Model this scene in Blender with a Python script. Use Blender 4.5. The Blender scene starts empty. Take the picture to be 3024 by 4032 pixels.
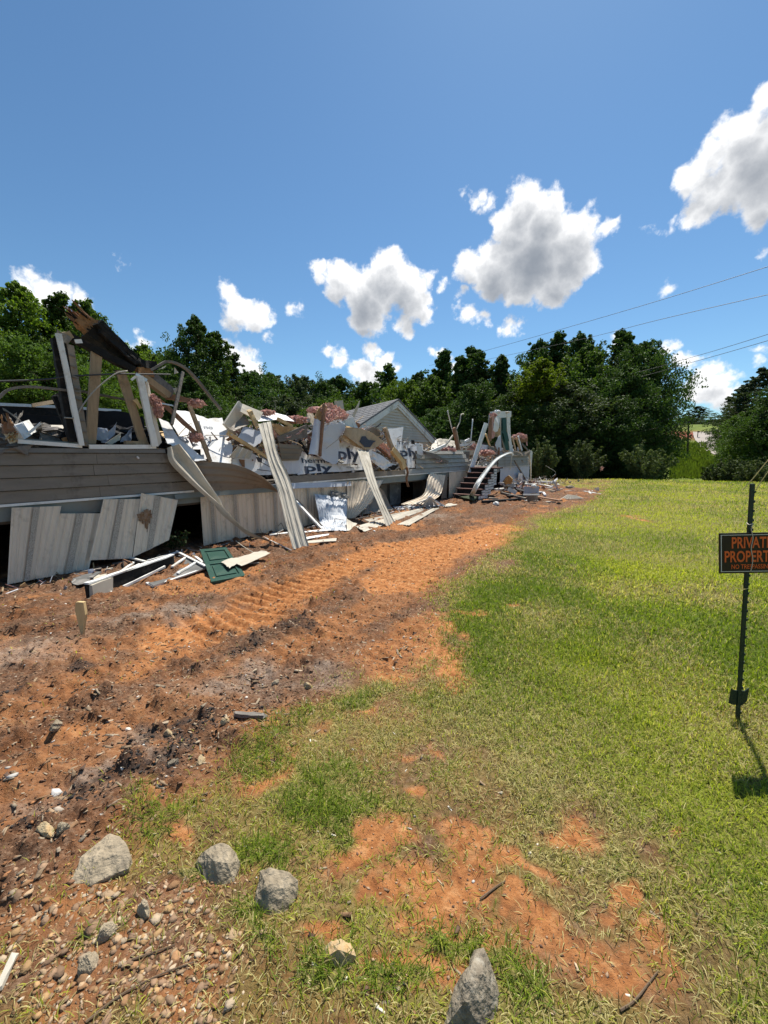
import bpy, bmesh, math, random
import numpy as np
from mathutils import Vector, Matrix

random.seed(7)
RNG = np.random.default_rng(11)
scene = bpy.context.scene
COL = scene.collection

# ---------------------------------------------------------------- camera
FPX, HORIZON, EYE = 1600.0, 1790.0, 1.6          # focal length in photo pixels, horizon row, eye height
PITCH = math.atan((2016 - HORIZON) / FPX)
cam_data = bpy.data.cameras.new("camera")
cam = bpy.data.objects.new("camera", cam_data)
COL.objects.link(cam)
cam.location = (0, 0, EYE)
cam.rotation_euler = (math.pi / 2 - PITCH, 0, 0)
cam_data.sensor_fit = 'VERTICAL'
cam_data.sensor_height = 36.0
cam_data.lens = FPX / 4032 * 36.0
cam_data.clip_start = 0.05
cam_data.clip_end = 3000
scene.camera = cam

# ---------------------------------------------------------------- light
SUN_AZ, SUN_EL = math.radians(24), math.radians(62)     # azimuth clockwise from the view direction (+Y)
SUN = Vector((math.sin(SUN_AZ) * math.cos(SUN_EL), math.cos(SUN_AZ) * math.cos(SUN_EL), math.sin(SUN_EL)))
sun_data = bpy.data.lights.new("sun", 'SUN')
sun_data.energy = 5.0
sun_data.angle = math.radians(0.53)
sun_data.color = (1.0, 0.94, 0.84)
sun = bpy.data.objects.new("sun", sun_data)
sun.rotation_euler = SUN.to_track_quat('Z', 'Y').to_euler()
sun.location = (0, 0, 40)
COL.objects.link(sun)
scene.view_settings.view_transform = 'Standard'
scene.view_settings.look = 'None'
scene.view_settings.gamma = 1.0
scene.view_settings.exposure = 0.6
scene.view_settings.use_curve_mapping = False
scene.cycles.use_denoising = True
scene.cycles.max_bounces = 5
scene.cycles.diffuse_bounces = 3
scene.cycles.glossy_bounces = 2
scene.cycles.transmission_bounces = 3
scene.cycles.transparent_max_bounces = 12
scene.cycles.use_adaptive_sampling = True
scene.cycles.adaptive_threshold = 0.015


def ray(px, py):
    cx, cy = (px - 1512) / FPX, (py - 2016) / FPX
    return Vector((cx, math.cos(PITCH) - cy * math.sin(PITCH), -(math.sin(PITCH) + cy * math.cos(PITCH))))


# ---------------------------------------------------------------- world: sky and cumulus
world = bpy.data.worlds.new("World")
scene.world = world
world.use_nodes = True
wn, wl = world.node_tree.nodes, world.node_tree.links
wn.clear()
S = 1.8228                                            # cloud lobes were read off a reduced view of the photograph
LOBES = [(1130,430,45),(1110,480,50),(1180,470,60),(1150,540,85),(1070,580,65),(1230,530,66),(1255,485,36),(1312,490,24),(1200,600,58),
 (1130,620,45),(1012,580,36),(998,428,13),(1025,445,16),(1265,570,34),(1050,450,16),
 (690,590,26),(740,612,42),(835,582,42),(800,630,58),(870,622,55),(800,680,46),(900,660,42),(872,700,22),(775,690,18),(925,600,16),(728,640,26),
 (1645,215,32),(1600,290,55),(1545,330,44),(1500,380,40),(1560,400,66),(1640,330,85),(1505,450,40),(1640,420,60),(1710,300,110),(1422,500,14),(1447,488,10),(1720,410,70),
 (495,635,26),(512,665,36),(560,682,32),(498,692,24),(540,694,22),(500,754,28),(535,782,33),(468,732,15),(585,730,10),(548,795,30),
 (75,605,22),(100,622,27),(140,637,22),(178,655,20),(45,612,16),(60,640,34),(110,650,34),
 (706,754,15),(735,774,21),(800,758,20),(830,782,22),(782,798,28),(860,796,13),(800,822,36),
 (1015,680,24),(1045,690,15),(985,665,9),(1103,708,17),(1083,714,12),(1127,704,10),(1440,632,15),(1425,640,10),(965,615,11),(1000,635,12),(630,660,11),(645,660,6),
 (960,766,16),(940,760,12),(1020,768,12),(1330,746,18),(1450,746,20),(1482,772,22),(1530,800,28),(1572,812,22),(1640,757,11),(1640,787,13),
 (1512,842,45),(1562,850,45),(1000,792,26),(300,742,16),(270,746,10),(1650,540,7),(263,570,8)]
lob = []
for x, y, r in LOBES:
    x, y, r = x * S, y * S, r * S
    c = ray(x, y).normalized()
    rr = 0.25 * ((ray(x + r, y).normalized() - ray(x - r, y).normalized()).length + (ray(x, y + r).normalized() - ray(x, y - r).normalized()).length)
    lob.append((c, rr * .97 + .003))
for k in range(6):                                    # the same fair-weather cumulus all round the sky
    az, el = math.radians(80 + k * 38 + random.uniform(-8, 8)), math.radians(random.uniform(8, 38))
    for q in range(3):
        a2, e2 = az + random.uniform(-.12, .12), el + random.uniform(-.04, .05)
        lob.append((Vector((math.sin(a2) * math.cos(e2), math.cos(a2) * math.cos(e2), math.sin(e2))), random.uniform(.035, .075)))

PAD = .042                                            # how far the ragged edge may reach beyond a lobe
clusters = [[l] for l in lob]


def bound(cl):
    c = Vector((0, 0, 0))
    for q, r in cl: c += q * (r * r)
    c.normalize()
    return c, max((q - c).length + r for q, r in cl) + PAD


while len(clusters) > 20:                             # join the two that make the smallest patch of sky
    best = min(((bound(a + b)[1] ** 2 - bound(a)[1] ** 2 - bound(b)[1] ** 2, i, j) for i, a in enumerate(clusters) for j, b in enumerate(clusters) if i < j and (a[0][0] - b[0][0]).length < .9), key=lambda q: q[0])
    clusters[best[1]] += clusters.pop(best[2])
bounds = [bound(c) for c in clusters]
clusters = [[l for l in lob if (l[0] - c).length < r + l[1] + PAD] for c, r in bounds]   # a cloud's patch of sky also knows its neighbours' lobes
world.cycles.sampling_method = 'MANUAL'
world.cycles.sample_map_resolution = 256


def cloud_group(cl, k):
    grp = bpy.data.node_groups.new("cloud_field_%d" % k, 'ShaderNodeTree')
    grp.interface.new_socket("dir", in_out='INPUT', socket_type='NodeSocketVector')
    grp.interface.new_socket("field", in_out='OUTPUT', socket_type='NodeSocketFloat')
    gn, gl = grp.nodes, grp.links
    gi, go = gn.new('NodeGroupInput'), gn.new('NodeGroupOutput')

    def gnoise(scale, detail, rough, amp, src):
        n = gn.new('ShaderNodeTexNoise')
        n.inputs['Scale'].default_value, n.inputs['Detail'].default_value, n.inputs['Roughness'].default_value = scale, detail, rough
        gl.new(gi.outputs[0], n.inputs['Vector'])
        s = gn.new('ShaderNodeVectorMath'); s.operation = 'SUBTRACT'; s.inputs[1].default_value = (.5, .5, .5)
        gl.new(n.outputs['Color'], s.inputs[0])
        m = gn.new('ShaderNodeVectorMath'); m.operation = 'MULTIPLY_ADD'; m.inputs[1].default_value = (amp,) * 3
        gl.new(s.outputs[0], m.inputs[0]); gl.new(src, m.inputs[2])
        return m.outputs[0]

    wv = gnoise(13, 2, .5, .050, gi.outputs[0])
    wv = gnoise(38, 5, .58, .052, wv)
    prev = None
    for c, r in cl:
        d = gn.new('ShaderNodeVectorMath'); d.operation = 'DISTANCE'
        d.inputs[1].default_value = c
        gl.new(wv, d.inputs[0])
        m = gn.new('ShaderNodeMath'); m.operation = 'MULTIPLY_ADD'
        m.inputs[1].default_value, m.inputs[2].default_value = -1 / .1, r / .1      # depth inside the lobe, in tenths of a radian
        gl.new(d.outputs['Value'], m.inputs[0])
        if prev is None: prev = m.outputs[0]
        else:
            x = gn.new('ShaderNodeMath'); x.operation = 'SMOOTH_MAX'; x.inputs[2].default_value = .06
            gl.new(prev, x.inputs[0]); gl.new(m.outputs[0], x.inputs[1]); prev = x.outputs[0]
    gl.new(prev, go.inputs[0])
    return grp


tc = wn.new('ShaderNodeTexCoord')
nrm = wn.new('ShaderNodeVectorMath'); nrm.operation = 'NORMALIZE'
wl.new(tc.outputs['Generated'], nrm.inputs[0])
sky = wn.new('ShaderNodeTexSky')
sky.sky_type = 'NISHITA'
sky.sun_disc = False
sky.sun_elevation = SUN_EL
sky.sun_rotation = SUN_AZ
sky.altitude = 200
sky.air_density = 1.0
sky.dust_density = 0.3
sky.ozone_density = 2.0
SKY_STRENGTH = 0.077


def field(grp, offset):
    g = wn.new('ShaderNodeGroup'); g.node_tree = grp
    if offset is None:
        wl.new(nrm.outputs[0], g.inputs[0])
    else:
        a = wn.new('ShaderNodeVectorMath'); a.operation = 'ADD'; a.inputs[1].default_value = offset
        b = wn.new('ShaderNodeVectorMath'); b.operation = 'NORMALIZE'
        wl.new(nrm.outputs[0], a.inputs[0]); wl.new(a.outputs[0], b.inputs[0]); wl.new(b.outputs[0], g.inputs[0])
    return g.outputs[0]


def mrange(v, a, b, c, d, smooth=False):
    m = wn.new('ShaderNodeMapRange')
    if smooth: m.interpolation_type = 'SMOOTHSTEP'
    for i, q in enumerate((a, b, c, d)): m.inputs[i + 1].default_value = q
    wl.new(v, m.inputs[0]); return m.outputs[0]


def wmath(op, a, b):
    m = wn.new('ShaderNodeMath'); m.operation = op
    for i, q in enumerate((a, b)):
        if isinstance(q, (int, float)): m.inputs[i].default_value = q
        else: wl.new(q, m.inputs[i])
    return m.outputs[0]


def backdrop(color):
    b = wn.new('ShaderNodeBackground'); b.inputs['Strength'].default_value = SKY_STRENGTH
    wl.new(color, b.inputs['Color']); return b.outputs[0]


tint = wn.new('ShaderNodeMix'); tint.data_type = 'RGBA'; tint.blend_type = 'MULTIPLY'; tint.inputs['Factor'].default_value = 1
tint.inputs['B'].default_value = (.72, .97, 1.07, 1)          # the phone's white balance
wl.new(sky.outputs[0], tint.inputs['A'])
SKY = tint.outputs['Result']
shader = backdrop(SKY)
for k, cl in enumerate(clusters):
    grp = cloud_group(cl, k)
    f0, f1 = field(grp, None), field(grp, SUN * .055)   # cloud here, and cloud towards the sun from here
    alpha = mrange(f0, -.03, .13, 0, 1, True)
    thick = wmath('MULTIPLY', wmath('MAXIMUM', f1, 0.0), 1.8)
    thick = wmath('ADD', thick, wmath('MULTIPLY', wmath('MAXIMUM', f0, 0.0), .35))
    lit = wmath('POWER', 2.718, wmath('MULTIPLY', thick, -1.7))
    ccol = wn.new('ShaderNodeMix'); ccol.data_type = 'RGBA'
    ccol.inputs['A'].default_value = (1.75, 2.1, 2.65, 1)
    ccol.inputs['B'].default_value = (10.6, 10.6, 10.6, 1)
    wl.new(lit, ccol.inputs['Factor'])
    mixc = wn.new('ShaderNodeMix'); mixc.data_type = 'RGBA'
    wl.new(alpha, mixc.inputs['Factor']); wl.new(SKY, mixc.inputs['A']); wl.new(ccol.outputs['Result'], mixc.inputs['B'])
    c, r = bounds[k]
    d = wn.new('ShaderNodeVectorMath'); d.operation = 'DISTANCE'; d.inputs[1].default_value = c
    wl.new(nrm.outputs[0], d.inputs[0])
    ms = wn.new('ShaderNodeMixShader')
    wl.new(wmath('LESS_THAN', d.outputs['Value'], r), ms.inputs[0])
    wl.new(shader, ms.inputs[1]); wl.new(backdrop(mixc.outputs['Result']), ms.inputs[2])
    shader = ms.outputs[0]
wo = wn.new('ShaderNodeOutputWorld')
wl.new(shader, wo.inputs[0])

# ================================================================ helpers
def smooth01(a, b, x):
    t = np.clip((x - a) / (b - a), 0, 1)
    return t * t * (3 - 2 * t)


def _hash(ix, iy, seed):
    h = (ix.astype(np.int64) * 374761393 + iy.astype(np.int64) * 668265263 + seed * 974711) & 0x7fffffff
    h = ((h ^ (h >> 13)) * 1274126177) & 0x7fffffff
    return ((h ^ (h >> 16)) & 0xffff) / 65535.0


def vnoise(x, y, seed=0):
    ix, iy = np.floor(x), np.floor(y)
    fx, fy = x - ix, y - iy
    fx, fy = fx * fx * (3 - 2 * fx), fy * fy * (3 - 2 * fy)
    a, b = _hash(ix, iy, seed), _hash(ix + 1, iy, seed)
    c, d = _hash(ix, iy + 1, seed), _hash(ix + 1, iy + 1, seed)
    return (a + (b - a) * fx) * (1 - fy) + (c + (d - c) * fx) * fy


def fbm(x, y, octaves=4, seed=0, gain=.5):
    s, amp, tot = 0, 1, 0
    for o in range(octaves):
        s = s + amp * vnoise(x * 2 ** o + 17 * o, y * 2 ** o - 9 * o, seed + o)
        tot += amp; amp *= gain
    return s / tot


def tag(o, label=None, cat=None, group=None, kind=None):
    if label: o['label'] = label
    if cat: o['category'] = cat
    if group: o['group'] = group
    if kind: o['kind'] = kind
    return o


def mesh_data(name, verts, faces, mat=None, smooth=False):
    me = bpy.data.meshes.new(name)
    verts = np.asarray([tuple(v) for v in verts] if not isinstance(verts, np.ndarray) else verts, dtype=np.float32)
    if isinstance(faces, np.ndarray):
        k = faces.shape[1]; nf = len(faces)
        me.vertices.add(len(verts)); me.vertices.foreach_set('co', verts.ravel())
        me.loops.add(nf * k); me.loops.foreach_set('vertex_index', faces.astype(np.int32).ravel())
        me.polygons.add(nf); me.polygons.foreach_set('loop_start', np.arange(0, nf * k, k, dtype=np.int32))
        me.polygons.foreach_set('loop_total', np.full(nf, k, dtype=np.int32))
        me.update(calc_edges=True)
    else:
        me.from_pydata(verts.tolist(), [], faces)
        me.update()
    if smooth: me.polygons.foreach_set('use_smooth', np.ones(len(me.polygons), dtype=bool))
    if mat: me.materials.append(mat)
    return me


def thing(name, label, cat, loc, group=None):
    o = bpy.data.objects.new(name, None)
    o.empty_display_size = .2
    o.location = loc
    COL.objects.link(o)
    return tag(o, label, cat, group, 'thing')


WL = {}


def mk(name, verts, faces, mat, parent=None, smooth=False):
    """one mesh object; verts are world positions, the origin goes to the middle of its underside"""
    v = np.asarray([tuple(q) for q in verts], dtype=np.float64) if not isinstance(verts, np.ndarray) else verts.astype(np.float64)
    c = (v.min(0) + v.max(0)) / 2
    c[2] = v[:, 2].min()
    o = bpy.data.objects.new(name, mesh_data(name, v - c, faces, mat, smooth))
    o.location = c
    COL.objects.link(o)
    WL[o.name] = Vector(c)
    if parent is not None:
        o.parent = parent
        pw = WL.get(parent.name, parent.location)
        o.matrix_parent_inverse = Matrix.Translation(-Vector(pw))
    return o


def one(name, verts, faces, mat, label, cat, group=None, smooth=False):
    return tag(mk(name, verts, faces, mat, None, smooth), label, cat, group, 'thing')


# ---------------------------------------------------------------- materials
def material(name, color, rough=.7, var=.25, scale=6.0, bump=.2, bscale=30., dirt=None, dirt_amt=0., trans=0., spec=.3, stretch=None, metal=0., dscale=2.5):
    m = bpy.data.materials.new(name)
    m.use_nodes = True
    n, l = m.node_tree.nodes, m.node_tree.links
    p = n['Principled BSDF']
    p.inputs['Roughness'].default_value = rough
    p.inputs['Specular IOR Level'].default_value = spec
    p.inputs['Metallic'].default_value = metal
    t = n.new('ShaderNodeTexCoord')
    vec = t.outputs['Object']
    if stretch:
        mp = n.new('ShaderNodeMapping'); mp.inputs['Scale'].default_value = stretch
        l.new(vec, mp.inputs[0]); vec = mp.outputs[0]
    no = n.new('ShaderNodeTexNoise')
    no.inputs['Scale'].default_value = scale; no.inputs['Detail'].default_value = 6
    no.inputs['Roughness'].default_value = .62
    l.new(vec, no.inputs['Vector'])
    cr = n.new('ShaderNodeValToRGB')
    cr.color_ramp.elements[0].position, cr.color_ramp.elements[1].position = .32, .70
    cr.color_ramp.elements[0].color = tuple(c * (1 - var) for c in color) + (1,)
    cr.color_ramp.elements[1].color = tuple(min(.9, c * (1 + var * .7)) for c in color) + (1,)
    l.new(no.outputs['Fac'], cr.inputs[0])
    out = cr.outputs[0]
    if dirt:
        n2 = n.new('ShaderNodeTexNoise'); n2.inputs['Scale'].default_value = dscale; n2.inputs['Detail'].default_value = 8
        n2.inputs['Roughness'].default_value = .7
        l.new(t.outputs['Object'], n2.inputs['Vector'])
        r2 = n.new('ShaderNodeMapRange'); r2.inputs[1].default_value, r2.inputs[2].default_value = .62 - dirt_amt * .4, .75 - dirt_amt * .2
        l.new(n2.outputs['Fac'], r2.inputs[0])
        mx = n.new('ShaderNodeMix'); mx.data_type = 'RGBA'; mx.inputs['B'].default_value = tuple(dirt) + (1,)
        l.new(r2.outputs[0], mx.inputs['Factor']); l.new(out, mx.inputs['A']); out = mx.outputs['Result']
    l.new(out, p.inputs['Base Color'])
    if bump:
        nb = n.new('ShaderNodeTexNoise'); nb.inputs['Scale'].default_value = bscale; nb.inputs['Detail'].default_value = 5
        l.new(vec, nb.inputs['Vector'])
        bp = n.new('ShaderNodeBump'); bp.inputs['Strength'].default_value = bump; bp.inputs['Distance'].default_value = .012
        l.new(nb.outputs['Fac'], bp.inputs['Height']); l.new(bp.outputs[0], p.inputs['Normal'])
    if trans:
        o = n['Material Output']
        tr = n.new('ShaderNodeBsdfTranslucent'); l.new(out, tr.inputs['Color'])
        ms = n.new('ShaderNodeMixShader'); ms.inputs[0].default_value = trans
        l.new(p.outputs[0], ms.inputs[1]); l.new(tr.outputs[0], ms.inputs[2]); l.new(ms.outputs[0], o.inputs[0])
    return m


def leaf_material(name, color, tint=(.9, 1.25, .45), trans=.38, attr=None, rough=.62, spec=.12, var=.35):
    m = bpy.data.materials.new(name)
    m.use_nodes = True
    n, l = m.node_tree.nodes, m.node_tree.links
    p = n['Principled BSDF']
    p.inputs['Roughness'].default_value = rough
    p.inputs['Specular IOR Level'].default_value = spec
    if attr:
        a = n.new('ShaderNodeAttribute'); a.attribute_name = attr
        out = a.outputs['Color']
    else:
        t = n.new('ShaderNodeTexCoord')
        no = n.new('ShaderNodeTexNoise'); no.inputs['Scale'].default_value = 1.1; no.inputs['Detail'].default_value = 5
        l.new(t.outputs['Object'], no.inputs['Vector'])
        oi = n.new('ShaderNodeObjectInfo')
        mr = n.new('ShaderNodeMath'); mr.operation = 'MULTIPLY_ADD'; mr.inputs[1].default_value = .25; 
        l.new(oi.outputs['Random'], mr.inputs[0]); l.new(no.outputs['Fac'], mr.inputs[2])
        cr = n.new('ShaderNodeValToRGB')
        cr.color_ramp.elements[0].position, cr.color_ramp.elements[1].position = .38, .85
        cr.color_ramp.elements[0].color = tuple(c * (1 - var) for c in color) + (1,)
        cr.color_ramp.elements[1].color = tuple(c * (1 + var * t2) for c, t2 in zip(color, tint)) + (1,)
        l.new(mr.outputs[0], cr.inputs[0])
        out = cr.outputs[0]
    l.new(out, p.inputs['Base Color'])
    hs = n.new('ShaderNodeMix'); hs.data_type = 'RGBA'; hs.blend_type = 'MULTIPLY'; hs.inputs['Factor'].default_value = 1
    hs.inputs['B'].default_value = (1.25, 1.3, .5, 1)
    l.new(out, hs.inputs['A'])
    tr = n.new('ShaderNodeBsdfTranslucent'); l.new(hs.outputs['Result'], tr.inputs['Color'])
    ms = n.new('ShaderNodeMixShader'); ms.inputs[0].default_value = trans
    l.new(p.outputs[0], ms.inputs[1]); l.new(tr.outputs[0], ms.inputs[2])
    l.new(ms.outputs[0], n['Material Output'].inputs[0])
    return m


M = {}
M['siding'] = material('siding', (.215, .176, .134), .5, .14, 3, .05, 60, (.11, .085, .065), .25, stretch=(1, 1, 5))  # wall siding, with its shade darkened into the colour
M['siding_pale'] = material('siding_pale', (.50, .455, .37), .5, .08, 3, .08, 50, (.40, .35, .27), .25)  # lit copy of the same siding vinyl
M['siding_mid'] = material('siding_mid', (.33, .31, .27), .5, .10, 3, .05, 60, (.20, .17, .13), .25, stretch=(1, 1, 5))  # same siding for the far wall, toned between shaded and lit copies
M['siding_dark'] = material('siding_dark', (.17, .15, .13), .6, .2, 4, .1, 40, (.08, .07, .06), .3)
M['skirt'] = material('skirt', (.72, .605, .465), .5, .08, 2.5, .05, 60, (.36, .29, .21), .28, stretch=(3, 3, .6))
M['vent'] = material('vent', (.46, .40, .32), .6, .65, 110, .5, 110)
M['white_trim'] = material('white_trim', (.74, .74, .71), .45, .08, 4, .05, 40, (.40, .37, .31), .28)
M['sheathing'] = material('sheathing', (.72, .72, .72), .5, .08, 3, .15, 14, (.44, .40, .34), .26, dscale=4)
M['sheathing_grey'] = material('sheathing_grey', (.50, .53, .58), .5, .08, 3, .10, 14, (.36, .35, .35), .2)  # blue-grey tone, also standing in for white sheathing in shade
M['print_dark'] = material('print_dark', (.045, .055, .085), .6, .3, 40, 0)
M['print_grey'] = material('print_grey', (.36, .38, .41), .6, .2, 40, 0)
M['cardboard'] = material('cardboard', (.44, .35, .24), .8, .15, 5, .15, 20, (.25, .18, .12), .25)
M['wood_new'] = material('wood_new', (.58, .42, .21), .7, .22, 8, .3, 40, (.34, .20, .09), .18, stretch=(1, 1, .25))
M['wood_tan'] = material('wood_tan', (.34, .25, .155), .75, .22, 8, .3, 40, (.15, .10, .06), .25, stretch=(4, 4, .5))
M['wood_brown'] = material('wood_brown', (.26, .14, .08), .8, .35, 8, .4, 30, (.10, .06, .04), .3)
M['wood_raw'] = material('wood_raw', (.34, .175, .075), .85, .45, 14, .8, 25, (.16, .08, .04), .35, dscale=7)
M['char'] = material('char', (.012, .0115, .011), .85, .5, 12, .9, 18, (.045, .035, .028), .22, dscale=6)
M['grey_wood'] = material('grey_wood', (.20, .18, .155), .85, .35, 10, .5, 30, (.07, .06, .05), .3)
M['rust'] = material('rust', (.21, .115, .055), .8, .4, 14, .2, 40, (.33, .27, .21), .45, dscale=10)
M['pink'] = material('pink', (.66, .38, .33), .95, .4, 16, .6, 45, (.68, .52, .43), .38, dscale=8, trans=.25)
M['kraft'] = material('kraft', (.42, .27, .13), .8, .35, 9, .8, 18, (.60, .40, .22), .3)
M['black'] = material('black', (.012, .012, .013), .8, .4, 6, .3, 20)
M['deck'] = material('deck', (.10, .08, .06), .85, .4, 5, .3, 20)
M['joist'] = material('joist', (.20, .225, .21), .6, .12, 4, .1, 30, (.20, .18, .15), .3)
M['shutter'] = material('shutter', (.015, .060, .044), .5, .15, 4, .05, 40, (.05, .09, .07), .25)
M['door_green'] = material('door_green', (.018, .075, .065), .4, .12, 4, .03, 40)
M['metal'] = material('metal', (.55, .56, .57), .35, .12, 5, .1, 30, (.35, .33, .30), .3, metal=.5)
M['foil'] = material('foil', (.58, .60, .63), .5, .08, 3, .25, 16, (.16, .21, .28), .34, dscale=5)
M['spotted'] = material('spotted', (.70, .73, .74), .4, .08, 3, .1, 16, (.30, .34, .37), .30, dscale=9)
M['screen'] = material('screen', (.13, .13, .125), .6, .3, 5, .1, 60, (.28, .26, .24), .3)
M['plastic'] = material('plastic', (.42, .48, .58), .3, .1, 3, .2, 10, trans=.35)
M['brick_white'] = material('brick_white', (.66, .65, .61), .7, .12, 6, .3, 30, (.38, .34, .29), .25)
M['mortar'] = material('mortar', (.022, .021, .02), .9, .3, 10, .2, 30)
M['tread'] = material('tread', (.16, .075, .06), .75, .35, 8, .3, 30, (.05, .04, .04), .35)
M['mat'] = material('mat', (.05, .065, .035), .95, .4, 20, .6, 60)
M['shingle'] = material('shingle', (.16, .16, .165), .9, .35, 25, .5, 60)
M['gable_siding'] = material('gable_siding', (.64, .56, .45), .55, .08, 3, .05, 40)
M['post'] = material('post', (.012, .03, .02), .5, .3, 10, .3, 60)
M['sign_black'] = material('sign_black', (.012, .012, .012), .28, .1, 10, 0)
M['sign_orange'] = material('sign_orange', (.72, .13, .025), .45, .06, 10, 0)
M['sign_white'] = material('sign_white', (.62, .60, .56), .45, .06, 10, 0)
M['sign_tag'] = material('sign_tag', (.16, .34, .22), .5, .1, 10, 0)
M['straw'] = material('straw', (.46, .38, .14), .7, .25, 10, .1, 40)
M['cable'] = material('cable', (.05, .052, .055), .6, .1, 10, 0)
M['pole'] = material('pole', (.06, .045, .035), .85, .3, 6, .3, 20)
M['rock_grey'] = material('rock_grey', (.33, .27, .185), .9, .5, 22, 1.0, 60, (.12, .11, .09), .30, dscale=20)
M['rock_tan'] = material('rock_tan', (.35, .285, .195), .9, .35, 16, 1.0, 50, (.17, .145, .11), .32, dscale=12)
M['rock_white'] = material('rock_white', (.44, .35, .21), .8, .35, 8, .8, 24, (.50, .24, .05), .42, dscale=6)
M['rock_dark'] = material('rock_dark', (.24, .20, .145), .9, .5, 26, 1.0, 60, (.34, .31, .25), .28, dscale=24)
M['bark'] = material('bark', (.085, .07, .055), .9, .4, 4, .6, 14, stretch=(1, 1, .3))
M['stem'] = material('stem', (.16, .11, .07), .9, .3, 8, .4, 30)
M['road'] = material('road', (.34, .30, .26), .9, .15, .8, .2, 10)
M['leaf_mid'] = leaf_material('leaf_mid', (.072, .120, .028))
M['leaf_dark'] = leaf_material('leaf_dark', (.050, .088, .027), trans=.30)
M['leaf_light'] = leaf_material('leaf_light', (.105, .160, .028), trans=.45)
M['leaf_lime'] = leaf_material('leaf_lime', (.120, .165, .020), trans=.5)
M['leaf_blue'] = leaf_material('leaf_blue', (.052, .076, .036), tint=(1.2, 1.2, .9), trans=.28)
M['leaf_shrub'] = leaf_material('leaf_shrub', (.085, .115, .050), tint=(1.2, 1.2, .9), trans=.30)
M['weed'] = leaf_material('weed', (.11, .15, .03), trans=.4)
M['leaf_weed_dark'] = leaf_material('leaf_weed_dark', (.05, .075, .03), trans=.3)

# ---------------------------------------------------------------- places: the ground, the wall of the home
W0 = Vector((-4.71, 4.89, 0))
U = Vector((.573, .8195, 0)).normalized()             # along the long wall, away from the camera
N = Vector((U.y, -U.x, 0))                            # out of the wall, towards the lawn


def hw(u, n, z):
    return W0 + U * u + N * n + Vector((0, 0, z))


def Wp(px, py, n=0.0):
    """point on the vertical plane n metres out from the wall, seen at a photo pixel"""
    r = ray(px, py); e = Vector((0, 0, EYE))
    t = (n - (e - W0).dot(N)) / r.dot(N)
    return e + r * t


def Gp(px, py, z=0.0):
    r = ray(px, py)
    return Vector((0, 0, EYE)) + r * ((z - EYE) / r.z)


def Dp(px, py, y):
    """point at forward distance y"""
    r = ray(px, py)
    return Vector((0, 0, EYE)) + r * (y / r.y)


def uz(p):
    d = p - W0
    return d.dot(U), p.z


# photo pixel from the coordinates of a zoomed view
def zoomed(x0, y0, s): return lambda x, y: (x0 + x * s, y0 + y * s)


Z1, Z2, Z3, Z4 = zoomed(0, 1100, .42194), zoomed(600, 1300, .42194), zoomed(1150, 1450, .36166), zoomed(1650, 1500, .42194)
Z5, Z6, Z7, Z8 = zoomed(0, 1650, .42194), zoomed(600, 1750, .42194), zoomed(1200, 1750, .42194), zoomed(1780, 1600, .20494)
Z9, Z10, Z11 = zoomed(300, 2100, .30139), zoomed(1900, 1850, .30139), zoomed(0, 1400, .24111)


def Q(z, n, *pts):
    """wall-plane points from zoom coordinates; a point may carry its own offset as third value"""
    if isinstance(n, tuple):                          # (offset of the highest point, offset of the lowest): a sheet leaning back
        y0, y1 = min(p[1] for p in pts), max(p[1] for p in pts)
        return [Wp(*z(p[0], p[1]), n[0] + (n[1] - n[0]) * (p[1] - y0) / (y1 - y0)) for p in pts]
    return [Wp(*z(p[0], p[1]), p[2] if len(p) > 2 else n) for p in pts]


def QG(z, h, *pts):
    return [Gp(*z(p[0], p[1]), p[2] if len(p) > 2 else h) for p in pts]


# ---------------------------------------------------------------- shape builders (return verts, faces)
def box_between(p0, p1, w, h, up=Vector((0, 0, 1)), segs=1, jit=0., end=0., taper=1.):
    p0, p1 = Vector(p0), Vector(p1)
    d = (p1 - p0).normalized()
    s = d.cross(up)
    if s.length < 1e-3: s = d.cross(Vector((1, 0, 0)))
    s.normalize(); t = s.cross(d).normalized()
    v, f = [], []
    for i in range(segs + 1):
        k = i / segs
        c = p0.lerp(p1, k); q = 1 + (taper - 1) * k
        for a, b in ((-1, -1), (1, -1), (1, 1), (-1, 1)):
            e = 0
            if end and i in (0, segs): e = random.uniform(-end, end)
            v.append(c + s * (a * w / 2 * q + random.uniform(-jit, jit)) + t * (b * h / 2 * q + random.uniform(-jit, jit)) + d * e)
    for i in range(segs):
        for k in range(4):
            a, b = i * 4 + k, i * 4 + (k + 1) % 4
            f.append((a, b, b + 4, a + 4))
    f.append((3, 2, 1, 0)); n = segs * 4
    f.append((n, n + 1, n + 2, n + 3))
    return v, f


def catmull(pts, n):
    pts = [Vector(p) for p in pts]
    if len(pts) == 2: return [pts[0].lerp(pts[1], i / n) for i in range(n + 1)]
    L = [0]
    for a, b in zip(pts, pts[1:]): L.append(L[-1] + max((b - a).length, 1e-6))
    out = []
    for i in range(n + 1):
        s = L[-1] * i / n
        k = min(max(j for j in range(len(pts)) if L[j] <= s + 1e-9), len(pts) - 2)
        t = (s - L[k]) / (L[k + 1] - L[k])
        p1, p2 = pts[k], pts[k + 1]
        p0 = pts[k - 1] if k else p1 * 2 - p2
        p3 = pts[k + 2] if k + 2 < len(pts) else p2 * 2 - p1
        out.append(.5 * ((2 * p1) + (p2 - p0) * t + (2 * p0 - 5 * p1 + 4 * p2 - p3) * t * t + (3 * p1 - p0 - 3 * p2 + p3) * t ** 3))
    return out


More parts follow.
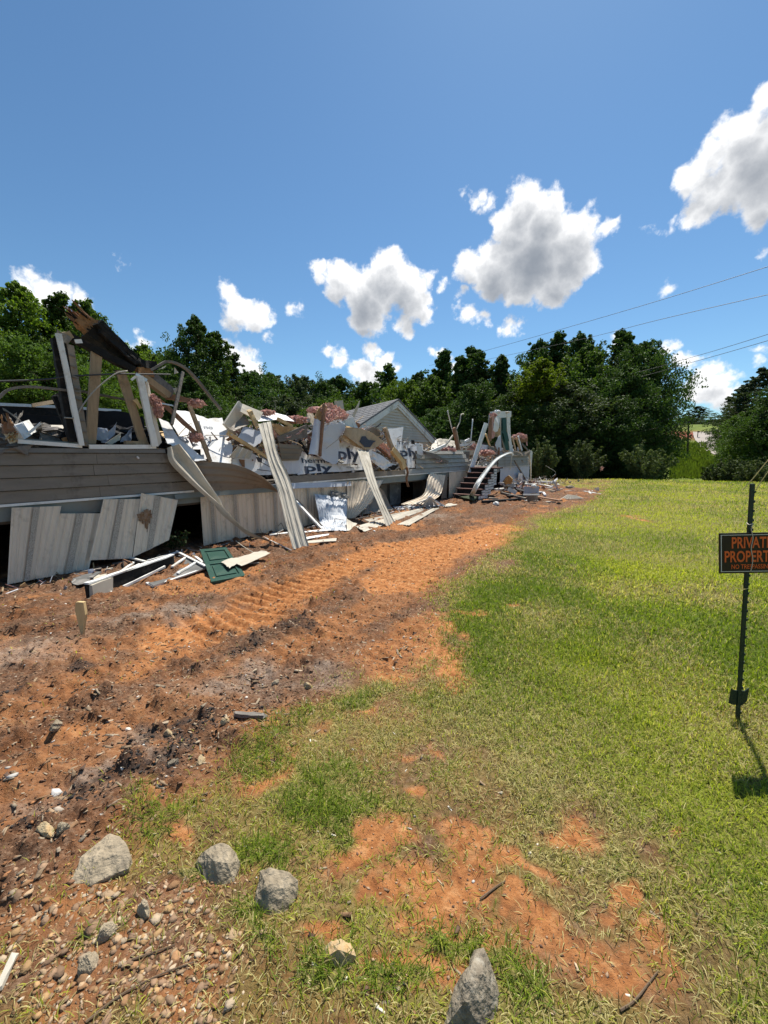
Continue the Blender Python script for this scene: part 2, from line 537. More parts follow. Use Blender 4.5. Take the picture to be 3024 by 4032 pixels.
def patch(A, B, nu=12, nv=10, rib=None, thick=.004, crumple=0., seed=0, flip=False, linear=False):
    """ruled sheet between two edge curves, with a ribbed profile across and real thickness"""
    if linear:
        ca = [Vector(A[0]).lerp(Vector(A[1]), i / nu) for i in range(nu + 1)]; cb = [Vector(B[0]).lerp(Vector(B[1]), i / nu) for i in range(nu + 1)]
    else:
        ca, cb = catmull(A, nu), catmull(B, nu)
    g = np.zeros((nu + 1, nv + 1, 3))
    for i in range(nu + 1):
        for j in range(nv + 1):
            g[i, j] = ca[i].lerp(cb[i], j / nv)
    du = np.gradient(g, axis=0); dv = np.gradient(g, axis=1)
    nm = np.cross(du, dv); nm /= np.maximum(np.linalg.norm(nm, axis=2, keepdims=True), 1e-9)
    if flip: nm = -nm
    off = np.zeros((nu + 1, nv + 1))
    if rib: off += np.array([rib(j / nv) for j in range(nv + 1)])[None, :]
    if crumple:
        ii, jj = np.meshgrid(np.arange(nu + 1), np.arange(nv + 1), indexing='ij')
        off += (fbm(ii * .55 + seed * 7.3, jj * .55 - seed * 3.1, 3, seed) - .5) * 2 * crumple
    top = g + nm * off[..., None]
    bot = top - nm * thick
    v = np.concatenate([top.reshape(-1, 3), bot.reshape(-1, 3)])
    f = []
    K, W = (nu + 1) * (nv + 1), nv + 1
    for i in range(nu):
        for j in range(nv):
            a = i * W + j
            f.append((a, a + W, a + W + 1, a + 1)); f.append((K + a, K + a + 1, K + a + W + 1, K + a + W))
    for i in range(nu):
        a = i * W; f.append((a, K + a, K + a + W, a + W))
        a = i * W + nv; f.append((a, a + W, K + a + W, K + a))
    for j in range(nv):
        f.append((j, j + 1, K + j + 1, K + j))
        a = nu * W + j; f.append((a, K + a, K + a + 1, a + 1))
    return v, f


def ribs(n, depth, width=.25):
    def fn(t):
        k = (t * n) % 1.0
        return depth if k < width else (depth * .5 if k < width + .12 else 0)
    return fn


def laps(n, depth):
    return lambda t: depth * ((t * n) % 1.0) if t < .999 else depth


def torn(pts, amp, per=5, sides=None, seed=0):
    """give the edges of an outline a torn, uneven line"""
    rnd = random.Random(seed); out = []
    for i, p in enumerate(pts):
        q = pts[(i + 1) % len(pts)]
        out.append(Vector(p))
        if sides is not None and i not in sides: continue
        for k in range(1, per):
            r = Vector(p).lerp(Vector(q), k / per)
            out.append(r + Vector((rnd.uniform(-amp, amp), rnd.uniform(-amp, amp), rnd.uniform(-amp, amp))))
    return out


def flatten(pts):
    """drop an outline onto its own best plane"""
    c = sum((Vector(p) for p in pts), Vector((0, 0, 0))) / len(pts)
    nn = Vector((0, 0, 0))
    for i, p in enumerate(pts): nn += (Vector(p) - c).cross(Vector(pts[(i + 1) % len(pts)]) - c)
    nn.normalize()
    return [Vector(p) - nn * (Vector(p) - c).dot(nn) for p in pts]


def splinters(name, c, d, n, length, spread, mats, parent, seed=0):
    """ragged broken end: thin tapering slivers, each a piece of its own"""
    rnd = random.Random(seed); d = Vector(d).normalized()
    for k in range(n):
        a = Vector(c) + Vector((rnd.uniform(-1, 1), rnd.uniform(-1, 1), rnd.uniform(-1, 1))) * spread
        L = length * rnd.uniform(.4, 1.2)
        e = a + (d + Vector((rnd.uniform(-.3, .3), rnd.uniform(-.3, .3), rnd.uniform(-.3, .3)))).normalized() * L
        mk(name, *box_between(a - d * length * .3, e, spread * .45, spread * .3, Vector((0, 0, 1)), 3, spread * .07, spread * .1, .25), M[rnd.choice(mats)], parent)


def fluffy(vf, seed=0, size=.013, amount=4):
    """wool: torn flakes standing off a body"""
    v, f = np.array([tuple(q) for q in vf[0]]), [list(q) for q in vf[1]]
    rnd = np.random.default_rng(seed)
    n = int(min(2600, len(v) * amount))
    c = v[rnd.integers(0, len(v), n)] + rnd.normal(size=(n, 3)) * size * .5
    a = rnd.normal(size=(n, 3)); a /= np.linalg.norm(a, axis=1, keepdims=True)
    b = np.cross(a, rnd.normal(size=(n, 3))); b /= np.linalg.norm(b, axis=1, keepdims=True)
    s = size * rnd.uniform(.4, 1.4, (n, 1))
    q = np.stack([c - a * s, c + b * s * .5, c + a * s, c - b * s * .6], 1).reshape(-1, 3)
    k = len(v)
    return np.concatenate([v, q]), f + [[k + 4 * i, k + 4 * i + 1, k + 4 * i + 2, k + 4 * i + 3] for i in range(n)]


def sheet(pts, thick=.006, bend=0., seed=0, cuts=2):
    """a flat or slightly warped board with the given outline"""
    bm = bmesh.new()
    vs = [bm.verts.new(p) for p in pts]
    fc = bm.faces.new(vs)
    fc.normal_update()
    nm = fc.normal.copy()
    bmesh.ops.triangulate(bm, faces=[fc])
    if bend:
        for _ in range(cuts):
            bmesh.ops.subdivide_edges(bm, edges=[e for e in bm.edges if e.calc_length() > .08], cuts=1)
            bmesh.ops.triangulate(bm, faces=[q for q in bm.faces if len(q.verts) > 4])
        sc = 2.3
        for v in bm.verts:
            k = float(fbm(np.array([v.co.x * sc + v.co.z * 3 + seed]), np.array([v.co.y * sc + v.co.z * 1.7 - seed]), 3, seed)[0]) - .5
            v.co += nm * k * 2 * bend
    geo = bmesh.ops.extrude_face_region(bm, geom=bm.faces[:])
    for e in geo['geom']:
        if isinstance(e, bmesh.types.BMVert): e.co -= nm * thick
    bmesh.ops.recalc_face_normals(bm, faces=bm.faces[:])
    bm.verts.index_update()
    v = [x.co.copy() for x in bm.verts]; f = [[x.index for x in q.verts] for q in bm.faces]
    bm.free()
    return v, f


def tube(pts, r, n=None, sides=6, r1=None):
    n = n or max(2, (len(pts) - 1) * 5)
    c = catmull(pts, n)
    v, f = [], []
    ref = Vector((.13, .21, .97))
    for i, p in enumerate(c):
        d = (c[min(i + 1, n)] - c[max(i - 1, 0)]).normalized()
        s = d.cross(ref)
        if s.length < 1e-3: s = d.cross(Vector((1, 0, 0)))
        s.normalize(); t = s.cross(d)
        rr = r if r1 is None else r + (r1 - r) * i / n
        for k in range(sides):
            a = 2 * math.pi * k / sides
            v.append(p + (s * math.cos(a) + t * math.sin(a)) * rr)
    for i in range(n):
        for k in range(sides):
            a, b = i * sides + k, i * sides + (k + 1) % sides
            f.append((a, b, b + sides, a + sides))
    f.append(tuple(range(sides - 1, -1, -1))); f.append(tuple(range(n * sides, n * sides + sides)))
    return v, f


def strip(pts, w, t, up=Vector((0, 0, 1)), n=None):
    """bent flat bar along a curve"""
    n = n or max(2, (len(pts) - 1) * 5)
    c = catmull(pts, n)
    v, f = [], []
    for i, p in enumerate(c):
        d = (c[min(i + 1, n)] - c[max(i - 1, 0)]).normalized()
        s = d.cross(up).normalized(); q = s.cross(d)
        for a, b in ((-1, -1), (1, -1), (1, 1), (-1, 1)):
            v.append(p + s * (a * t / 2) + q * (b * w / 2))
    for i in range(n):
        for k in range(4):
            a, b = i * 4 + k, i * 4 + (k + 1) % 4
            f.append((a, b, b + 4, a + 4))
    f.append((3, 2, 1, 0)); f.append(tuple(range(n * 4, n * 4 + 4)))
    return v, f


def lump(c, rx, ry, rz, seed, rough=.35, sub=3, freq=2.2, rot=None, cuts=0, grain=.0):
    """rock-like or wool-like body: a sphere pushed about by noise and cut by planes"""
    bm = bmesh.new()
    bmesh.ops.create_icosphere(bm, subdivisions=sub, radius=1)
    rnd = random.Random(seed)
    co = np.array([v.co[:] for v in bm.verts])
    k = fbm(co[:, 0] * freq + co[:, 2] * 1.7 + seed * 3.3, co[:, 1] * freq - co[:, 2] * 1.3 + seed, 4, seed)
    co *= (1 + (k - .5) * 2 * rough)[:, None]
    for _ in range(cuts):
        nv = np.array([rnd.uniform(-1, 1), rnd.uniform(-1, 1), rnd.uniform(-.3, 1)]); nv /= np.linalg.norm(nv)
        dd = rnd.uniform(.50, .75)
        over = np.maximum(co @ nv - dd, 0)
        co -= over[:, None] * nv[None] * .92
    if grain:
        co *= (1 + (fbm(co[:, 0] * 9 + seed, co[:, 1] * 9 + co[:, 2] * 7, 3, seed + 5) - .5) * 2 * grain)[:, None]
    co *= np.array([rx, ry, rz])
    R = rot.to_matrix() if rot else Matrix.Identity(3)
    co = co @ np.array(R).T + np.array(c)[None]
    f = [[v.index for v in q.verts] for q in bm.faces]
    bm.free()
    return co, f


def letters(s, origin, xdir, ydir, height, mat, parent, bold=.0, name='lettering', squash=1., lift=.003, align='LEFT', width=None):
    """flat printed letters lying on a surface"""
    cu = bpy.data.curves.new(name, 'FONT')
    cu.body = s; cu.size = 1; cu.offset = bold; cu.align_x = align; cu.resolution_u = 3
    o = bpy.data.objects.new(name, cu)
    COL.objects.link(o)
    dg = bpy.context.evaluated_depsgraph_get(); dg.update()
    me = o.evaluated_get(dg).to_mesh()
    v = np.array([q.co[:] for q in me.vertices]); f = [list(q.vertices) for q in me.polygons]
    o.evaluated_get(dg).to_mesh_clear()
    bpy.data.objects.remove(o); bpy.data.curves.remove(cu)
    x, y = Vector(xdir).normalized(), Vector(ydir).normalized()
    nn = x.cross(y)
    k = height / .70
    sx = squash
    if width:
        sx = width / (k * (v[:, 0].max() - v[:, 0].min()))
        if align == 'LEFT': v[:, 0] -= v[:, 0].min()
    wv_ = [Vector(origin) + x * (a * k * sx) + y * (b * k) + nn * lift for a, b, _ in v]
    return mk(name, wv_, f, mat, parent)

# ================================================================ ground
def crest(x, y):
    return y + np.maximum(0, x - 14) * .45


def terrain(x, y):
    """ground height: a level yard, the lawn's crest, a dip, and a hill beyond on the road side"""
    d = crest(x, y)
    z = -3.2 * smooth01(24.5, 44, d)
    side = smooth01(.28, .50, np.arctan2(x, np.maximum(y, 1)))
    z = z + side * 13.0 * smooth01(46, 150, d)
    z = z + (1 - side) * 2.5 * smooth01(60, 160, d)
    z = z + .10 * smooth01(8, 26, y) * smooth01(2, 14, x) * (1 - smooth01(24, 40, d))
    return z


def Tp(px, py, far=400.):
    """where the ray of a photo pixel meets the terrain"""
    r = ray(px, py); t = np.geomspace(1, far, 1600)
    x, y, z = r.x * t, r.y * t, EYE + r.z * t
    k = np.nonzero(z < terrain(x, y))[0]
    return Vector((0, 0, EYE)) + r * (float(t[k[0]]) if len(k) else far)


def on_ground(p):
    p = Vector(p); p.z = float(terrain(np.array([p.x]), np.array([p.y]))[0]); return p


def poly_dist(x, y, poly):
    """signed distance to a polygon, positive inside"""
    d = np.full(x.shape, 1e9); inside = np.zeros(x.shape, bool)
    n = len(poly)
    for i in range(n):
        ax, ay = poly[i]; bx, by = poly[(i + 1) % n]
        ex, ey = bx - ax, by - ay
        t = np.clip(((x - ax) * ex + (y - ay) * ey) / (ex * ex + ey * ey + 1e-12), 0, 1)
        d = np.minimum(d, np.hypot(x - ax - t * ex, y - ay - t * ey))
        c = ((ay > y) != (by > y)) & (x < (bx - ax) * (y - ay) / (by - ay + 1e-12) + ax)
        inside ^= c
    return np.where(inside, d, -d)


def line_dist(x, y, pts):
    d = np.full(x.shape, 1e9); s = np.zeros(x.shape); acc = 0.
    for (ax, ay), (bx, by) in zip(pts, pts[1:]):
        ex, ey = bx - ax, by - ay; L = math.hypot(ex, ey)
        t = np.clip(((x - ax) * ex + (y - ay) * ey) / (L * L), 0, 1)
        q = np.hypot(x - ax - t * ex, y - ay - t * ey)
        s = np.where(q < d, acc + t * L, s); d = np.minimum(d, q); acc += L
    return d, s


g2 = lambda *pts: [tuple(Gp(a, b)[:2]) for a, b in pts]
DIRT = g2((2360, 1935), (2330, 1972), (2230, 1995), (2080, 2030), (1990, 2080), (1940, 2150), (1850, 2225), (1730, 2310), (1690, 2400), (1660, 2490), (1560, 2600),
          (1400, 2670), (1250, 2740), (1060, 2850), (900, 2930), (720, 3060), (560, 3180), (360, 3300), (180, 3440), (0, 3560), (-500, 3700), (-1400, 3300)) + \
    [(-9, 3), (-12, 8), (-8, 20), (2, 27), (7, 26.5)]
LAWN = g2((2420, 1895), (2250, 2010), (2110, 2055), (2030, 2100), (1950, 2200), (1860, 2310), (1760, 2420), (1740, 2640), (1650, 2750), (1700, 2880), (1830, 3010), (2060, 3130),
          (2330, 3230), (2560, 3400), (2680, 3640), (2760, 3900), (2800, 4200)) + [(1.2, .2), (2, -6), (60, -6), (60, 60), (8, 60)]


def ell(px, py, rx, ry):
    c = Gp(px, py); a = Gp(px + rx, py); b = Gp(px, py - ry); d = Gp(px, py + ry)
    return (c.x, (b.y + d.y) / 2, abs(a.x - c.x), abs(b.y - d.y) / 2)


BARE = [ell(*e) for e in ((1640, 2560, 190, 90), (1540, 2660, 150, 60), (1760, 2470, 90, 50), (1400, 3330, 180, 70), (1250, 3560, 120, 60), (1800, 3640, 140, 80), (2100, 3420, 140, 50), (2520, 3930, 200, 110), (2330, 3790, 290, 170), (2150, 3650, 200, 60), (1880, 3480, 150, 130), (1640, 3440, 190, 80), (1570, 3330, 150, 50), (2310, 3250, 130, 45), (1620, 3880, 190, 130),
                          (1690, 3180, 90, 45), (1720, 2650, 120, 55), (1540, 2580, 170, 80), (2500, 2040, 48, 10), (1000, 3060, 100, 90), (1880, 3300, 120, 45), (2470, 3550, 120, 60), (1480, 3460, 90, 60),
                          (1000, 2830, 180, 80), (2570, 3240, 70, 22), (1450, 2800, 120, 40), (1640, 2480, 90, 40), (700, 3330, 130, 60), (1050, 3420, 90, 60), (1840, 2410, 70, 15), (2030, 2390, 45, 12), (1700, 2960, 80, 30))]
TUFT = [ell(*e) for e in ((960, 3000, 150, 110), (600, 3200, 160, 100), (1170, 2820, 150, 60), (1050, 2900, 120, 60), (1300, 3180, 180, 90), (1000, 3420, 160, 90), (1560, 3900, 130, 110), (1300, 3750, 160, 100),
                          (1000, 3700, 120, 60), (700, 3480, 130, 60), (330, 3700, 90, 50), (1400, 2750, 140, 60), (1400, 3050, 180, 60), (1250, 3900, 160, 110), (1820, 3700, 130, 80), (2050, 3900, 110, 100), (560, 3330, 70, 40))]
CHAR = [ell(*e) for e in ((700, 2920, 90, 34), (520, 3045, 100, 40), (345, 3165, 120, 48), (150, 3290, 130, 55), (790, 2850, 110, 50), (600, 2985, 110, 50), (440, 3090, 90, 55), (250, 3230, 130, 60), (60, 3330, 100, 70), (120, 2725, 100, 18), (880, 2500, 60, 16), (1200, 2460, 90, 25), (690, 2570, 40, 14), (370, 2620, 90, 22), (1130, 2300, 60, 14), (960, 2560, 70, 22), (1000, 2750, 60, 20))]
ASH = [ell(*e) for e in ((200, 3180, 200, 60), (620, 2930, 120, 30), (120, 2560, 170, 60), (560, 2440, 200, 26), (900, 2700, 200, 40), (330, 3120, 140, 50), (1700, 2035, 110, 12), (1000, 2650, 120, 40), (700, 2400, 160, 20), (1250, 2660, 130, 40))]
GRAVEL = [ell(*e) for e in ((330, 3780, 480, 330), (200, 3950, 500, 250), (600, 3900, 330, 200), (620, 3560, 280, 90), (100, 3580, 200, 120))]
TRACKS = [g2((2000, 2075), (1830, 2115), (1700, 2130), (1560, 2150), (1430, 2200), (1280, 2260), (1120, 2340), (960, 2420), (740, 2490)),
          g2((1960, 2110), (1850, 2140), (1720, 2170), (1640, 2215), (1560, 2290)),
          g2((1700, 2290), (1450, 2400), (1200, 2520), (900, 2660), (600, 2800), (300, 2960), (0, 3150)), g2((1300, 2240), (1000, 2350), (700, 2480), (350, 2640), (0, 2820))]


def blobs(x, y, lst, soft=.35, nz=0.):
    wx = (fbm(x * 4.1, y * 4.1, 4, 71) - .5) * .75; wy = (fbm(x * 4.1 + 40, y * 4.1, 4, 72) - .5) * .75
    x, y = x + wx * np.minimum(1, .35 + .1 * np.hypot(x, y)), y + wy * np.minimum(1.5, .35 + .1 * np.hypot(x, y))
    m = np.full(x.shape, -9.)
    for cx, cy, rx, ry in lst: m = np.maximum(m, 1 - np.hypot((x - cx) / rx, (y - cy) / ry))
    return smooth01(-soft * .4, soft, m + nz)


def masks(x, y):
    nz = fbm(x * 1.6, y * 1.6, 4, 3) - .5
    n2 = fbm(x * 5.5, y * 5.5, 4, 8) - .5
    dirt = smooth01(-.30, .30, poly_dist(x, y, DIRT) + nz * .9 + n2 * .35)
    lawn = smooth01(-.50, .45, poly_dist(x, y, LAWN) + nz * 1.2 + n2 * .5)
    bare = blobs(x, y, BARE, 1.0, n2 * 1.7 + nz * 1.0 + .16)
    tuft = blobs(x, y, TUFT, .5, n2 * .8)
    mixv = .74 + 1.2 * np.clip(nz + n2 * .8, -.4, .5)
    grass = np.maximum(lawn, (1 - dirt) * np.clip(mixv, .10, .95))
    grass = grass * (1 - .86 * bare)
    grass = np.maximum(grass, tuft * (1 - .6 * dirt) * .95)
    grass *= 1 - .97 * dirt * (1 - tuft)
    grass *= 1 - .85 * blobs(x, y, GRAVEL, .8, n2) * (1 - .7 * tuft)
    char = blobs(x, y, CHAR, .8, n2 * 1.6 - .14) * .8
    ash = blobs(x, y, ASH, 1.2, n2 * 1.6 + nz * .9) * .7
    tr = np.zeros(x.shape); ridge = np.zeros(x.shape)
    for pts, w in zip(TRACKS, (.48, .66, .30, .30)):
        d, s = line_dist(x, y, pts)
        k = smooth01(w, w * .55, d + n2 * .25) * smooth01(-.25, .10, fbm(s * .7, s * .0 + 3. + w * 50, 3, 4) - .34 + n2 * .5) * (1 if w > .4 else .45)
        tr = np.maximum(tr, k)
        ridge += k * (np.abs(((s / .155 + d * .8) % 1.0) - .5) - .25) * .12
    orange = np.maximum(np.maximum(tr, bare * (1 - .4 * dirt)), smooth01(.06, .30, nz + n2 * .4) * .75 * dirt)
    orange = np.maximum(orange, (1 - dirt) * (1 - lawn) * np.clip(.38 + n2 * 1.2 + nz, 0, .9))
    orange = np.maximum(orange, blobs(x, y, GRAVEL, .8, n2) * np.clip(.45 + n2 * 1.4, 0, .8))
    return dirt, lawn, grass, char, ash, orange, ridge, tr


def build_ground():
    th = np.concatenate([np.radians(np.linspace(-54, 54, 470)), np.radians(np.linspace(54, 306, 44)[1:-1])])
    rr = np.concatenate([np.geomspace(.3, 32, 545), np.geomspace(32, 900, 70)[1:]])
    R, T = np.meshgrid(rr, th, indexing='ij')
    x, y = R * np.sin(T), R * np.cos(T)
    z = terrain(x, y)
    near = R < 40
    dirt, lawn, grass, char, ash, orange, ridge, tr = masks(x, y)
    fine = smooth01(40, 14, R)
    rough = (fbm(x * 3.2, y * 3.2, 5, 21) - .5) * .11 + (fbm(x * 14, y * 14, 3, 33) - .5) * .05
    clod = np.maximum(0, fbm(x * 9, y * 9, 3, 51) - .56) * .22
    z += fine * (dirt * (1 - .75 * tr) * (rough + clod) + (1 - dirt) * ((fbm(x * 2.2, y * 2.2, 4, 5) - .5) * .05 + (fbm(x * 22, y * 22, 2, 6) - .5) * .012) + ridge - tr * .02)
    z += fine * char * (fbm(x * 24, y * 24, 3, 61) - .4) * .06
    v = np.stack([x, y, z], -1).reshape(-1, 3)
    nr, nt = len(rr), len(th)
    i, j = np.meshgrid(np.arange(nr - 1), np.arange(nt), indexing='ij')
    j2 = (j + 1) % nt
    f = np.stack([i * nt + j, (i + 1) * nt + j, (i + 1) * nt + j2, i * nt + j2], -1).reshape(-1, 4)[:, ::-1]
    me = mesh_data('ground', v, f, None, True)
    # red bank and weeds on the far hill
    red = np.zeros(x.shape)
    c = Tp(2690, 1712); red = np.maximum(red, smooth01(1.2, .6, np.hypot((x - c.x) / 4.5, (y - c.y) / 9)))
    hill = smooth01(26, 34, crest(x, y))
    for nm_, arr in (('zone', np.stack([grass, char, ash, orange], -1)), ('zone2', np.stack([red, hill, dirt, lawn], -1))):
        a = me.color_attributes.new(nm_, 'FLOAT_COLOR', 'POINT')
        a.data.foreach_set('color', arr.reshape(-1, 4).astype(np.float32).ravel())
    m = bpy.data.materials.new('ground'); m.use_nodes = True
    n, l = m.node_tree.nodes, m.node_tree.links
    p = n['Principled BSDF']; p.inputs['Roughness'].default_value = .95; p.inputs['Specular IOR Level'].default_value = .12
    geo = n.new('ShaderNodeNewGeometry')
    at, at2 = n.new('ShaderNodeAttribute'), n.new('ShaderNodeAttribute')
    at.attribute_name, at2.attribute_name = 'zone', 'zone2'
    sp, sp2 = n.new('ShaderNodeSeparateColor'), n.new('ShaderNodeSeparateColor')
    l.new(at.outputs['Color'], sp.inputs[0]); l.new(at2.outputs['Color'], sp2.inputs[0])

    def noise(scale, detail=6, rough=.6):
        q = n.new('ShaderNodeTexNoise'); q.inputs['Scale'].default_value = scale; q.inputs['Detail'].default_value = detail
        q.inputs['Roughness'].default_value = rough; l.new(geo.outputs['Position'], q.inputs['Vector']); return q.outputs['Fac']

    def ramp(fac, *els):
        r = n.new('ShaderNodeValToRGB')
        while len(r.color_ramp.elements) < len(els): r.color_ramp.elements.new(.5)
        for e, (pos, c_) in zip(r.color_ramp.elements, els): e.position = pos; e.color = tuple(c_) + (1,)
        l.new(fac, r.inputs[0]); return r.outputs[0]

    def mix(fac, a, b):
        q = n.new('ShaderNodeMix'); q.data_type = 'RGBA'
        for s_, k in (('A', a), ('B', b), ('Factor', fac)):
            if isinstance(k, tuple): q.inputs[s_].default_value = k + (1,)
            elif isinstance(k, float): q.inputs[s_].default_value = k
            else: l.new(k, q.inputs[s_])
        return q.outputs['Result']

    brown = ramp(noise(34, 8, .72), (.34, (.050, .028, .018)), (.50, (.140, .076, .045)), (.66, (.29, .195, .130)))
    mp = n.new('ShaderNodeMapping'); mp.vector_type = 'TEXTURE'; mp.inputs['Rotation'].default_value = (0, 0, -math.atan2(U.x, U.y)); mp.inputs['Scale'].default_value = (.32, 1.5, 1)
    l.new(geo.outputs['Position'], mp.inputs[0])
    sn_ = n.new('ShaderNodeTexNoise'); sn_.inputs['Scale'].default_value = .9; sn_.inputs['Detail'].default_value = 7; sn_.inputs['Roughness'].default_value = .68
    l.new(mp.outputs[0], sn_.inputs['Vector'])
    brown = mix(ramp(sn_.outputs['Fac'], (.45, (0, 0, 0)), (.63, (.88, .88, .88))), brown, ramp(noise(26, 7, .7), (.36, (.075, .034, .017)), (.62, (.265, .108, .042))))
    brown = mix(ramp(noise(1.7, 7, .7), (.53, (0, 0, 0)), (.68, (.6, .6, .6))), brown, ramp(noise(52, 6, .7), (.36, (.022, .016, .012)), (.64, (.085, .058, .040))))
    clay = ramp(noise(18, 8, .68), (.32, (.235, .086, .030)), (.52, (.415, .175, .063)), (.70, (.56, .30, .135)))
    col = mix(at.outputs['Alpha'], brown, clay)
    col = mix(sp.outputs['Blue'], col, ramp(noise(40, 8, .7), (.35, (.115, .085, .064)), (.62, (.37, .30, .24))))
    col = mix(sp.outputs['Green'], col, ramp(noise(60, 6, .7), (.38, (.010, .009, .009)), (.66, (.075, .062, .055))))
    thatch = ramp(noise(46, 8, .7), (.34, (.062, .070, .019)), (.52, (.185, .175, .050)), (.68, (.36, .31, .13)))
    tf = ramp(sp.outputs['Red'], (.32, (0, 0, 0)), (.92, (.92, .92, .92)))
    col = mix(tf, col, thatch)
    weeds = ramp(noise(.5, 9, .75), (.36, (.055, .085, .014)), (.52, (.13, .17, .028)), (.66, (.20, .20, .060)))
    col = mix(sp2.outputs['Green'], col, weeds)
    col = mix(sp2.outputs['Red'], col, (.20, .06, .035))
    l.new(col, p.inputs['Base Color'])
    b = n.new('ShaderNodeBump'); b.inputs['Strength'].default_value = .8; b.inputs['Distance'].default_value = .03
    l.new(noise(38, 9, .72), b.inputs['Height']); l.new(b.outputs[0], p.inputs['Normal'])
    me.materials.append(m)
    o = bpy.data.objects.new('ground', me); COL.objects.link(o)
    tag(o, 'red clay yard of torn up dirt meeting a mown lawn', 'ground', kind='structure')
    return o, (rr, th, z)


ground, GRID = build_ground()


def gz(x, y):
    """height of the built ground under a point"""
    rr, th, z = GRID
    r, t = np.hypot(x, y), np.arctan2(x, y)
    i = np.clip(np.searchsorted(rr, r) - 1, 0, len(rr) - 2)
    tt = th[:470]
    j = np.clip(np.searchsorted(tt, t) - 1, 0, 468)
    a = np.clip((r - rr[i]) / (rr[i + 1] - rr[i]), 0, 1); b = np.clip((t - tt[j]) / (tt[j + 1] - tt[j]), 0, 1)
    q = (z[i, j] * (1 - a) + z[i + 1, j] * a) * (1 - b) + (z[i, j + 1] * (1 - a) + z[i + 1, j + 1] * a) * b
    return np.where(np.abs(t) < math.radians(54), q, terrain(x, y) + .004)


def gz1(p): return float(gz(np.array([p[0]]), np.array([p[1]]))[0])


# the far road climbing the hill
rp = [Tp(2786, 1702), Tp(2792, 1722), Tp(2806, 1745), Tp(2828, 1768), Tp(2880, 1790)]
rv, rf = [], []
for i, p in enumerate(rp):
    q = rp[min(i + 1, len(rp) - 1)] - rp[max(i - 1, 0)]; q.z = 0; q.normalize()
    s = Vector((q.y, -q.x, 0)) * (1.9 + .35 * (p.length / 60))
    for k in (-1, 1):
        w_ = on_ground(p + s * k); w_.z += .10; rv.append(w_)
for i in range(len(rp) - 1): rf.append((2 * i, 2 * i + 1, 2 * i + 3, 2 * i + 2))
tag(mk('road', rv, rf, M['road']), 'pale gravel road climbing the far hill between trees', 'road', kind='structure')

# ================================================================ trees
def leaf_cloud(centres, radii, per, size, rnd, flat=.75, up=.35):
    """leaf-sized folded quads scattered in clumps"""
    n = len(centres) * per
    c = np.repeat(centres, per, 0); r = np.repeat(radii, per)
    d = rnd.normal(size=(n, 3)); d /= np.linalg.norm(d, axis=1, keepdims=True)
    rad = r * rnd.uniform(.25, 1, n) ** .55
    pos = c + d * rad[:, None] * np.array([1, 1, flat])
    nm = d * .7 + rnd.normal(size=(n, 3)) * .55 + np.array([0, 0, up])
    nm /= np.linalg.norm(nm, axis=1, keepdims=True)
    a = np.cross(nm, rnd.normal(size=(n, 3))); a /= np.linalg.norm(a, axis=1, keepdims=True)
    b = np.cross(nm, a)
    s = size * rnd.uniform(.6, 1.3, n)
    L, Wd = a * s[:, None], b * (s * .62)[:, None]
    v = np.stack([pos - L * .5, pos + Wd * .5 + nm * (s * .10)[:, None], pos + L * .5 - nm * (s * .12)[:, None], pos - Wd * .5 + nm * (s * .10)[:, None]], 1).reshape(-1, 3)
    f = np.arange(n * 4).reshape(-1, 4)
    return v, f


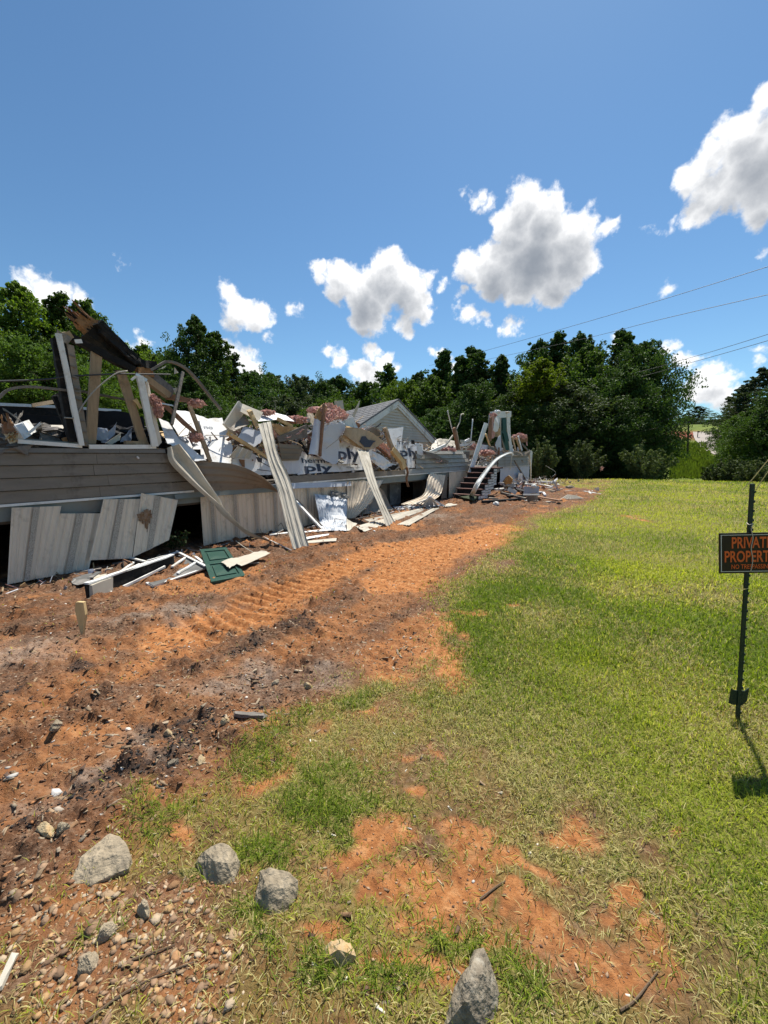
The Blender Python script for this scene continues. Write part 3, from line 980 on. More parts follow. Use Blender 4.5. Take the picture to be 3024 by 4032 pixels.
def tree_protos(kind, seed):
    """unit-height tree: (trunk verts, faces), (leaf verts, faces)"""
    rnd = np.random.default_rng(seed); pr = random.Random(seed)
    prof = {'cone': lambda t: .205 * (1 - t) ** .68 * (.55 + .45 * min(1, t / .25)) + .018, 'oval': lambda t: .22 * math.sin(math.pi * min(1, (t * .88 + .12))) ** .7 + .015,
            'round': lambda t: .30 * math.sin(math.pi * min(1, t * .86 + .13)) ** .6 + .02, 'pine': lambda t: .20 * (1 - t) ** .6 + .025}[kind]
    base = {'cone': .10, 'oval': .12, 'round': .14, 'pine': .28}[kind]
    tv, tf = [], []
    lean = [Vector((pr.uniform(-.012, .012) * i, pr.uniform(-.012, .012) * i, i / 6)) for i in range(7)]
    v, f = tube([p * 1.0 for p in lean], .020, 12, 6, .003); tv += v; tf += f
    cs, rs = [], []
    nl = {'cone': 150, 'oval': 150, 'round': 170, 'pine': 120}[kind]
    for i in range(nl):
        t = (i + .5) / nl
        h = base + (1 - base) * t * .97
        az = i * 2.39996 + pr.uniform(-.5, .5)
        L = prof(t) * pr.uniform(.62, 1.18)
        if pr.random() < .10: L *= 1.25
        rise = {'cone': .55, 'oval': .5, 'round': .45, 'pine': .10}[kind] + pr.uniform(-.25, .25)
        k = min(6, max(0, h * 6)); i0 = min(5, int(k)); root = lean[i0].lerp(lean[i0 + 1], k - i0)
        root = Vector((root.x, root.y, h - L * rise * .5))
        dr = Vector((math.cos(az), math.sin(az), rise))
        mid = root + dr * L * .55 + Vector((0, 0, -.006)); tip = root + dr * L
        if i % 2 == 0:
            v, f = tube([root, mid, tip], .0055 * (1 - t * .6), 3, 4, .0015)
            o = len(tv); tv += v; tf += [tuple(q + o for q in g) for g in f]
        nq = {'cone': 4, 'oval': 6, 'round': 7, 'pine': 4}[kind]
        for q in range(nq):
            s = .35 + .65 * q / (nq - 1) + pr.uniform(-.08, .08)
            c = root + dr * L * s + Vector((pr.uniform(-1, 1), pr.uniform(-1, 1), pr.uniform(-.7, .7))) * L * .22
            cs.append(c[:]); rs.append(min(.052, max(.016, L * (.20 if kind != 'pine' else .18))) * pr.uniform(.7, 1.25))
    cs.append((lean[6].x, lean[6].y, .985)); rs.append(.022)
    per, size = {'cone': (40, .0150), 'oval': (38, .0155), 'round': (38, .0160), 'pine': (40, .0135)}[kind]
    lv, lf = leaf_cloud(np.array(cs), np.array(rs), per, size, rnd, .8 if kind != 'pine' else .5)
    return (tv, tf), (lv, lf)


PROTO = {}
for kd, sd in (('cone', 1), ('cone', 2), ('oval', 3), ('oval', 4), ('round', 5), ('round', 6), ('pine', 7), ('pine', 8)):
    (tv, tf), (lv, lf) = tree_protos(kd, sd)
    PROTO.setdefault(kd, []).append((mesh_data('trunk', tv, tf, M['bark']), (lv, lf), {}))


def crown_mesh(kd, idx, mat):
    tm, (lv, lf), cache = PROTO[kd][idx]
    if 'm' not in cache: cache['m'] = mesh_data('crown', lv, lf, M[mat])
    return cache['m']


def tree(px, top, wide, dist, kd, idx, mat, label, group, rot=0., name=None, base_drop=0.):
    """a tree whose foot stands at forward distance dist under photo column px, its tip at row top"""
    tip = Dp(px, top, dist)
    foot = on_ground(tip)
    foot.z -= .05 + base_drop
    H = tip.z - foot.z
    nat = {'cone': .42, 'oval': .50, 'round': .66, 'pine': .46}[kd]
    wm = wide / FPX * dist / (nat * H)
    o = thing(name or {'cone': 'sweetgum_tree', 'oval': 'hardwood_tree', 'round': 'oak_tree', 'pine': 'pine_tree'}[kd], label, 'tree', foot, group)
    o.rotation_euler = (0, 0, rot); o.scale = (H * wm, H * wm, H)
    for nm_, me in (('trunk', PROTO[kd][idx][0]), ('crown', crown_mesh(kd, idx, mat))):
        c = bpy.data.objects.new(nm_, me); COL.objects.link(c); c.parent = o
        if nm_ == 'crown': c.material_slots[0].link = 'OBJECT'; c.material_slots[0].material = M[mat]
    return o


GL, GM, GR, GF = 'trees behind the burnt end of the home', 'trees of the wood behind the wreck', 'trees at the edge of the lawn', 'trees beside the far road'
TREES = [
 # px, top, width, dist, kind, idx, leaf, label, group
 (30, 1105, 300, 24, 'oval', 0, 'leaf_light', 'tall thin-topped tree at the very edge of the picture behind the burnt end', GL),
 (165, 1130, 300, 25, 'cone', 0, 'leaf_mid', 'tall pointed green tree rising behind the charred post, its top against a cloud', GL),
 (300, 1160, 270, 27, 'oval', 1, 'leaf_mid', 'tall tree with a ragged top just above the charred beam end', GL),
 (-120, 1150, 330, 22, 'oval', 1, 'leaf_light', 'broad tree cut off by the picture edge behind the burnt end', GL),
 (420, 1330, 260, 30, 'round', 0, 'leaf_light', 'light green tree low behind the bent conduit and tan stud', GL),
 (560, 1345, 260, 34, 'oval', 0, 'leaf_light', 'small light green tree in the gap beneath the little cloud', GL),
 (100, 1340, 360, 21, 'round', 1, 'leaf_mid', 'leafy low tree filling the space between charred post and picture edge', GL),
 (300, 1400, 330, 22, 'round', 0, 'leaf_mid', 'leafy low tree seen between the two standing studs of the burnt end', GL),
 (740, 1232, 250, 32, 'oval', 0, 'leaf_dark', 'tallest dark tree standing alone above the arched grey strip', GL),
 (840, 1300, 240, 33, 'cone', 1, 'leaf_mid', 'sunlit green tree leaning on the tallest dark tree above the arched strip', GL),
 (900, 1385, 230, 36, 'pine', 0, 'leaf_dark', 'dark evergreen sloping down beside the big cloud base', GL),
 (740, 1480, 330, 29, 'round', 1, 'leaf_dark', 'dark bushy tree behind the white printed sheets', GL),
 (640, 1380, 240, 36, 'round', 0, 'leaf_mid', 'rounded green tree left of the tallest dark tree', GL),
 (985, 1455, 260, 52, 'round', 0, 'leaf_dark', 'rounded dark tree at the start of the low far wood', GM),
 (1090, 1462, 240, 56, 'oval', 1, 'leaf_dark', 'dark tree of the low wood above the torn grey gutter box', GM),
 (1180, 1478, 240, 58, 'round', 1, 'leaf_blue', 'greyish tree of the low wood left of the pink insulation peak', GM),
 (1270, 1492, 230, 60, 'round', 0, 'leaf_dark', 'dark tree of the low wood directly above the pink insulation peak', GM),
 (1360, 1478, 250, 60, 'oval', 0, 'leaf_dark', 'dark tree of the low wood between pink peak and gable', GM),
 (1440, 1500, 230, 58, 'round', 1, 'leaf_mid', 'green tree of the low wood over the gable shingles', GM),
 (1130, 1560, 300, 46, 'round', 1, 'leaf_blue', 'pale grey-green bush-like tree in front of the low wood', GM),
 (1300, 1560, 300, 48, 'round', 0, 'leaf_mid', 'bushy mid-height tree just behind the insulation peak', GM),
 (1000, 1560, 300, 44, 'round', 0, 'leaf_dark', 'bushy dark tree behind the torn grey gutter box', GM),
 (1535, 1430, 230, 52, 'cone', 1, 'leaf_mid', 'forked green tree whose top stands above the gable ridge', GM),
 (1600, 1500, 260, 44, 'round', 1, 'leaf_light', 'yellow-green rounded tree behind the gable', GM),
 (1640, 1455, 200, 60, 'oval', 1, 'leaf_dark', 'dark distant treetop between the forked tree and the first spire', GM),
 (1700, 1480, 260, 42, 'oval', 0, 'leaf_mid', 'green tree right of the gable with a sloping top', GM),
 (1715, 1382, 260, 46, 'cone', 0, 'leaf_dark', 'first dark pointed spire of the tall grove', GR),
 (1805, 1398, 260, 43, 'cone', 1, 'leaf_dark', 'loose pointed tree between the first and second spires', GR),
 (1910, 1352, 290, 42, 'cone', 0, 'leaf_dark', 'second dark pointed spire of the tall grove, above the door frame', GR),
 (1985, 1395, 240, 41, 'cone', 1, 'leaf_dark', 'narrow small spire between the second spire and the lime-topped tree', GR),
 (2110, 1345, 270, 44, 'oval', 1, 'leaf_dark', 'dark broad tree standing behind the lime-topped tree', GR),
 (2195, 1300, 290, 43, 'cone', 1, 'leaf_dark', 'tall dark tree with a blunt cone top behind the lime-topped tree', GR),
 (2140, 1412, 290, 33, 'oval', 0, 'leaf_lime', 'lime-topped yellow-green tree in front of the grove', GR),
 (2310, 1310, 260, 42, 'oval', 1, 'leaf_dark', 'tall ragged double-topped tree in the middle of the grove', GR),
 (2320, 1345, 290, 37, 'oval', 0, 'leaf_mid', 'greenish full tree under the double-topped tree', GR),
 (2500, 1276, 300, 39, 'cone', 0, 'leaf_dark', 'tallest spire of the grove, its pale tip above all others', GR),
 (2555, 1345, 290, 36, 'round', 0, 'leaf_dark', 'big rounded dark tree ending the grove beside the far road', GR),
 (2480, 1440, 340, 33, 'round', 1, 'leaf_dark', 'dark wide tree filling the grove below the tallest spire', GR),
 (2020, 1540, 300, 34, 'round', 0, 'leaf_dark', 'dark low tree behind the green door', GR),
 (1765, 1455, 280, 47, 'oval', 0, 'leaf_dark', 'dark full tree filling the gap right of the first spire', GR),
 (1860, 1440, 280, 46, 'oval', 1, 'leaf_dark', 'dark full tree filling the gap left of the second spire', GR),
 (1960, 1450, 260, 45, 'oval', 0, 'leaf_dark', 'dark full tree behind the narrow small spire', GR),
 (1640, 1500, 260, 50, 'oval', 1, 'leaf_dark', 'dark full tree rising behind the gable peak', GR),
 (1860, 1510, 280, 36, 'round', 1, 'leaf_dark', 'dark low tree behind the thin white pipes', GR),
 (2250, 1500, 320, 32, 'oval', 1, 'leaf_blue', 'grey-green tree in the middle of the grove above the shrubs', GR),
 (2570, 1590, 170, 33, 'round', 0, 'leaf_dark', 'low dark tree at the foot of the big rounded tree', GR),
 (1740, 1600, 260, 36, 'round', 0, 'leaf_dark', 'low dark tree right behind the gable end', GR),
 (2400, 1570, 300, 31, 'round', 1, 'leaf_dark', 'low dark tree behind the gap between two pale shrubs', GR),
 (2150, 1600, 260, 31, 'round', 0, 'leaf_dark', 'low dark tree behind the shrub nearest the wreck', GR),
 (2880, 1560, 150, 62, 'pine', 0, 'leaf_blue', 'pine beside the road with its tip lowest of the roadside pines', GF),
 (2925, 1505, 180, 58, 'pine', 1, 'leaf_blue', 'bluish pine second in the slope of roadside pines', GF),
 (2985, 1475, 190, 55, 'pine', 0, 'leaf_blue', 'bluish pine third in the slope of roadside pines', GF),
 (3050, 1440, 230, 52, 'pine', 1, 'leaf_blue', 'highest roadside pine, cut by the picture edge', GF),
 (2945, 1620, 180, 47, 'oval', 0, 'leaf_mid', 'green broadleaf tree in front of the roadside pines', GF),
 (3010, 1590, 230, 42, 'oval', 1, 'leaf_mid', 'sunlit broadleaf tree behind the sign post', GF),
 (2885, 1690, 110, 52, 'round', 0, 'leaf_mid', 'small leafy tree hiding the bend of the road', GF),
 (3100, 1520, 260, 40, 'round', 1, 'leaf_dark', 'dark tree mostly outside the picture behind the sign post', GF),
 (2740, 1600, 150, 150, 'pine', 0, 'leaf_blue', 'lone dark pine at the top of the far hill behind the pole', GF),
 (2700, 1640, 150, 140, 'pine', 1, 'leaf_blue', 'shorter pine at the top of the far hill beside the red bank', GF),
 (2790, 1660, 160, 160, 'round', 0, 'leaf_dark', 'distant round tree where the road goes over the hill', GF),
 (2835, 1650, 130, 150, 'round', 1, 'leaf_dark', 'distant round tree right of the road on the hill', GF),
]
for i, t_ in enumerate(TREES): tree(*t_, rot=i * 1.7)


# far wood that closes the gaps low down: one mass
def wood_mass(name, label, spans, seed):
    rnd = np.random.default_rng(seed); cs, rs = [], []
    for x0, x1, top, dist, zb, n in spans:
        for k in range(n):
            px = x0 + (x1 - x0) * rnd.random()
            y = dist + rnd.uniform(-3, 4)
            p = Dp(px, 1790, y)
            tz_ = Dp(px, top + rnd.uniform(-20, 60), y).z
            b = float(terrain(np.array([p.x]), np.array([p.y]))[0])
            cs.append((p.x, p.y, b + (tz_ - b) * rnd.random())); rs.append(rnd.uniform(.8, 1.7))
    v, f = leaf_cloud(np.array(cs), np.array(rs), 26, .52, rnd, .9)
    tag(mk(name, v, f, M['leaf_dark']), label, 'wood', kind='stuff')


wood_mass('woods', 'dark undergrowth and wood closing off the yard behind the trees',
          [(-300, 700, 1480, 38, 0, 300), (600, 1000, 1560, 42, 0, 130), (900, 1560, 1560, 66, 0, 420), (1500, 2560, 1560, 49, 0, 560), (2920, 3200, 1640, 66, 0, 130)], 5)


# crape myrtle shrubs at the edge of the lawn
def shrub(px, top, wide, y, label, seed, flower=False):
    rnd = np.random.default_rng(seed); pr = random.Random(seed)
    tip = Dp(px, top, y); foot = on_ground(tip); H = tip.z - foot.z; Wm = wide / FPX * y / 2
    o = thing('shrub', label, 'shrub', foot, 'shrubs along the far lawn edge')
    sv, sf, cs, rs = [], [], [], []
    for k in range(34):
        az = pr.uniform(0, 6.28); out = pr.uniform(.1, 1.0) ** .7
        hgt = H * (1.02 - .42 * out ** 2) * pr.uniform(.72, 1.03)
        a = foot + Vector((math.cos(az), math.sin(az), 0)) * .18 * pr.random()
        b = foot + Vector((math.cos(az) * Wm * out * .6, math.sin(az) * Wm * out * .6, hgt * .6))
        c = foot + Vector((math.cos(az) * Wm * out, math.sin(az) * Wm * out, hgt))
        v, f = tube([a, b, c], .018, 6, 4, .004); q = len(sv); sv += v; sf += [tuple(i + q for i in g) for g in f]
        cur = catmull([a, b, c], 14)
        for j in range(3, 15): cs.append((cur[j] + Vector((pr.uniform(-.1, .1), pr.uniform(-.1, .1), pr.uniform(-.05, .05))))[:]); rs.append(.27 - .013 * j)
    lv, lf = leaf_cloud(np.array(cs), np.array(rs), 26, .115, rnd, 1.1, .5)
    mk('branches', sv, sf, M['stem'], o)
    mk('crown', lv, lf, M['leaf_shrub'], o)
    if flower:
        fv, ff = leaf_cloud(np.array([Dp(2372, 1842, y - .9)[:], Dp(2366, 1850, y - .9)[:]]), np.array([.12, .1]), 40, .06, rnd)
        mk('flower', fv, ff, M['pink'], o)


shrub(2130, 1728, 150, 26.6, 'pale-leaved shrub nearest the broken end of the home', 1)
shrub(2292, 1730, 185, 26.8, 'pale-leaved shrub with a small pink bloom, second along the lawn edge', 2, True)
shrub(2540, 1738, 225, 26.8, 'widest pale-leaved shrub, third along the lawn edge', 3)
shrub(2850, 1800, 150, 29.5, 'dark low shrub beside the grassy bank below the road', 4)
shrub(2960, 1800, 190, 28.5, 'dark shrub against the trees just left of the sign post top', 5)
shrub(3060, 1790, 230, 27.0, 'shrub behind the sign post, cut by the picture edge', 6)
# tall weeds on the bank under the road
rnd_ = np.random.default_rng(9)
bl = []
for k in range(5200):
    wx_, wy_ = rnd_.uniform(2635, 2860), rnd_.uniform(1745, 1886)
    if wx_ > 2748 + (wy_ - 1700) * .55 and wy_ < 1800: continue
    p = Tp(wx_, wy_, 160)
    bl.append(p)
bx = np.array([q[:] for q in bl]); n_ = len(bx)
hh = rnd_.uniform(.25, .7, n_); ww = .0016 * np.linalg.norm(bx, axis=1) * rnd_.uniform(.7, 1.4, n_); an = rnd_.uniform(0, 6.28, n_)
dx = np.stack([np.cos(an), np.sin(an), 0 * an], 1); le = rnd_.normal(size=(n_, 3)) * .18; le[:, 2] = 0
bv = np.stack([bx - dx * ww[:, None], bx + dx * ww[:, None], bx + (le + [0, 0, 1]) * hh[:, None]], 1).reshape(-1, 3)
tag(mk('tall_weeds', bv, np.arange(n_ * 3).reshape(-1, 3), M['weed']), 'tall green weeds on the bank below the far road', 'weeds', kind='stuff')

# utility pole, mailbox and wires
pf = Tp(2707, 1790, 300); pf = on_ground(Vector((pf.x, pf.y, 0)))
pt = Dp(2713, 1622, pf.y)
o = thing('utility_pole', 'dark wooden utility pole on the grassy bank beside the far road', 'utility pole', pf)
mk('shaft', *tube([pf, Vector((pt.x, pt.y, pt.z))], .15, 4, 8, .10), M['pole'], o, True)
mk('insulator', *tube([pt + Vector((0, 0, -.05)), pt + Vector((0, 0, .22))], .05, 2, 6), M['metal'], o)
mk('wire_bracket', *box_between(pt + Vector((-.35, 0, -.9)), pt + Vector((.35, 0, -.9)), .08, .1), M['pole'], o)
mb = on_ground(Tp(2746, 1724, 300))
o = thing('mailbox', 'small dark mailbox on a post beside the far road', 'mailbox', mb)
mk('post', *box_between(mb, mb + Vector((0, 0, 1.1)), .10, .10), M['pole'], o)
v, f = tube([mb + Vector((-.15, -.2, 1.2)), mb + Vector((.4, .2, 1.2))], .15, 2, 8)
mk('box', v, f, M['pole'], o)
farp = Dp(1096, 1600, 50); fg = on_ground(farp)
o = thing('utility_pole', 'thin far utility pole in front of the low wood, left of the insulation peak', 'utility pole', fg)
mk('shaft', *tube([fg, Dp(1096, 1560, 50)], .13, 3, 6, .09), M['pole'], o)
mk('insulator', *tube([Dp(1096, 1562, 50), Dp(1096, 1553, 50)], .05, 2, 6), M['metal'], o)
WIRES = [('highest thin power wire sloping across the sky', (3200, 995, 17), (2500, 1212, 25), (1950, 1370, 38), (1690, 1440, 50)),
         ('second power wire crossing behind the tallest spire', (3200, 1120, 17), (2600, 1258, 25), (2250, 1345, 34), (1800, 1440, 50)),
         ('upper of the two close wires right of the grove', (3200, 1262, 18), (2730, 1405, 27), (2400, 1490, 34), (1800, 1610, 46)),
         ('lower of the two close wires right of the grove', (3200, 1290, 18), (2730, 1425, 27), (2380, 1515, 34), (1700, 1650, 46)),
         ('faint wire sagging over the low wood to the thin far pole', (1800, 1540, 50), (1600, 1590, 50), (1300, 1612, 50), (1096, 1580, 50))]
for lb, *ps in WIRES:
    tag(mk('power_wire', *tube([Dp(*p) for p in ps], .011 if 'faint' in lb else .014, 30, 4), M['cable']), lb, 'wire', 'overhead wires')

# ================================================================ the wrecked mobile home
HOME = thing('mobile_home', 'wrecked beige mobile home with torn siding, white skirting and no roof', 'mobile home', hw(10, -2, 0))


def uu(px, py=1850, n=0.): return uz(Wp(px, py, n))[0]


def hbox(name, u0, u1, n0, n1, z0, z1, mat, parent=HOME, du=0.):
    v = [hw(u, n, z) for z in (z0, z1) for u, n in ((u0, n0), (u1, n0), (u1, n1), (u0, n1))]
    f = [(0, 1, 2, 3), (7, 6, 5, 4), (0, 4, 5, 1), (1, 5, 6, 2), (2, 6, 7, 3), (3, 7, 4, 0)]
    f = [tuple(reversed(q)) for q in f]
    return mk(name, v, f, mat, parent)


def siding_board(u0, u1, z0, z1, mat, nb=.026, nt=.004, sag=0.):
    nn = max(2, int((u1 - u0) / .35)); v, f = [], []
    for i in range(nn + 1):
        u = u0 + (u1 - u0) * i / nn
        w = random.uniform(-.0035, .0035)
        zs = -sag * math.sin(math.pi * i / nn)
        for n_, z in ((nt + w * .4, z1 - .016 + zs), (nb + w, z0 + .004 + zs), (nb - .012 + w, z0 + .004 + zs), (nt - .012, z1 - .016 + zs)):
            v.append(hw(u, n_, z))
    for i in range(nn):
        for k in range(4):
            a, b = i * 4 + k, i * 4 + (k + 1) % 4
            f.append((a, a + 4, b + 4, b))
    f.append((0, 1, 2, 3)); e = nn * 4; f.append((e + 3, e + 2, e + 1, e))
    return mk('siding_board', v, f, mat, HOME)


ROWS = [1.0, 1.155, 1.31, 1.465, 1.62, 1.775]
JOIN = uu(383)
# the burnt end: long boards under the two window openings
for r in range(5):
    top = 1.70 if r == 4 else ROWS[r + 1] + .012
    j = JOIN + (.0, .12, -.05, .0, .3)[r]
    end = (2.15, 2.6, 2.35, 2.2, 2.08)[r]
    siding_board(-2.2, j, ROWS[r], top, M['siding'])
    siding_board(j + .004, end, ROWS[r], top, M['siding'])
# middle: one course left, sheathing above
siding_board(4.5, 7.9, 1.0, 1.16, M['siding']); siding_board(7.9, 10.2, 1.0, 1.15, M['siding'])
# far stretch: courses still hanging
for r in range(4):
    siding_board((9.3, 9.95, 9.97, 10.0)[r], 14.6 - .25 * r, ROWS[r], ROWS[r + 1] + .01, M['siding_mid'], .045, .0)
siding_board(10.6, 13.6, ROWS[4], 1.74, M['siding_mid'], .045, 0)
for r in range(5):
    siding_board(17.6, 22.6 + random.uniform(-.2, .3), ROWS[r], ROWS[r + 1] + .01 if r < 4 else 1.73, M['siding_mid'], .045, 0)
hbox('lap_shadow_backing', -2.2, 2.7, -.04, -.012, .99, 1.69, M['char'])  # dark sheets behind the courses, painting the shadow lines under the laps
hbox('lap_shadow_backing', 10.0, 14.3, -.04, -.022, .99, 1.72, M['siding_dark'])
hbox('lap_shadow_backing', 17.6, 22.5, -.04, -.022, .99, 1.72, M['siding_dark'])
hbox('bottom_trim', -2.2, 4.62, .004, .034, .965, .997, M['white_trim'])
hbox('bottom_trim', 4.64, 14.4, .004, .036, .963, .996, M['white_trim'])
hbox('bottom_trim', 17.4, 22.9, .004, .034, .965, .996, M['white_trim'])
hbox('rim_joist', -2.2, 22.9, -.05, -.008, .78, .985, M['joist'])
hbox('floor_deck', -2.2, 22.85, -7.6, -.055, .74, .965, M['deck'])
hbox('unseen_rear_skirting', -2.2, 22.8, -7.65, -7.6, .0, .96, M['siding_dark'])  # unseen rear closure, added to keep the space under the floor dark
hbox('end_skirting', 22.85, 22.9, -7.6, -.06, -.02, 1.7, M['skirt'])
hbox('end_skirting', -2.25, -2.2, -7.6, -.06, .0, .96, M['siding_dark'])  # unseen near end, added to keep light out from under the floor
# block piers under the floor
for k, u in enumerate((1.2, 3.4, 5.7, 7.9, 8.9, 11.5)):
    hbox('pier', u, u + .4, -1.0, -.6, -.05, .74, M['siding_dark'])
hbox('furnace', uu(1535, 1950, -.5), uu(1578, 1950, -.5), -.9, -.5, -.02, .72, M['screen'])

# --- far corner post and end wall
mk('corner_post', *patch(Q(Z4, .02, (1030, 640), (1045, 800), (1045, 945)), Q(Z4, .02, (1060, 660), (1050, 800), (1048, 945)), 6, 4, None, .03), M['white_trim'], HOME)
mk('end_panel', *patch([hw(22.92, .0, 1.78), hw(22.92, 0, .0)], [hw(22.92, -1.1, 1.72), hw(22.92, -1.1, 0)], 6, 16, ribs(7, .02), .01, linear=True), M['skirt'], HOME)


# --- skirting panels of ribbed vinyl
def skirt(TL, TR, BR, BL, nrib=6, vent=(.40, .56), label=None, mat='skirt', crumple=.0, seed=0, top=.0):
    # edges run down the panel; ribs run with them
    v, f = patch([TL, BL], [TR, BR], 8, 26, ribs(nrib, .018), .006, crumple, seed, linear=True)
    p = mk('skirting_panel', v, f, M[mat], HOME)
    if vent:
        a, b = vent
        lift = ((Vector(BL) - Vector(TL)).cross(Vector(TR) - Vector(TL))).normalized()
        off = lift * (.024 if lift.dot(N) > 0 else -.024)
        e = lambda P, Q_, t: Vector(P).lerp(Vector(Q_), t) + off
        mk('vent_strip', *patch([e(TL, TR, a), e(BL, BR, a)], [e(TL, TR, b), e(BL, BR, b)], 3, 2, None, .004, linear=True), M['vent'], p)
    if label: tag(p, label)
    return p


def skirt_px(z, tl, tr, br, bl, nt=.06, nb=.2, **k):
    return skirt(Q(z, nt, tl)[0], Q(z, nt, tr)[0], Q(z, nb, br)[0], Q(z, nb, bl)[0], **k)


skirt_px(Z5, (105, 828), (568, 812), (425, 1475), (65, 1545), .05, .16, vent=(.42, .55))
skirt_px(Z5, (548, 882), (932, 880), (825, 1405), (425, 1478), .045, .14, vent=(.42, .58))
skirt_px(Z5, (962, 748), (1302, 746), (1225, 1300), (830, 1318), .07, .18, vent=(.42, .56))
skirt_px(Z5, (1312, 690), (1655, 755), (1572, 1130), (1235, 1292), .09, .2, vent=(.36, .52), label='skirting panel with a rusty brown stain')
for k_, (x_, y0_, y1_, w_) in enumerate(((1300, 880, 960, 26), (1330, 860, 985, 20), (1362, 838, 1030, 24), (1392, 845, 980, 18), (1410, 880, 930, 10), (1372, 1000, 1060, 7))):
    mk('rust_stain', *sheet(torn(Q(Z5, .168, (x_ - w_, y0_ + 8), (x_ + w_, y0_), (x_ + w_ * .5, y1_), (x_ - w_ * .3, y1_ - 14)), .006, 4, seed=k_), .0015), M['rust'], HOME)
# upright run in the middle
us = [uu(787, 2000) + .0]
while us[-1] < uu(1400, 1950): us.append(us[-1] + .47)
for a, b in zip(us, us[1:]):
    skirt(hw(a + .004, .012, .93), hw(b, .012, .935), hw(b, .02, .02), hw(a + .004, .02, .0), 5, (.38, .52))
for a in (uu(1765, 1900), uu(1790, 1900), uu(1815, 1900), uu(1838, 1900)):
    skirt(hw(a, .012, .95), hw(a + .62, .012, .95), hw(a + .62, .02, 0), hw(a, .02, 0), 5, None)
for k in range(8):
    a = 17.9 + k * .62
    skirt(hw(a, .012, .95), hw(a + .6, .012, .95), hw(a + .6, .02, 0), hw(a, .02, 0), 5, None, mat='sheathing_grey')
# panels bent away from the dark opening
mk('skirting_panel', *patch(Q(Z7, .05, (388, 350, .03), (392, 520, .1), (392, 692, .25)), Q(Z7, .1, (728, 335, .06), (610, 540, .2), (470, 690, .35)), 12, 40, ribs(9, .02, .35), .006), M['skirt'], HOME)
mk('skirting_panel', *patch(Q(Z7, .1, (690, 390, .1), (745, 450, .14), (795, 560, .2), (825, 608, .3)), Q(Z7, .0, (610, 440, -.1), (570, 520, -.05), (545, 600, .1), (530, 655, .25)), 12, 14, ribs(4, .012), .006), M['siding'], HOME)
mk('skirting_panel', *patch(Q(Z7, .1, (1165, 268, .05), (1140, 330, .2), (1100, 470, .35), (895, 562, .6)), Q(Z7, .1, (1310, 288, .05), (1290, 380, .12), (1255, 480, .3), (1130, 560, .7)), 16, 30, ribs(6, .018, .4), .006), M['skirt'], HOME)
mk('skirting_panel', *patch(Q(Z7, .0, (1312, 290, .02), (1268, 505, .1)), Q(Z7, .0, (1330, 262, .0), (1322, 500, .02)), 4, 10, ribs(2, .015), .006, linear=True), M['siding'], HOME)
# starter strip hanging under the trim
mk('starter_strip', *patch(Q(Z3, .03, (-20, 1248), (340, 1240), (645, 1232)), Q(Z3, .07, (-20, 1312), (340, 1298), (645, 1282)), 10, 3, None, .004, .004, 2), M['sheathing_grey'], HOME)
mk('starter_strip', *patch(Q(Z6, .03, (205, 470), (560, 425), (1160, 375)), Q(Z6, .05, (215, 512), (600, 480), (1170, 440)), 10, 3, None, .004, .004, 3), M['joist'], HOME)
# siding bulging off the wall
mk('peeled_siding', *patch(Q(Z6, .03, (385, 152, .02), (560, 160, .08), (750, 184, .16), (900, 232, .22), (1040, 312, .22), (1165, 425, .12)),
                           Q(Z6, .03, (385, 445, .03), (560, 430, .03), (750, 420, .03), (900, 410, .03), (1040, 400, .03), (1170, 440, .03)), 26, 12, laps(4, -.016), .006), M['siding'], HOME)
siding_board(2.1, 2.75, 1.0, 1.16, M['siding']); siding_board(2.15, 2.75, 1.155, 1.32, M['siding']); siding_board(2.1, 2.7, 1.31, 1.48, M['siding'])


# --- window openings of the burnt end
def bar(z, a, b, w, h, mat, name, n=0., parent=HOME, segs=1, jit=0., end=0., up=None):
    p0, p1 = Q(z, n, a)[0], Q(z, n, b)[0]
    return mk(name, *box_between(p0, p1, w, h, up or N, segs, jit, end), M[mat], parent)


bar(Z1, (165, 1512), (765, 1556), .05, .02, 'white_trim', 'window_sill', .0)
bar(Z1, (190, 1495), (740, 1535), .03, .02, 'joist', 'window_sill', -.05)
bar(Z1, (830, 1562), (1455, 1562), .06, .025, 'white_trim', 'window_sill', .0)
bar(Z1, (545, 505), (762, 1552), .06, .04, 'white_trim', 'corner_trim', .03, segs=6, jit=.004)
bar(Z1, (545, 560), (700, 1520), .16, .10, 'char', 'stud', -.07, segs=8, jit=.008)
mk('siding_strip', *patch(Q(Z1, -.01, (625, 600), (770, 1552)), Q(Z1, -.03, (690, 620), (832, 1562)), 64, 2, None, .02), M['siding'], HOME)
for k in range(9):
    t = (k + 1) / 9.4
    a, b = (630 + 142 * t, 600 + 952 * t), (692 + 140 * t, 622 + 940 * t)
    bar(Z1, a, b, .022, .012, 'siding_dark', 'lap_edge', .0)
bar(Z1, (900, 672), (845, 1538), .13, .04, 'wood_tan', 'stud', -.10, segs=5, jit=.004, end=.03)
bar(Z1, (1120, 850), (1350, 1560), .12, .05, 'wood_tan', 'stud', -.10, segs=5, jit=.006)
bar(Z1, (1090, 845), (1230, 1200), .06, .06, 'char', 'stud', -.18, segs=4, jit=.008)
mk('splinter', *sheet(torn(Q(Z1, -.03, (1235, 1125), (1275, 1110), (1325, 1205), (1300, 1210)), .01, 3), .01), M['wood_new'], HOME)
bar(Z1, (1300, 900), (1445, 1560), .09, .05, 'white_trim', 'corner_trim', .02, segs=6, jit=.006)
bar(Z1, (1330, 930), (1450, 1540), .07, .09, 'wood_brown', 'stud', -.06, segs=4, jit=.005)
mk('siding_strip', *patch(Q(Z1, .0, (1360, 940), (1475, 1560)), Q(Z1, -.02, (1385, 960), (1510, 1520)), 24, 2, None, .02, .004, 4), M['gable_siding'], HOME)
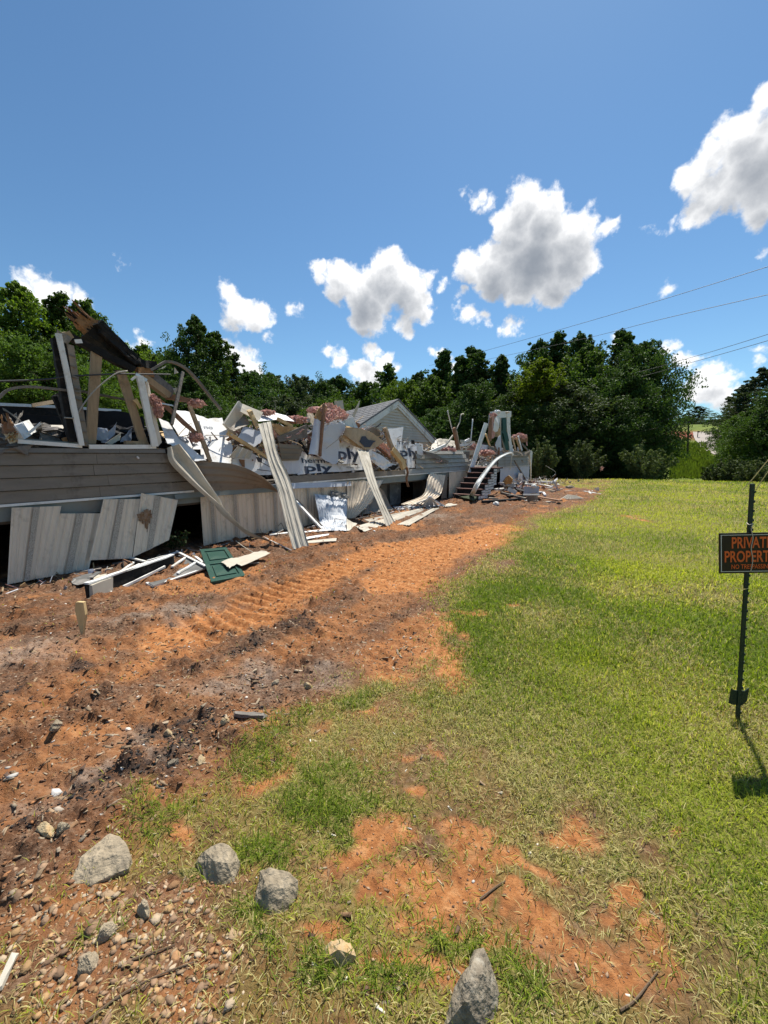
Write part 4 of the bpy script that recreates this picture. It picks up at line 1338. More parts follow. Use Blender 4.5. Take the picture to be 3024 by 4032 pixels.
bar(Z1, (1265, 885), (1370, 945), .05, .02, 'metal', 'trim_cap', .02)
bar(Z1, (1225, 940), (1275, 900), .03, .01, 'white_trim', 'trim_cap', .02)
bar(Z1, (530, 505), (640, 580), .10, .04, 'grey_wood', 'top_plate', -.02, segs=4, jit=.012, end=.03)
bar(Z1, (600, 535), (650, 520), .10, .05, 'wood_tan', 'top_plate', -.05, segs=2, jit=.01, end=.02)
bar(Z1, (700, 580), (765, 576), .05, .01, 'white_trim', 'trim_cap', .0)
# burnt interior seen through the openings: back wall, dark partition, ceiling strip
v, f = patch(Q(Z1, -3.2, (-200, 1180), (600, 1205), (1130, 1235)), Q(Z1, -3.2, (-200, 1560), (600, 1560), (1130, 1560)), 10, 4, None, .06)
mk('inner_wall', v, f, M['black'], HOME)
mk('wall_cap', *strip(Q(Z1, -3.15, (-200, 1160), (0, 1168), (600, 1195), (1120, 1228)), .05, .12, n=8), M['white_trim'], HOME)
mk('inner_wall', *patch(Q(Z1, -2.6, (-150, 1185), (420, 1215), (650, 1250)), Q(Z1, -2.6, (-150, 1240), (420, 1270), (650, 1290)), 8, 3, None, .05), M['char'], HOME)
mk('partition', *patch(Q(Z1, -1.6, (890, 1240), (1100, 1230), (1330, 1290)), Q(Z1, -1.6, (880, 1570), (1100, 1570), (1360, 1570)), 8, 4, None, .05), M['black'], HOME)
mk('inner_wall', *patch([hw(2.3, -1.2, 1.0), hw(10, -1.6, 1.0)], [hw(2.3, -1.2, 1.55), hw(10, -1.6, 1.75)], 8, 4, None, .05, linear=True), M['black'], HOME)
mk('inner_floor', *patch(Q(Z1, -1.2, (330, 1350), (660, 1355)), Q(Z1, -.4, (370, 1480), (560, 1500)), 4, 12, ribs(3, .02), .01, linear=True), M['siding_pale'], HOME)

# --- sheathing boards still nailed up along the middle wall
bold = .018


def sheathing(z, n, pts, label=None, amp=.012, seed=0, bend=.006, mat='sheathing', thick=.006, per=5, sides=None):
    q = torn(Q(z, n, *pts), amp, per, sides, seed)
    v, f = sheet(flatten(q), thick, 0) if isinstance(n, tuple) else sheet(q, thick, bend, seed)
    p = mk('sheathing_board', v, f, M[mat], HOME)
    if label: tag(p, label)
    return p


wx = U; wz = Vector((0, 0, 1))


def print_on(board, s, z, p0, p1, h, mat, weight=.018):
    """print a word on a board: baseline from pixel p0 to p1, thrown onto the board's own plane"""
    me = board.data; o_ = WL[board.name]
    best = max((q for q in me.polygons if q.normal.dot(N) > .2), key=lambda q: q.area)
    nn, c = best.normal.copy(), best.center + o_
    e = Vector((0, 0, EYE))

    def hit(p):
        r = ray(*z(*p)); return e + r * ((c - e).dot(nn) / r.dot(nn))
    a, b = hit(p0), hit(p1)
    x = (b - a).normalized()
    return letters(s, a, x, nn.cross(x), h, M[mat], board, weight, width=(b - a).length, lift=.007)



p = sheathing(Z3, (-.18, -.02), ((60, 1030), (110, 900), (200, 950), (300, 965), (430, 1045), (500, 1045), (620, 1040), (700, 1060), (760, 1000), (800, 1105), (60, 1160)), 'white sheathing board printed with the letters hermo', seed=1)
print_on(p, 'hermo', Z3, (108, 1030), (425, 1030), .115, 'print_dark')
print_on(p, 'ply', Z3, (140, 1122), (445, 1118), .17, 'print_dark', .03)
print_on(p, 'SHED RECESSED FRAMING', Z3, (590, 1088), (740, 1086), .03, 'print_dark', 0)
p = sheathing(Z3, (-.16, .0), ((500, 760), (700, 830), (760, 900), (760, 1050), (640, 1040), (500, 1050)), 'white sheathing board printed with large dark letters ply', seed=2)
print_on(p, 'ply', Z3, (503, 985), (745, 985), .27, 'print_dark', .03)
p = sheathing(Z3, (-.34, -.06), ((1030, 660), (1212, 640), (1192, 790), (1420, 825), (1422, 960), (1335, 975), (1330, 1085), (1260, 1085), (1240, 1000), (1110, 850)), 'white sheathing board printed The and ply beside the gable', seed=3)
print_on(p, 'The.', Z3, (1148, 828), (1275, 828), .10, 'print_dark')
print_on(p, 'ply', Z3, (1180, 958), (1388, 958), .26, 'print_dark', .03)
p = sheathing(Z2, (-.12, .0), ((740, 1200), (800, 1190), (930, 1150), (1090, 1230), (1110, 1350), (980, 1350), (860, 1300), (740, 1260)), 'white sheathing board low on the wall with a dark printed corner', seed=4)
mk('print', *sheet(Q(Z2, -.035, (965, 1180), (1025, 1195), (1022, 1235), (985, 1230)), .003), M['print_dark'], p)
sheathing(Z2, -.04, ((1200, 1220), (1370, 1210), (1380, 1330), (1270, 1345)), None, seed=5, mat='sheathing_grey')
sheathing(Z2, -.06, ((1090, 1220), (1190, 1220), (1270, 1350), (1120, 1350)), None, seed=6, mat='sheathing_grey')
mk('red_tape', *sheet(Q(Z2, -.03, (805, 1205), (860, 1210), (862, 1280), (835, 1272)), .004), M['wood_brown'], HOME)

# ================================================================ gable still standing behind
PK = Wp(*Z3(1150, 366), -2.6); RE = Wp(*Z3(1562, 808), -2.6)
up_, zp = uz(PK); ur, zr = uz(RE)
ul = up_ - (ur - up_)
GAB = thing('gable_roof', 'grey gable end with white rake boards and dark shingles behind the wreck', 'gable roof', hw(up_, -3.5, 1.0))
g3 = lambda u, z, n=-2.6: hw(u, n, z)
nb_ = 12
for k in range(nb_):
    z0, z1 = zr + (zp - .18 - zr) * k / nb_, zr + (zp - .18 - zr) * (k + 1) / nb_
    w0, w1 = (ur - up_) * (1 - k / nb_) * .97, (ur - up_) * (1 - (k + 1) / nb_) * .97
    v = [g3(up_ - w0, z0, -2.650), g3(up_ + w0, z0, -2.650), g3(up_ + w1, z1 + .01, -2.70), g3(up_ - w1, z1 + .01, -2.70)]
    v += [q - N * .02 for q in v]
    mk('siding_board', v, [(0, 1, 2, 3), (7, 6, 5, 4), (0, 4, 5, 1), (1, 5, 6, 2), (2, 6, 7, 3), (3, 7, 4, 0)], M['gable_siding'], GAB)
mk('gable_wall', [g3(ul, zr, -2.72), g3(ur, zr, -2.72), g3(ur, 1.0, -2.72), g3(ul, 1.0, -2.72), g3(ul, zr, -2.80), g3(ur, zr, -2.80), g3(ur, 1.0, -2.80), g3(ul, 1.0, -2.80)],
   [(3, 2, 1, 0), (4, 5, 6, 7), (0, 1, 5, 4), (1, 2, 6, 5), (2, 3, 7, 6), (3, 0, 4, 7)], M['gable_siding'], GAB)
for s_ in (-1, 1):
    e = g3(up_ + s_ * (ur - up_) * 1.02, zr - .02, -2.60); pk = g3(up_, zp + .0, -2.60)
    mk('rake_board', *box_between(e, pk, .05, .20, wz), M['white_trim'], GAB)
    mk('rake_trim', *box_between(e + Vector((0, 0, -.16)) + N * -.03, pk + Vector((0, 0, -.16)) + N * -.03, .05, .09, wz), M['white_trim'], GAB)
# roof slopes: courses of shingles, sagging towards the back
RB = Wp(*Z3(690, 528), -5.6); sagz = RB.z - zp
roof_back = -5.6
for s_ in (-1, 1):
    E0 = g3(up_ + s_ * (ur - up_) * 1.05, zr + .06, -2.54); P0 = g3(up_, zp + .12, -2.54)
    E1 = E0 - N * (roof_back * -1 - 2.54) + Vector((0, 0, sagz)); P1 = P0 - N * (roof_back * -1 - 2.54) + Vector((0, 0, sagz))
    deck = mk('roof_slope', *patch([E0, P0], [E1, P1], 4, 4, None, .05, linear=True, flip=(s_ > 0)), M['shingle'], GAB)
    if s_ > 0: continue
    rows_, cols_ = 13, 10
    nrm_ = (P0 - E0).cross(E1 - E0).normalized()
    if nrm_.z < 0: nrm_ = -nrm_
    for r in range(rows_):
        for c in range(cols_ + 1):
            a0, a1 = (c - .5 * (r % 2)) / cols_, (c + 1 - .5 * (r % 2)) / cols_
            a0, a1 = max(0, a0) + .006, min(1, a1)
            if a1 - a0 < .02: continue
            b0, b1 = r / rows_, min(1.0, (r + 1.15) / rows_)
            pt = lambda a, b: E0.lerp(P0, b).lerp(E1.lerp(P1, b), a)
            lift = random.uniform(.012, .02)
            q = [pt(a0, b0) + nrm_ * lift, pt(a1, b0) + nrm_ * lift, pt(a1, b1) + nrm_ * .004, pt(a0, b1) + nrm_ * .004]
            q += [x - nrm_ * .012 for x in q]
            mk('shingle', q, [(0, 1, 2, 3), (7, 6, 5, 4), (0, 4, 5, 1), (1, 5, 6, 2), (2, 6, 7, 3), (3, 7, 4, 0)], M['shingle'], deck)

# ================================================================ loose wreckage, piece by piece
def piece(name, vf, mat, label, cat, group=None, smooth=False):
    if mat == 'pink': vf = fluffy(vf, len(label))
    return one(name, vf[0], vf[1], M[mat], label, cat, group, smooth)


def px_sheet(name, z, n, pts, mat, label, cat, thick=.006, bend=.015, amp=.01, per=4, seed=0, sides=None, group=None):
    q = torn(Q(z, n, *pts), amp, per, sides, seed)
    return piece(name, sheet(flatten(q), thick, 0) if isinstance(n, tuple) else sheet(q, thick, bend, seed), mat, label, cat, group)


def px_beam(name, z, a, b, w, h, mat, label, cat, n0=0., n1=None, segs=4, jit=.006, end=.02, up=None, taper=1.):
    p0, p1 = Q(z, n0, a)[0], Q(z, n0 if n1 is None else n1, b)[0]
    return piece(name, box_between(p0, p1, w, h, up or N, segs, jit, end, taper), mat, label, cat)


# --- the big charred beam over the burnt end
p0, p1 = Q(Z1, -.25, (850, 455))[0], Q(Z1, -.25, (1275, 815))[0]
beam = thing('charred_beam', 'huge blackened roof beam with a broken brown end pointing at the sky', 'beam', p1)
mk('body', *box_between(p0, p1, .30, .26, N, 12, .009, .02, .70), M['char'], beam)
mk('ledger', *box_between(p0 + N * .17 + Vector((0, 0, .03)), p1 + N * .13, .05, .15, N, 8, .006, .02, .7), M['char'], beam)
mk('broken_end', *box_between(p0 + (p1 - p0).normalized() * .02, p0 + (p0 - p1).normalized() * .16, .24, .20, N, 3, .02, .05, .75), M['wood_raw'], beam)
splinters('splinter', p0 + (p0 - p1).normalized() * .08, (p0 - p1), 34, .20, .085, ['wood_raw', 'wood_brown', 'wood_brown', 'char'], beam, 4)
px_beam('charred_plank', Z1, (650, 535), (1245, 850), .09, .11, 'char', 'long thinner blackened plank under the huge charred beam', 'plank', -.12, -.10, 8, .010, .03)
px_beam('charred_rafter', Z1, (930, 480), (1270, 800), .05, .10, 'char', 'scorched thin rafter along the underside of the huge charred beam', 'rafter', -.06, -.10, 6, .008, .03)
px_beam('charred_block', Z1, (1270, 775), (1440, 810), .12, .09, 'char', 'crumbling black stub where the charred beam meets the tan rafter', 'charred wood', -.15, -.2, 5, .018, .04)
px_beam('broken_block', Z1, (1280, 850), (1425, 880), .10, .08, 'wood_raw', 'orange-brown split stub beneath the crumbling black stub', 'broken wood', -.14, -.2, 4, .016, .04)
r_ = thing('roof_rafter', 'tan rafter with a dark shingled top sloping down from the charred beam', 'rafter', Q(Z1, -.2, (1560, 1090))[0])
mk('timber', *box_between(*Q(Z1, -.2, (1310, 895), (1570, 1085)), .10, .13, N, 4, .004, .01), M['wood_tan'], r_)
mk('roofing', *box_between(*Q(Z1, -.2, (1400, 895), (1610, 1060)), .16, .04, N, 4, .006, .02), M['shingle'], r_)
px_beam('broken_rafter', Z2, (130, 615), (470, 680), .09, .10, 'wood_brown', 'splintered rafter end with pink tufts in front of the trees', 'rafter', -.25, -.2, 6, .010, .05, None, .7)
piece('insulation_tuft', lump(Q(Z2, -.15, (405, 685))[0], .13, .08, .06, 5, .5, 4, 4.2, None, 0, .35), 'pink', 'pink tuft hanging under the splintered rafter end', 'insulation')
piece('insulation_tuft', lump(Q(Z1, -.02, (1465, 1215))[0], .075, .06, .12, 6, .5, 4, 3, None, 0, .3), 'pink', 'pink insulation bulging out beside the white corner trim', 'insulation')
piece('insulation_tuft', lump(Q(Z1, -.02, (1430, 1130))[0], .05, .05, .08, 7, .5, 4, 4.2, None, 0, .35), 'pink', 'small pink tuft above the bulging insulation at the corner trim', 'insulation')

# --- bent strips and cables of the burnt end
piece('conduit', tube(Q(Z1, .04, (600, 1290), (690, 1292), (725, 1250), (780, 1165), (870, 1050), (1000, 935), (1100, 870), (1190, 855)), .0095, 30), 'siding_mid', 'pale conduit arching between the two window openings', 'conduit', smooth=True)
piece('cable', tube(Q(Z1, -.02, (-120, 955), (0, 950), (400, 935), (700, 903), (1080, 882), (1300, 884), (1590, 888)), .012, 30), 'cable', 'black cable strung across both window openings', 'cable', smooth=True)
piece('bent_strip', strip(Q(Z1, -.03, (-60, 1150), (0, 1095), (60, 1040), (150, 1012), (300, 1003), (520, 1025), (745, 1052)), .055, .03, N, 24), 'grey_wood', 'scorched bent strip curving in from the picture edge', 'strip')
piece('bent_strip', strip(Q(Z1, -.5, (740, 1040), (900, 1072), (1210, 1130)), .05, .03, N, 10), 'grey_wood', 'thin grey rail behind the tan stud', 'strip')
piece('arched_strip', strip(Q(Z2, -.15, (-20, 375), (60, 330), (150, 292), (300, 350), (420, 470), (520, 595), (640, 742)), .06, .035, N, 30), 'grey_wood', 'grey strip arching high against the dark trees', 'strip')
px_beam('metal_strut', Z2, (285, 390), (182, 878), .045, .03, 'grey_wood', 'straight grey strut hanging under the arched strip', 'strut', -.12, .08, 4, .002, .0)
px_beam('metal_strut', Z1, (1380, 1135), (1625, 1180), .02, .02, 'metal', 'thin pale rod crossing to the grey strut', 'rod', -.02, -.02, 2, .001, 0)
for k, (a, b, c, lb) in enumerate((((205, 345), (245, 395), (205, 410), 'small torn flap hanging from the arched strip'), ((190, 545), (240, 535), (215, 600), 'torn flap on the grey strut'),
                                   ((40, 370), (130, 330), (110, 355), 'torn flap under the low end of the arched strip'))):
    px_sheet('torn_flap', Z2, -.1, (a, b, c), 'siding_pale', lb, 'scrap', .003, .01, .005, 3, k)
px_beam('burnt_stud', Z1, (500, 1080), (640, 1450), .05, .04, 'char', 'thin black stud leaning inside the near window opening', 'stud', -.35, -.3, 4, .006)
px_beam('burnt_stud', Z1, (545, 1065), (660, 1440), .06, .05, 'char', 'black stud beside the thin one inside the near window opening', 'stud', -.45, -.32, 4, .006)
piece('burnt_rag', lump(Q(Z1, -.3, (610, 1455))[0], .09, .08, .10, 9, .6, 3, 3.5, None, 0, .2), 'black', 'black melted clump at the foot of the leaning black studs', 'debris')
px_beam('brown_scrap', Z1, (590, 1500), (715, 1465), .05, .02, 'wood_raw', 'short orange-brown scrap by the black clump', 'scrap', -.1)
px_beam('white_scrap', Z1, (225, 1465), (385, 1340), .03, .02, 'white_trim', 'thin pale stick leaning inside the near window opening', 'stick', -.15)
b_ = thing('broken_joist', 'chunky white painted timber with a splintered yellow broken end', 'timber', Q(Z1, -.05, (150, 1520))[0])
mk('timber', *box_between(*Q(Z1, -.2, (245, 1385, -.45), (120, 1455, -.05)), .17, .15, None or N, 4, .006, .02), M['white_trim'], b_)
splinters('splinter', Q(Z1, -.02, (125, 1465))[0], Q(Z1, .1, (115, 1480))[0] - Q(Z1, -.45, (245, 1385))[0], 22, .10, .055, ['wood_new', 'wood_new', 'wood_raw'], b_, 5)
bc = thing('burnt_chunk', 'dark brown splintered chunk above the yellow broken timber end', 'broken wood', Q(Z1, -.02, (75, 1400))[0])
mk('core', *box_between(*Q(Z1, -.04, (70, 1330), (85, 1440)), .10, .09, N, 3, .015, .03), M['wood_brown'], bc)
splinters('splinter', Q(Z1, -.02, (70, 1340))[0], Vector((-.2, 0, 1)), 12, .10, .05, ['wood_brown', 'char', 'wood_raw'], bc, 6)
piece('torn_siding', patch(Q(Z1, .06, (-10, 1595, .02), (120, 1570, .05), (175, 1560, .05)), Q(Z1, .03, (-10, 1640), (120, 1590), (270, 1650, .08)), 6, 3, None, .004, .01, 3), 'siding_dark', 'dark torn siding flap hooked over the top board at the picture edge', 'siding')
px_sheet('torn_flap', Z1, .05, ((165, 1555), (315, 1550), (255, 1590), (275, 1650), (240, 1635)), 'grey_wood', 'ragged two-pointed flap hanging over the top siding board', 'scrap', .004, .02, .006, 3, 5)
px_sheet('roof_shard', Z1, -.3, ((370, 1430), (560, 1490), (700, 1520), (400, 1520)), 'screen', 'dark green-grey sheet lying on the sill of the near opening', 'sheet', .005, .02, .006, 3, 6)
piece('junk_heap', lump(Q(Z1, -.9, (270, 1470))[0], .55, .35, .16, 14, .6, 4, 5, None, 0, .35), 'siding_dark', 'heap of burnt scraps inside the near window opening', 'debris')
piece('junk_heap', lump(Q(Z1, -.9, (1100, 1500))[0], .65, .4, .2, 15, .5, 4, 5, None, 0, .3), 'black', 'black heap inside the second window opening', 'debris')
for k, (pts, lb) in enumerate(((((870, 1500), (900, 1390), (1000, 1390), (1010, 1500)), 'bluish plastic sheet crumpled in the second window opening'),
                               (((940, 1520), (1090, 1330), (1075, 1440), (985, 1530)), 'pointed bluish plastic sheet standing in the second window opening'),
                               (((1130, 1480), (1225, 1390), (1215, 1520), (1120, 1520)), 'bluish plastic flap at the far side of the second window opening'))):
    px_sheet('plastic_sheet', Z1, -.25 - .05 * k, pts, 'plastic', lb, 'plastic sheet', .003, .03, .01, 4, 20 + k)
px_sheet('cream_board', Z1, -.2, ((980, 1530), (1130, 1430), (1120, 1500), (1040, 1540)), 'siding_pale', 'cream scrap leaning on the sill of the second opening', 'scrap', .01, .02, .006, 3, 25)
px_beam('wood_block', Z1, (1165, 1520), (1340, 1530), .05, .08, 'wood_tan', 'tan block lying on the sill of the second opening', 'wood block', -.08, -.08, 1, .002, 0)
for k in range(7):
    a, b = (30 + 60 * k, 1230 + random.uniform(-30, 60)), (random.uniform(100, 420), random.uniform(1250, 1480))
    if k < 4: px_beam('burnt_twig', Z1, a, b, .012, .012, 'grey_wood', ('crooked thin burnt stick, lowest in the near opening', 'crooked thin burnt stick by the picture edge', 'thin burnt stick crossing the white wall cap', 'thin burnt stick reaching towards the black studs')[k], 'stick', -.7, -.5, 5, .012)
px_beam('roof_lath', Z1, (300, 1175), (545, 1135), .06, .03, 'wood_tan', 'orange-white lath resting on the white wall cap', 'lath', -2.4, -2.6, 2, .004)

# --- white printed sheets thrown over the wall
A_ = px_sheet('fallen_sheathing', Z2, (-.35, .12), ((55, 815), (150, 860), (240, 1000), (500, 1220), (395, 1225), (200, 1085), (140, 1060)), 'sheathing', 'white sheet with grey letter blots sliding down beside the long twisted strip', 'sheathing', .006, .006, .01, 4, 31)
px_sheet('fallen_sheathing', Z2, (-.75, -.03), ((180, 745), (350, 765), (440, 800), (470, 1000), (520, 1200), (440, 1210), (300, 1060), (190, 900)), 'sheathing', 'large white sheet behind the cream stud and brown diagonal stud', 'sheathing', .006, .008, .012, 4, 32)
B_ = px_sheet('fallen_sheathing', Z2, (-.60, .04), ((430, 800), (520, 830), (650, 818), (705, 960), (748, 1095), (735, 1245), (550, 1225), (450, 900)), 'sheathing', 'broad white sheet printed with grey letters no and ly', 'sheathing', .006, .005, .012, 4, 33)
print_on(B_, 'no', Z2, (485, 915), (570, 922), .075, 'print_grey')
print_on(B_, 'ly', Z2, (478, 1045), (592, 1072), .16, 'print_grey', .03)
print_on(A_, 'ov', Z2, (232, 1012), (425, 1110), .13, 'print_grey', .03)
px_beam('stud', Z2, (345, 700), (540, 1225), .06, .045, 'wood_tan', 'cream stud standing on the white printed sheets', 'stud', -.02, .10, 6, .006, .02)
px_beam('stud', Z2, (45, 640), (445, 1000), .06, .05, 'wood_brown', 'dark brown stud lying diagonally over the white sheets', 'stud', -.06, .02, 5, .006, .02)
px_beam('stud', Z2, (430, 960), (520, 1130), .05, .05, 'wood_brown', 'short dark brown stud below the diagonal one', 'stud', -.02, .02, 3, .006, .02)
piece('insulation_tuft', lump(Q(Z2, .0, (400, 1000))[0], .10, .07, .07, 16, .5, 4, 4.2, None, 0, .35), 'pink', 'small pink tuft where the two brown studs cross', 'insulation')
piece('twisted_strip', patch(Q(Z6, .1, (140, 30, .06), (160, 160, .10), (300, 312, .2), (480, 472, .3), (600, 572, .38), (770, 742, .55), (900, 838, .75), (1110, 915, 1.0)),
                             Q(Z6, .1, (252, -5, .06), (392, 160, .12), (502, 332, .2), (620, 512, .3), (645, 600, .38), (783, 736, .55), (912, 830, .75), (1112, 903, 1.0)), 40, 14, lambda t: .05 * math.sin(t * 9.4), .006), 'siding_pale', 'long twisted siding strip curling from the wall down to the ground', 'siding strip')

# --- torn gutter box, siding and sheets in the middle heap
px_beam('gutter_board', Z2, (700, 915), (838, 700), .22, .05, 'siding_pale', 'grey board rising to the peak of the torn gutter box', 'board', -.35, -.45, 3, .004, .01)
piece('gutter_board', patch(Q(Z2, -.3, (835, 690), (1030, 770)), Q(Z2, -.2, (815, 765), (985, 850)), 6, 4, None, .02, .01, 3), 'siding_pale', 'pale board forming the top of the torn gutter box', 'board')
piece('gutter_board', patch(Q(Z2, -.3, (715, 930, -.2), (860, 790, -.3)), Q(Z2, -.3, (760, 950, -.1), (905, 880, -.2)), 6, 6, None, .02, .01, 4), 'siding', 'shaded inner board of the torn gutter box', 'board')  # shade of the inner board comes from the darker siding colour
px_sheet('torn_sheet', Z2, (-.2, -.02), ((800, 1000), (850, 895), (930, 920), (1045, 960), (1005, 1055), (945, 1090), (870, 1060)), 'sheathing_grey', 'grey-white torn sheet leaning under the gutter box', 'sheet', .006, .03, .015, 5, 41)
px_beam('split_beam', Z2, (705, 960), (1075, 1190), .06, .05, 'wood_new', 'yellow-edged timber lying slantwise under the grey-white torn sheet', 'timber', .02, .06, 5, .006, .03)
piece('siding_scrap', patch(Q(Z2, .10, (795, 1080), (705, 1190)), Q(Z2, .10, (935, 1130), (905, 1200)), 6, 20, ribs(3, .015), .006, linear=True), 'siding_pale', 'small ribbed cream siding scrap below the slanting timber', 'siding')
px_sheet('torn_sheet', Z2, (-.7, -.1), ((955, 790), (1130, 768), (1250, 800), (1325, 855), (1180, 835), (990, 852)), 'sheathing', 'white sheet draped on top of the middle heap', 'sheet', .006, .03, .012, 4, 42)
px_beam('stud', Z2, (905, 750), (985, 910), .08, .04, 'wood_new', 'short yellowish stud standing at the gutter box corner', 'stud', -.15, -.1, 4, .008, .03)
px_sheet('insulation_batt', Z2, -.1, ((1100, 860), (1230, 900), (1380, 915), (1330, 960), (1190, 992), (1130, 930)), 'kraft', 'paper-faced insulation batt hanging out of the middle heap', 'insulation', .03, .03, .015, 4, 43)
piece('insulation_batt', patch(Q(Z2, -.08, (1130, 930), (1190, 990), (1330, 955), (1385, 910)), Q(Z2, -.12, (1150, 960), (1210, 1000), (1340, 970), (1390, 930)), 14, 6, None, .04, .05, 7), 'pink', 'pink torn edge under the paper-faced batt', 'insulation')
piece('insulation_tuft', lump(Q(Z2, -.3, (1345, 835))[0], .20, .12, .08, 17, .5, 4, 4.2, None, 0, .35), 'pink', 'pink tuft left of the curled white sheet', 'insulation')
piece('insulation_tuft', lump(Q(Z2, -.35, (1065, 770))[0], .14, .08, .05, 18, .5, 4, 4.2, None, 0, .35), 'pink', 'thin pink tuft peeking over the white sheet on the middle heap', 'insulation')
px_beam('stud', Z2, (1170, 830), (1310, 900), .07, .05, 'wood_new', 'yellow stud under the white sheet on the middle heap', 'stud', -.2, -.2, 3, .006, .02)
piece('siding_chunk', patch(Q(Z2, -.05, (1165, 1000), (1180, 1045)), Q(Z2, -.05, (1440, 880), (1450, 1000)), 12, 4, None, .03, .006, 8), 'siding_dark', 'dark brown board closing the middle heap under the batt', 'board')
piece('siding_chunk', patch(Q(Z2, .0, (1180, 1060), (1210, 1220)), Q(Z2, .0, (1400, 1075), (1365, 1215)), 30, 4, None, .02, 0, 9), 'siding', 'torn square of grey lap siding beside the big leaning panel', 'siding')
for k in range(3):
    t = (k + .8) / 3.3
    px_beam('torn_lap', Z2, (1182 + 28 * t, 1060 + 160 * t), (1400 - 35 * t, 1075 + 140 * t), .012, .02, 'siding_dark', ('upper', 'middle', 'lower')[k] + ' lap edge on the torn square of grey siding', 'siding edge', .025, .025, 1, 0, 0)
px_beam('dark_strut', Z2, (1370, 1030), (1455, 1160), .05, .05, 'char', 'dark strut slanting down behind the torn siding square', 'strut', -.1, -.05, 2, .004)

# --- curled sheets and the insulation peak
piece('curled_sheet', patch(Q(Z3, -.1, (240, 540, -.2), (215, 740, -.1), (180, 935, .02)), Q(Z3, -.0, (325, 590, .0), (310, 780, .05), (290, 962, .06)), 10, 10, lambda t: .07 * math.sin(t * 3.14), .006), 'sheathing', 'white sheet rolled upright below the insulation peak', 'sheet')
px_sheet('torn_sheet', Z3, .03, ((350, 620), (470, 610), (562, 570), (582, 660), (512, 750), (505, 1010), (470, 1050), (430, 1045), (292, 962), (320, 800)), 'sheathing_grey', 'big blank grey-white sheet below the insulation peak', 'sheet', .006, .012, .012, 4, 51)  # white sheathing whose blue-grey shade is put into the colour
px_beam('stud', Z3, (350, 400), (300, 955), .06, .06, 'wood_brown', 'slim brown stud standing up through the insulation peak', 'stud', .02, .10, 6, .005, .03)
piece('insulation_batt', patch(Q(Z3, -.25, (345, 392), (420, 405), (520, 455), (602, 528)), Q(Z3, -.02, (362, 600), (410, 590), (480, 560), (592, 548)), 34, 18, None, .05, .09, 12), 'pink', 'pink insulation batt sloping down from the peak of the heap', 'insulation')
px_sheet('insulation_batt', Z3, -.12, ((230, 540), (270, 450), (340, 385), (375, 430), (360, 520), (300, 560), (262, 575)), 'kraft', 'brown paper face of the insulation at the peak', 'insulation', .03, .05, .02, 4, 52)
piece('insulation_tuft', lump(Q(Z3, -.2, (265, 455))[0], .20, .08, .07, 20, .5, 3, 3.5), 'pink', 'pale pink fringe along the left slope of the peak', 'insulation')
piece('curled_siding', patch(Q(Z3, -.4, (160, 500), (200, 470), (240, 520)), Q(Z3, -.3, (150, 600), (190, 590), (230, 640)), 8, 5, None, .01, .02, 5), 'siding_pale', 'grey curled siding left of the insulation peak', 'siding')
px_beam('gutter_end', Z3, (480, 410), (545, 400), .25, .1, 'siding_pale', 'pale squared board end poking up behind the insulation peak', 'board', -.9, -.9, 1, .003, 0)
px_sheet('spiked_shard', Z3, -.5, ((738, 350), (720, 430), (680, 540), (655, 515), (690, 430)), 'siding_pale', 'tall pointed pale shard sticking up left of the gable', 'shard', .006, .01, .006, 3, 53)
F_ = px_sheet('cardboard_flap', Z3, .12, ((575, 650), (740, 655), (862, 700), (1000, 800), (940, 850), (850, 882), (790, 880), (690, 815), (560, 725)), 'cardboard', 'brown folded board with a black printed mark jutting over the wall', 'board', .012, .02, .012, 4, 54)
mk('print', *sheet(Q(Z3, .15, (760, 742), (800, 740), (830, 780), (912, 790), (880, 815), (850, 862), (790, 860), (735, 800)), .004), M['print_dark'], F_)
px_sheet('cardboard_flap', Z3, .06, ((520, 740), (565, 720), (690, 815), (790, 885), (740, 870), (560, 800), (515, 770)), 'wood_tan', 'shaded lower fold of the brown printed board', 'board', .012, .02, .01, 3, 55)  # shade of the fold is painted by a darker brown than the flap
px_sheet('spotted_sheet', Z3, -.05, ((555, 570), (660, 528), (718, 650), (640, 640), (590, 622)), 'spotted', 'pale sheet with grey spots between the peak and the brown board', 'sheet', .005, .02, .008, 3, 56)
piece('insulation_batt', patch(Q(Z3, .06, (755, 650), (880, 730), (960, 790), (1055, 870)), Q(Z3, .0, (790, 690), (870, 780), (930, 830), (1060, 960)), 16, 6, None, .05, .05, 11), 'pink', 'pink strip of insulation sliding down beside the yellow timber', 'insulation')
px_sheet('curved_board', Z3, -.3, ((800, 670), (870, 640), (940, 660), (962, 720), (950, 770), (880, 700)), 'siding', 'rounded taupe board edge in front of the gable siding', 'board', .01, .02, .006, 3, 57)
Y_ = thing('yellow_timber', 'broken yellow timber leaning from the heap onto the wall edge', 'timber', Q(Z3, .05, (1210, 1060))[0])
mk('upper_length', *box_between(*Q(Z3, .0, (1010, 650, -.1), (1095, 900, .03)), .10, .09, N, 4, .006, .02), M['wood_tan'], Y_)
mk('lower_length', *box_between(*Q(Z3, .05, (1085, 880, .03), (1215, 1045, .08)), .16, .13, N, 4, .010, .02), M['wood_new'], Y_)
mk('split_end', *box_between(*Q(Z3, .08, (1190, 1010, .08), (1215, 1085, .10)), .18, .10, N, 2, .012, .02), M['wood_new'], Y_)
piece('charred_rag', strip(Q(Z3, .12, (1245, 1075), (1260, 1140), (1245, 1200), (1265, 1290)), .07, .02, N, 10), 'wood_brown', 'dark rag dangling below the yellow timber over the opening', 'rag')
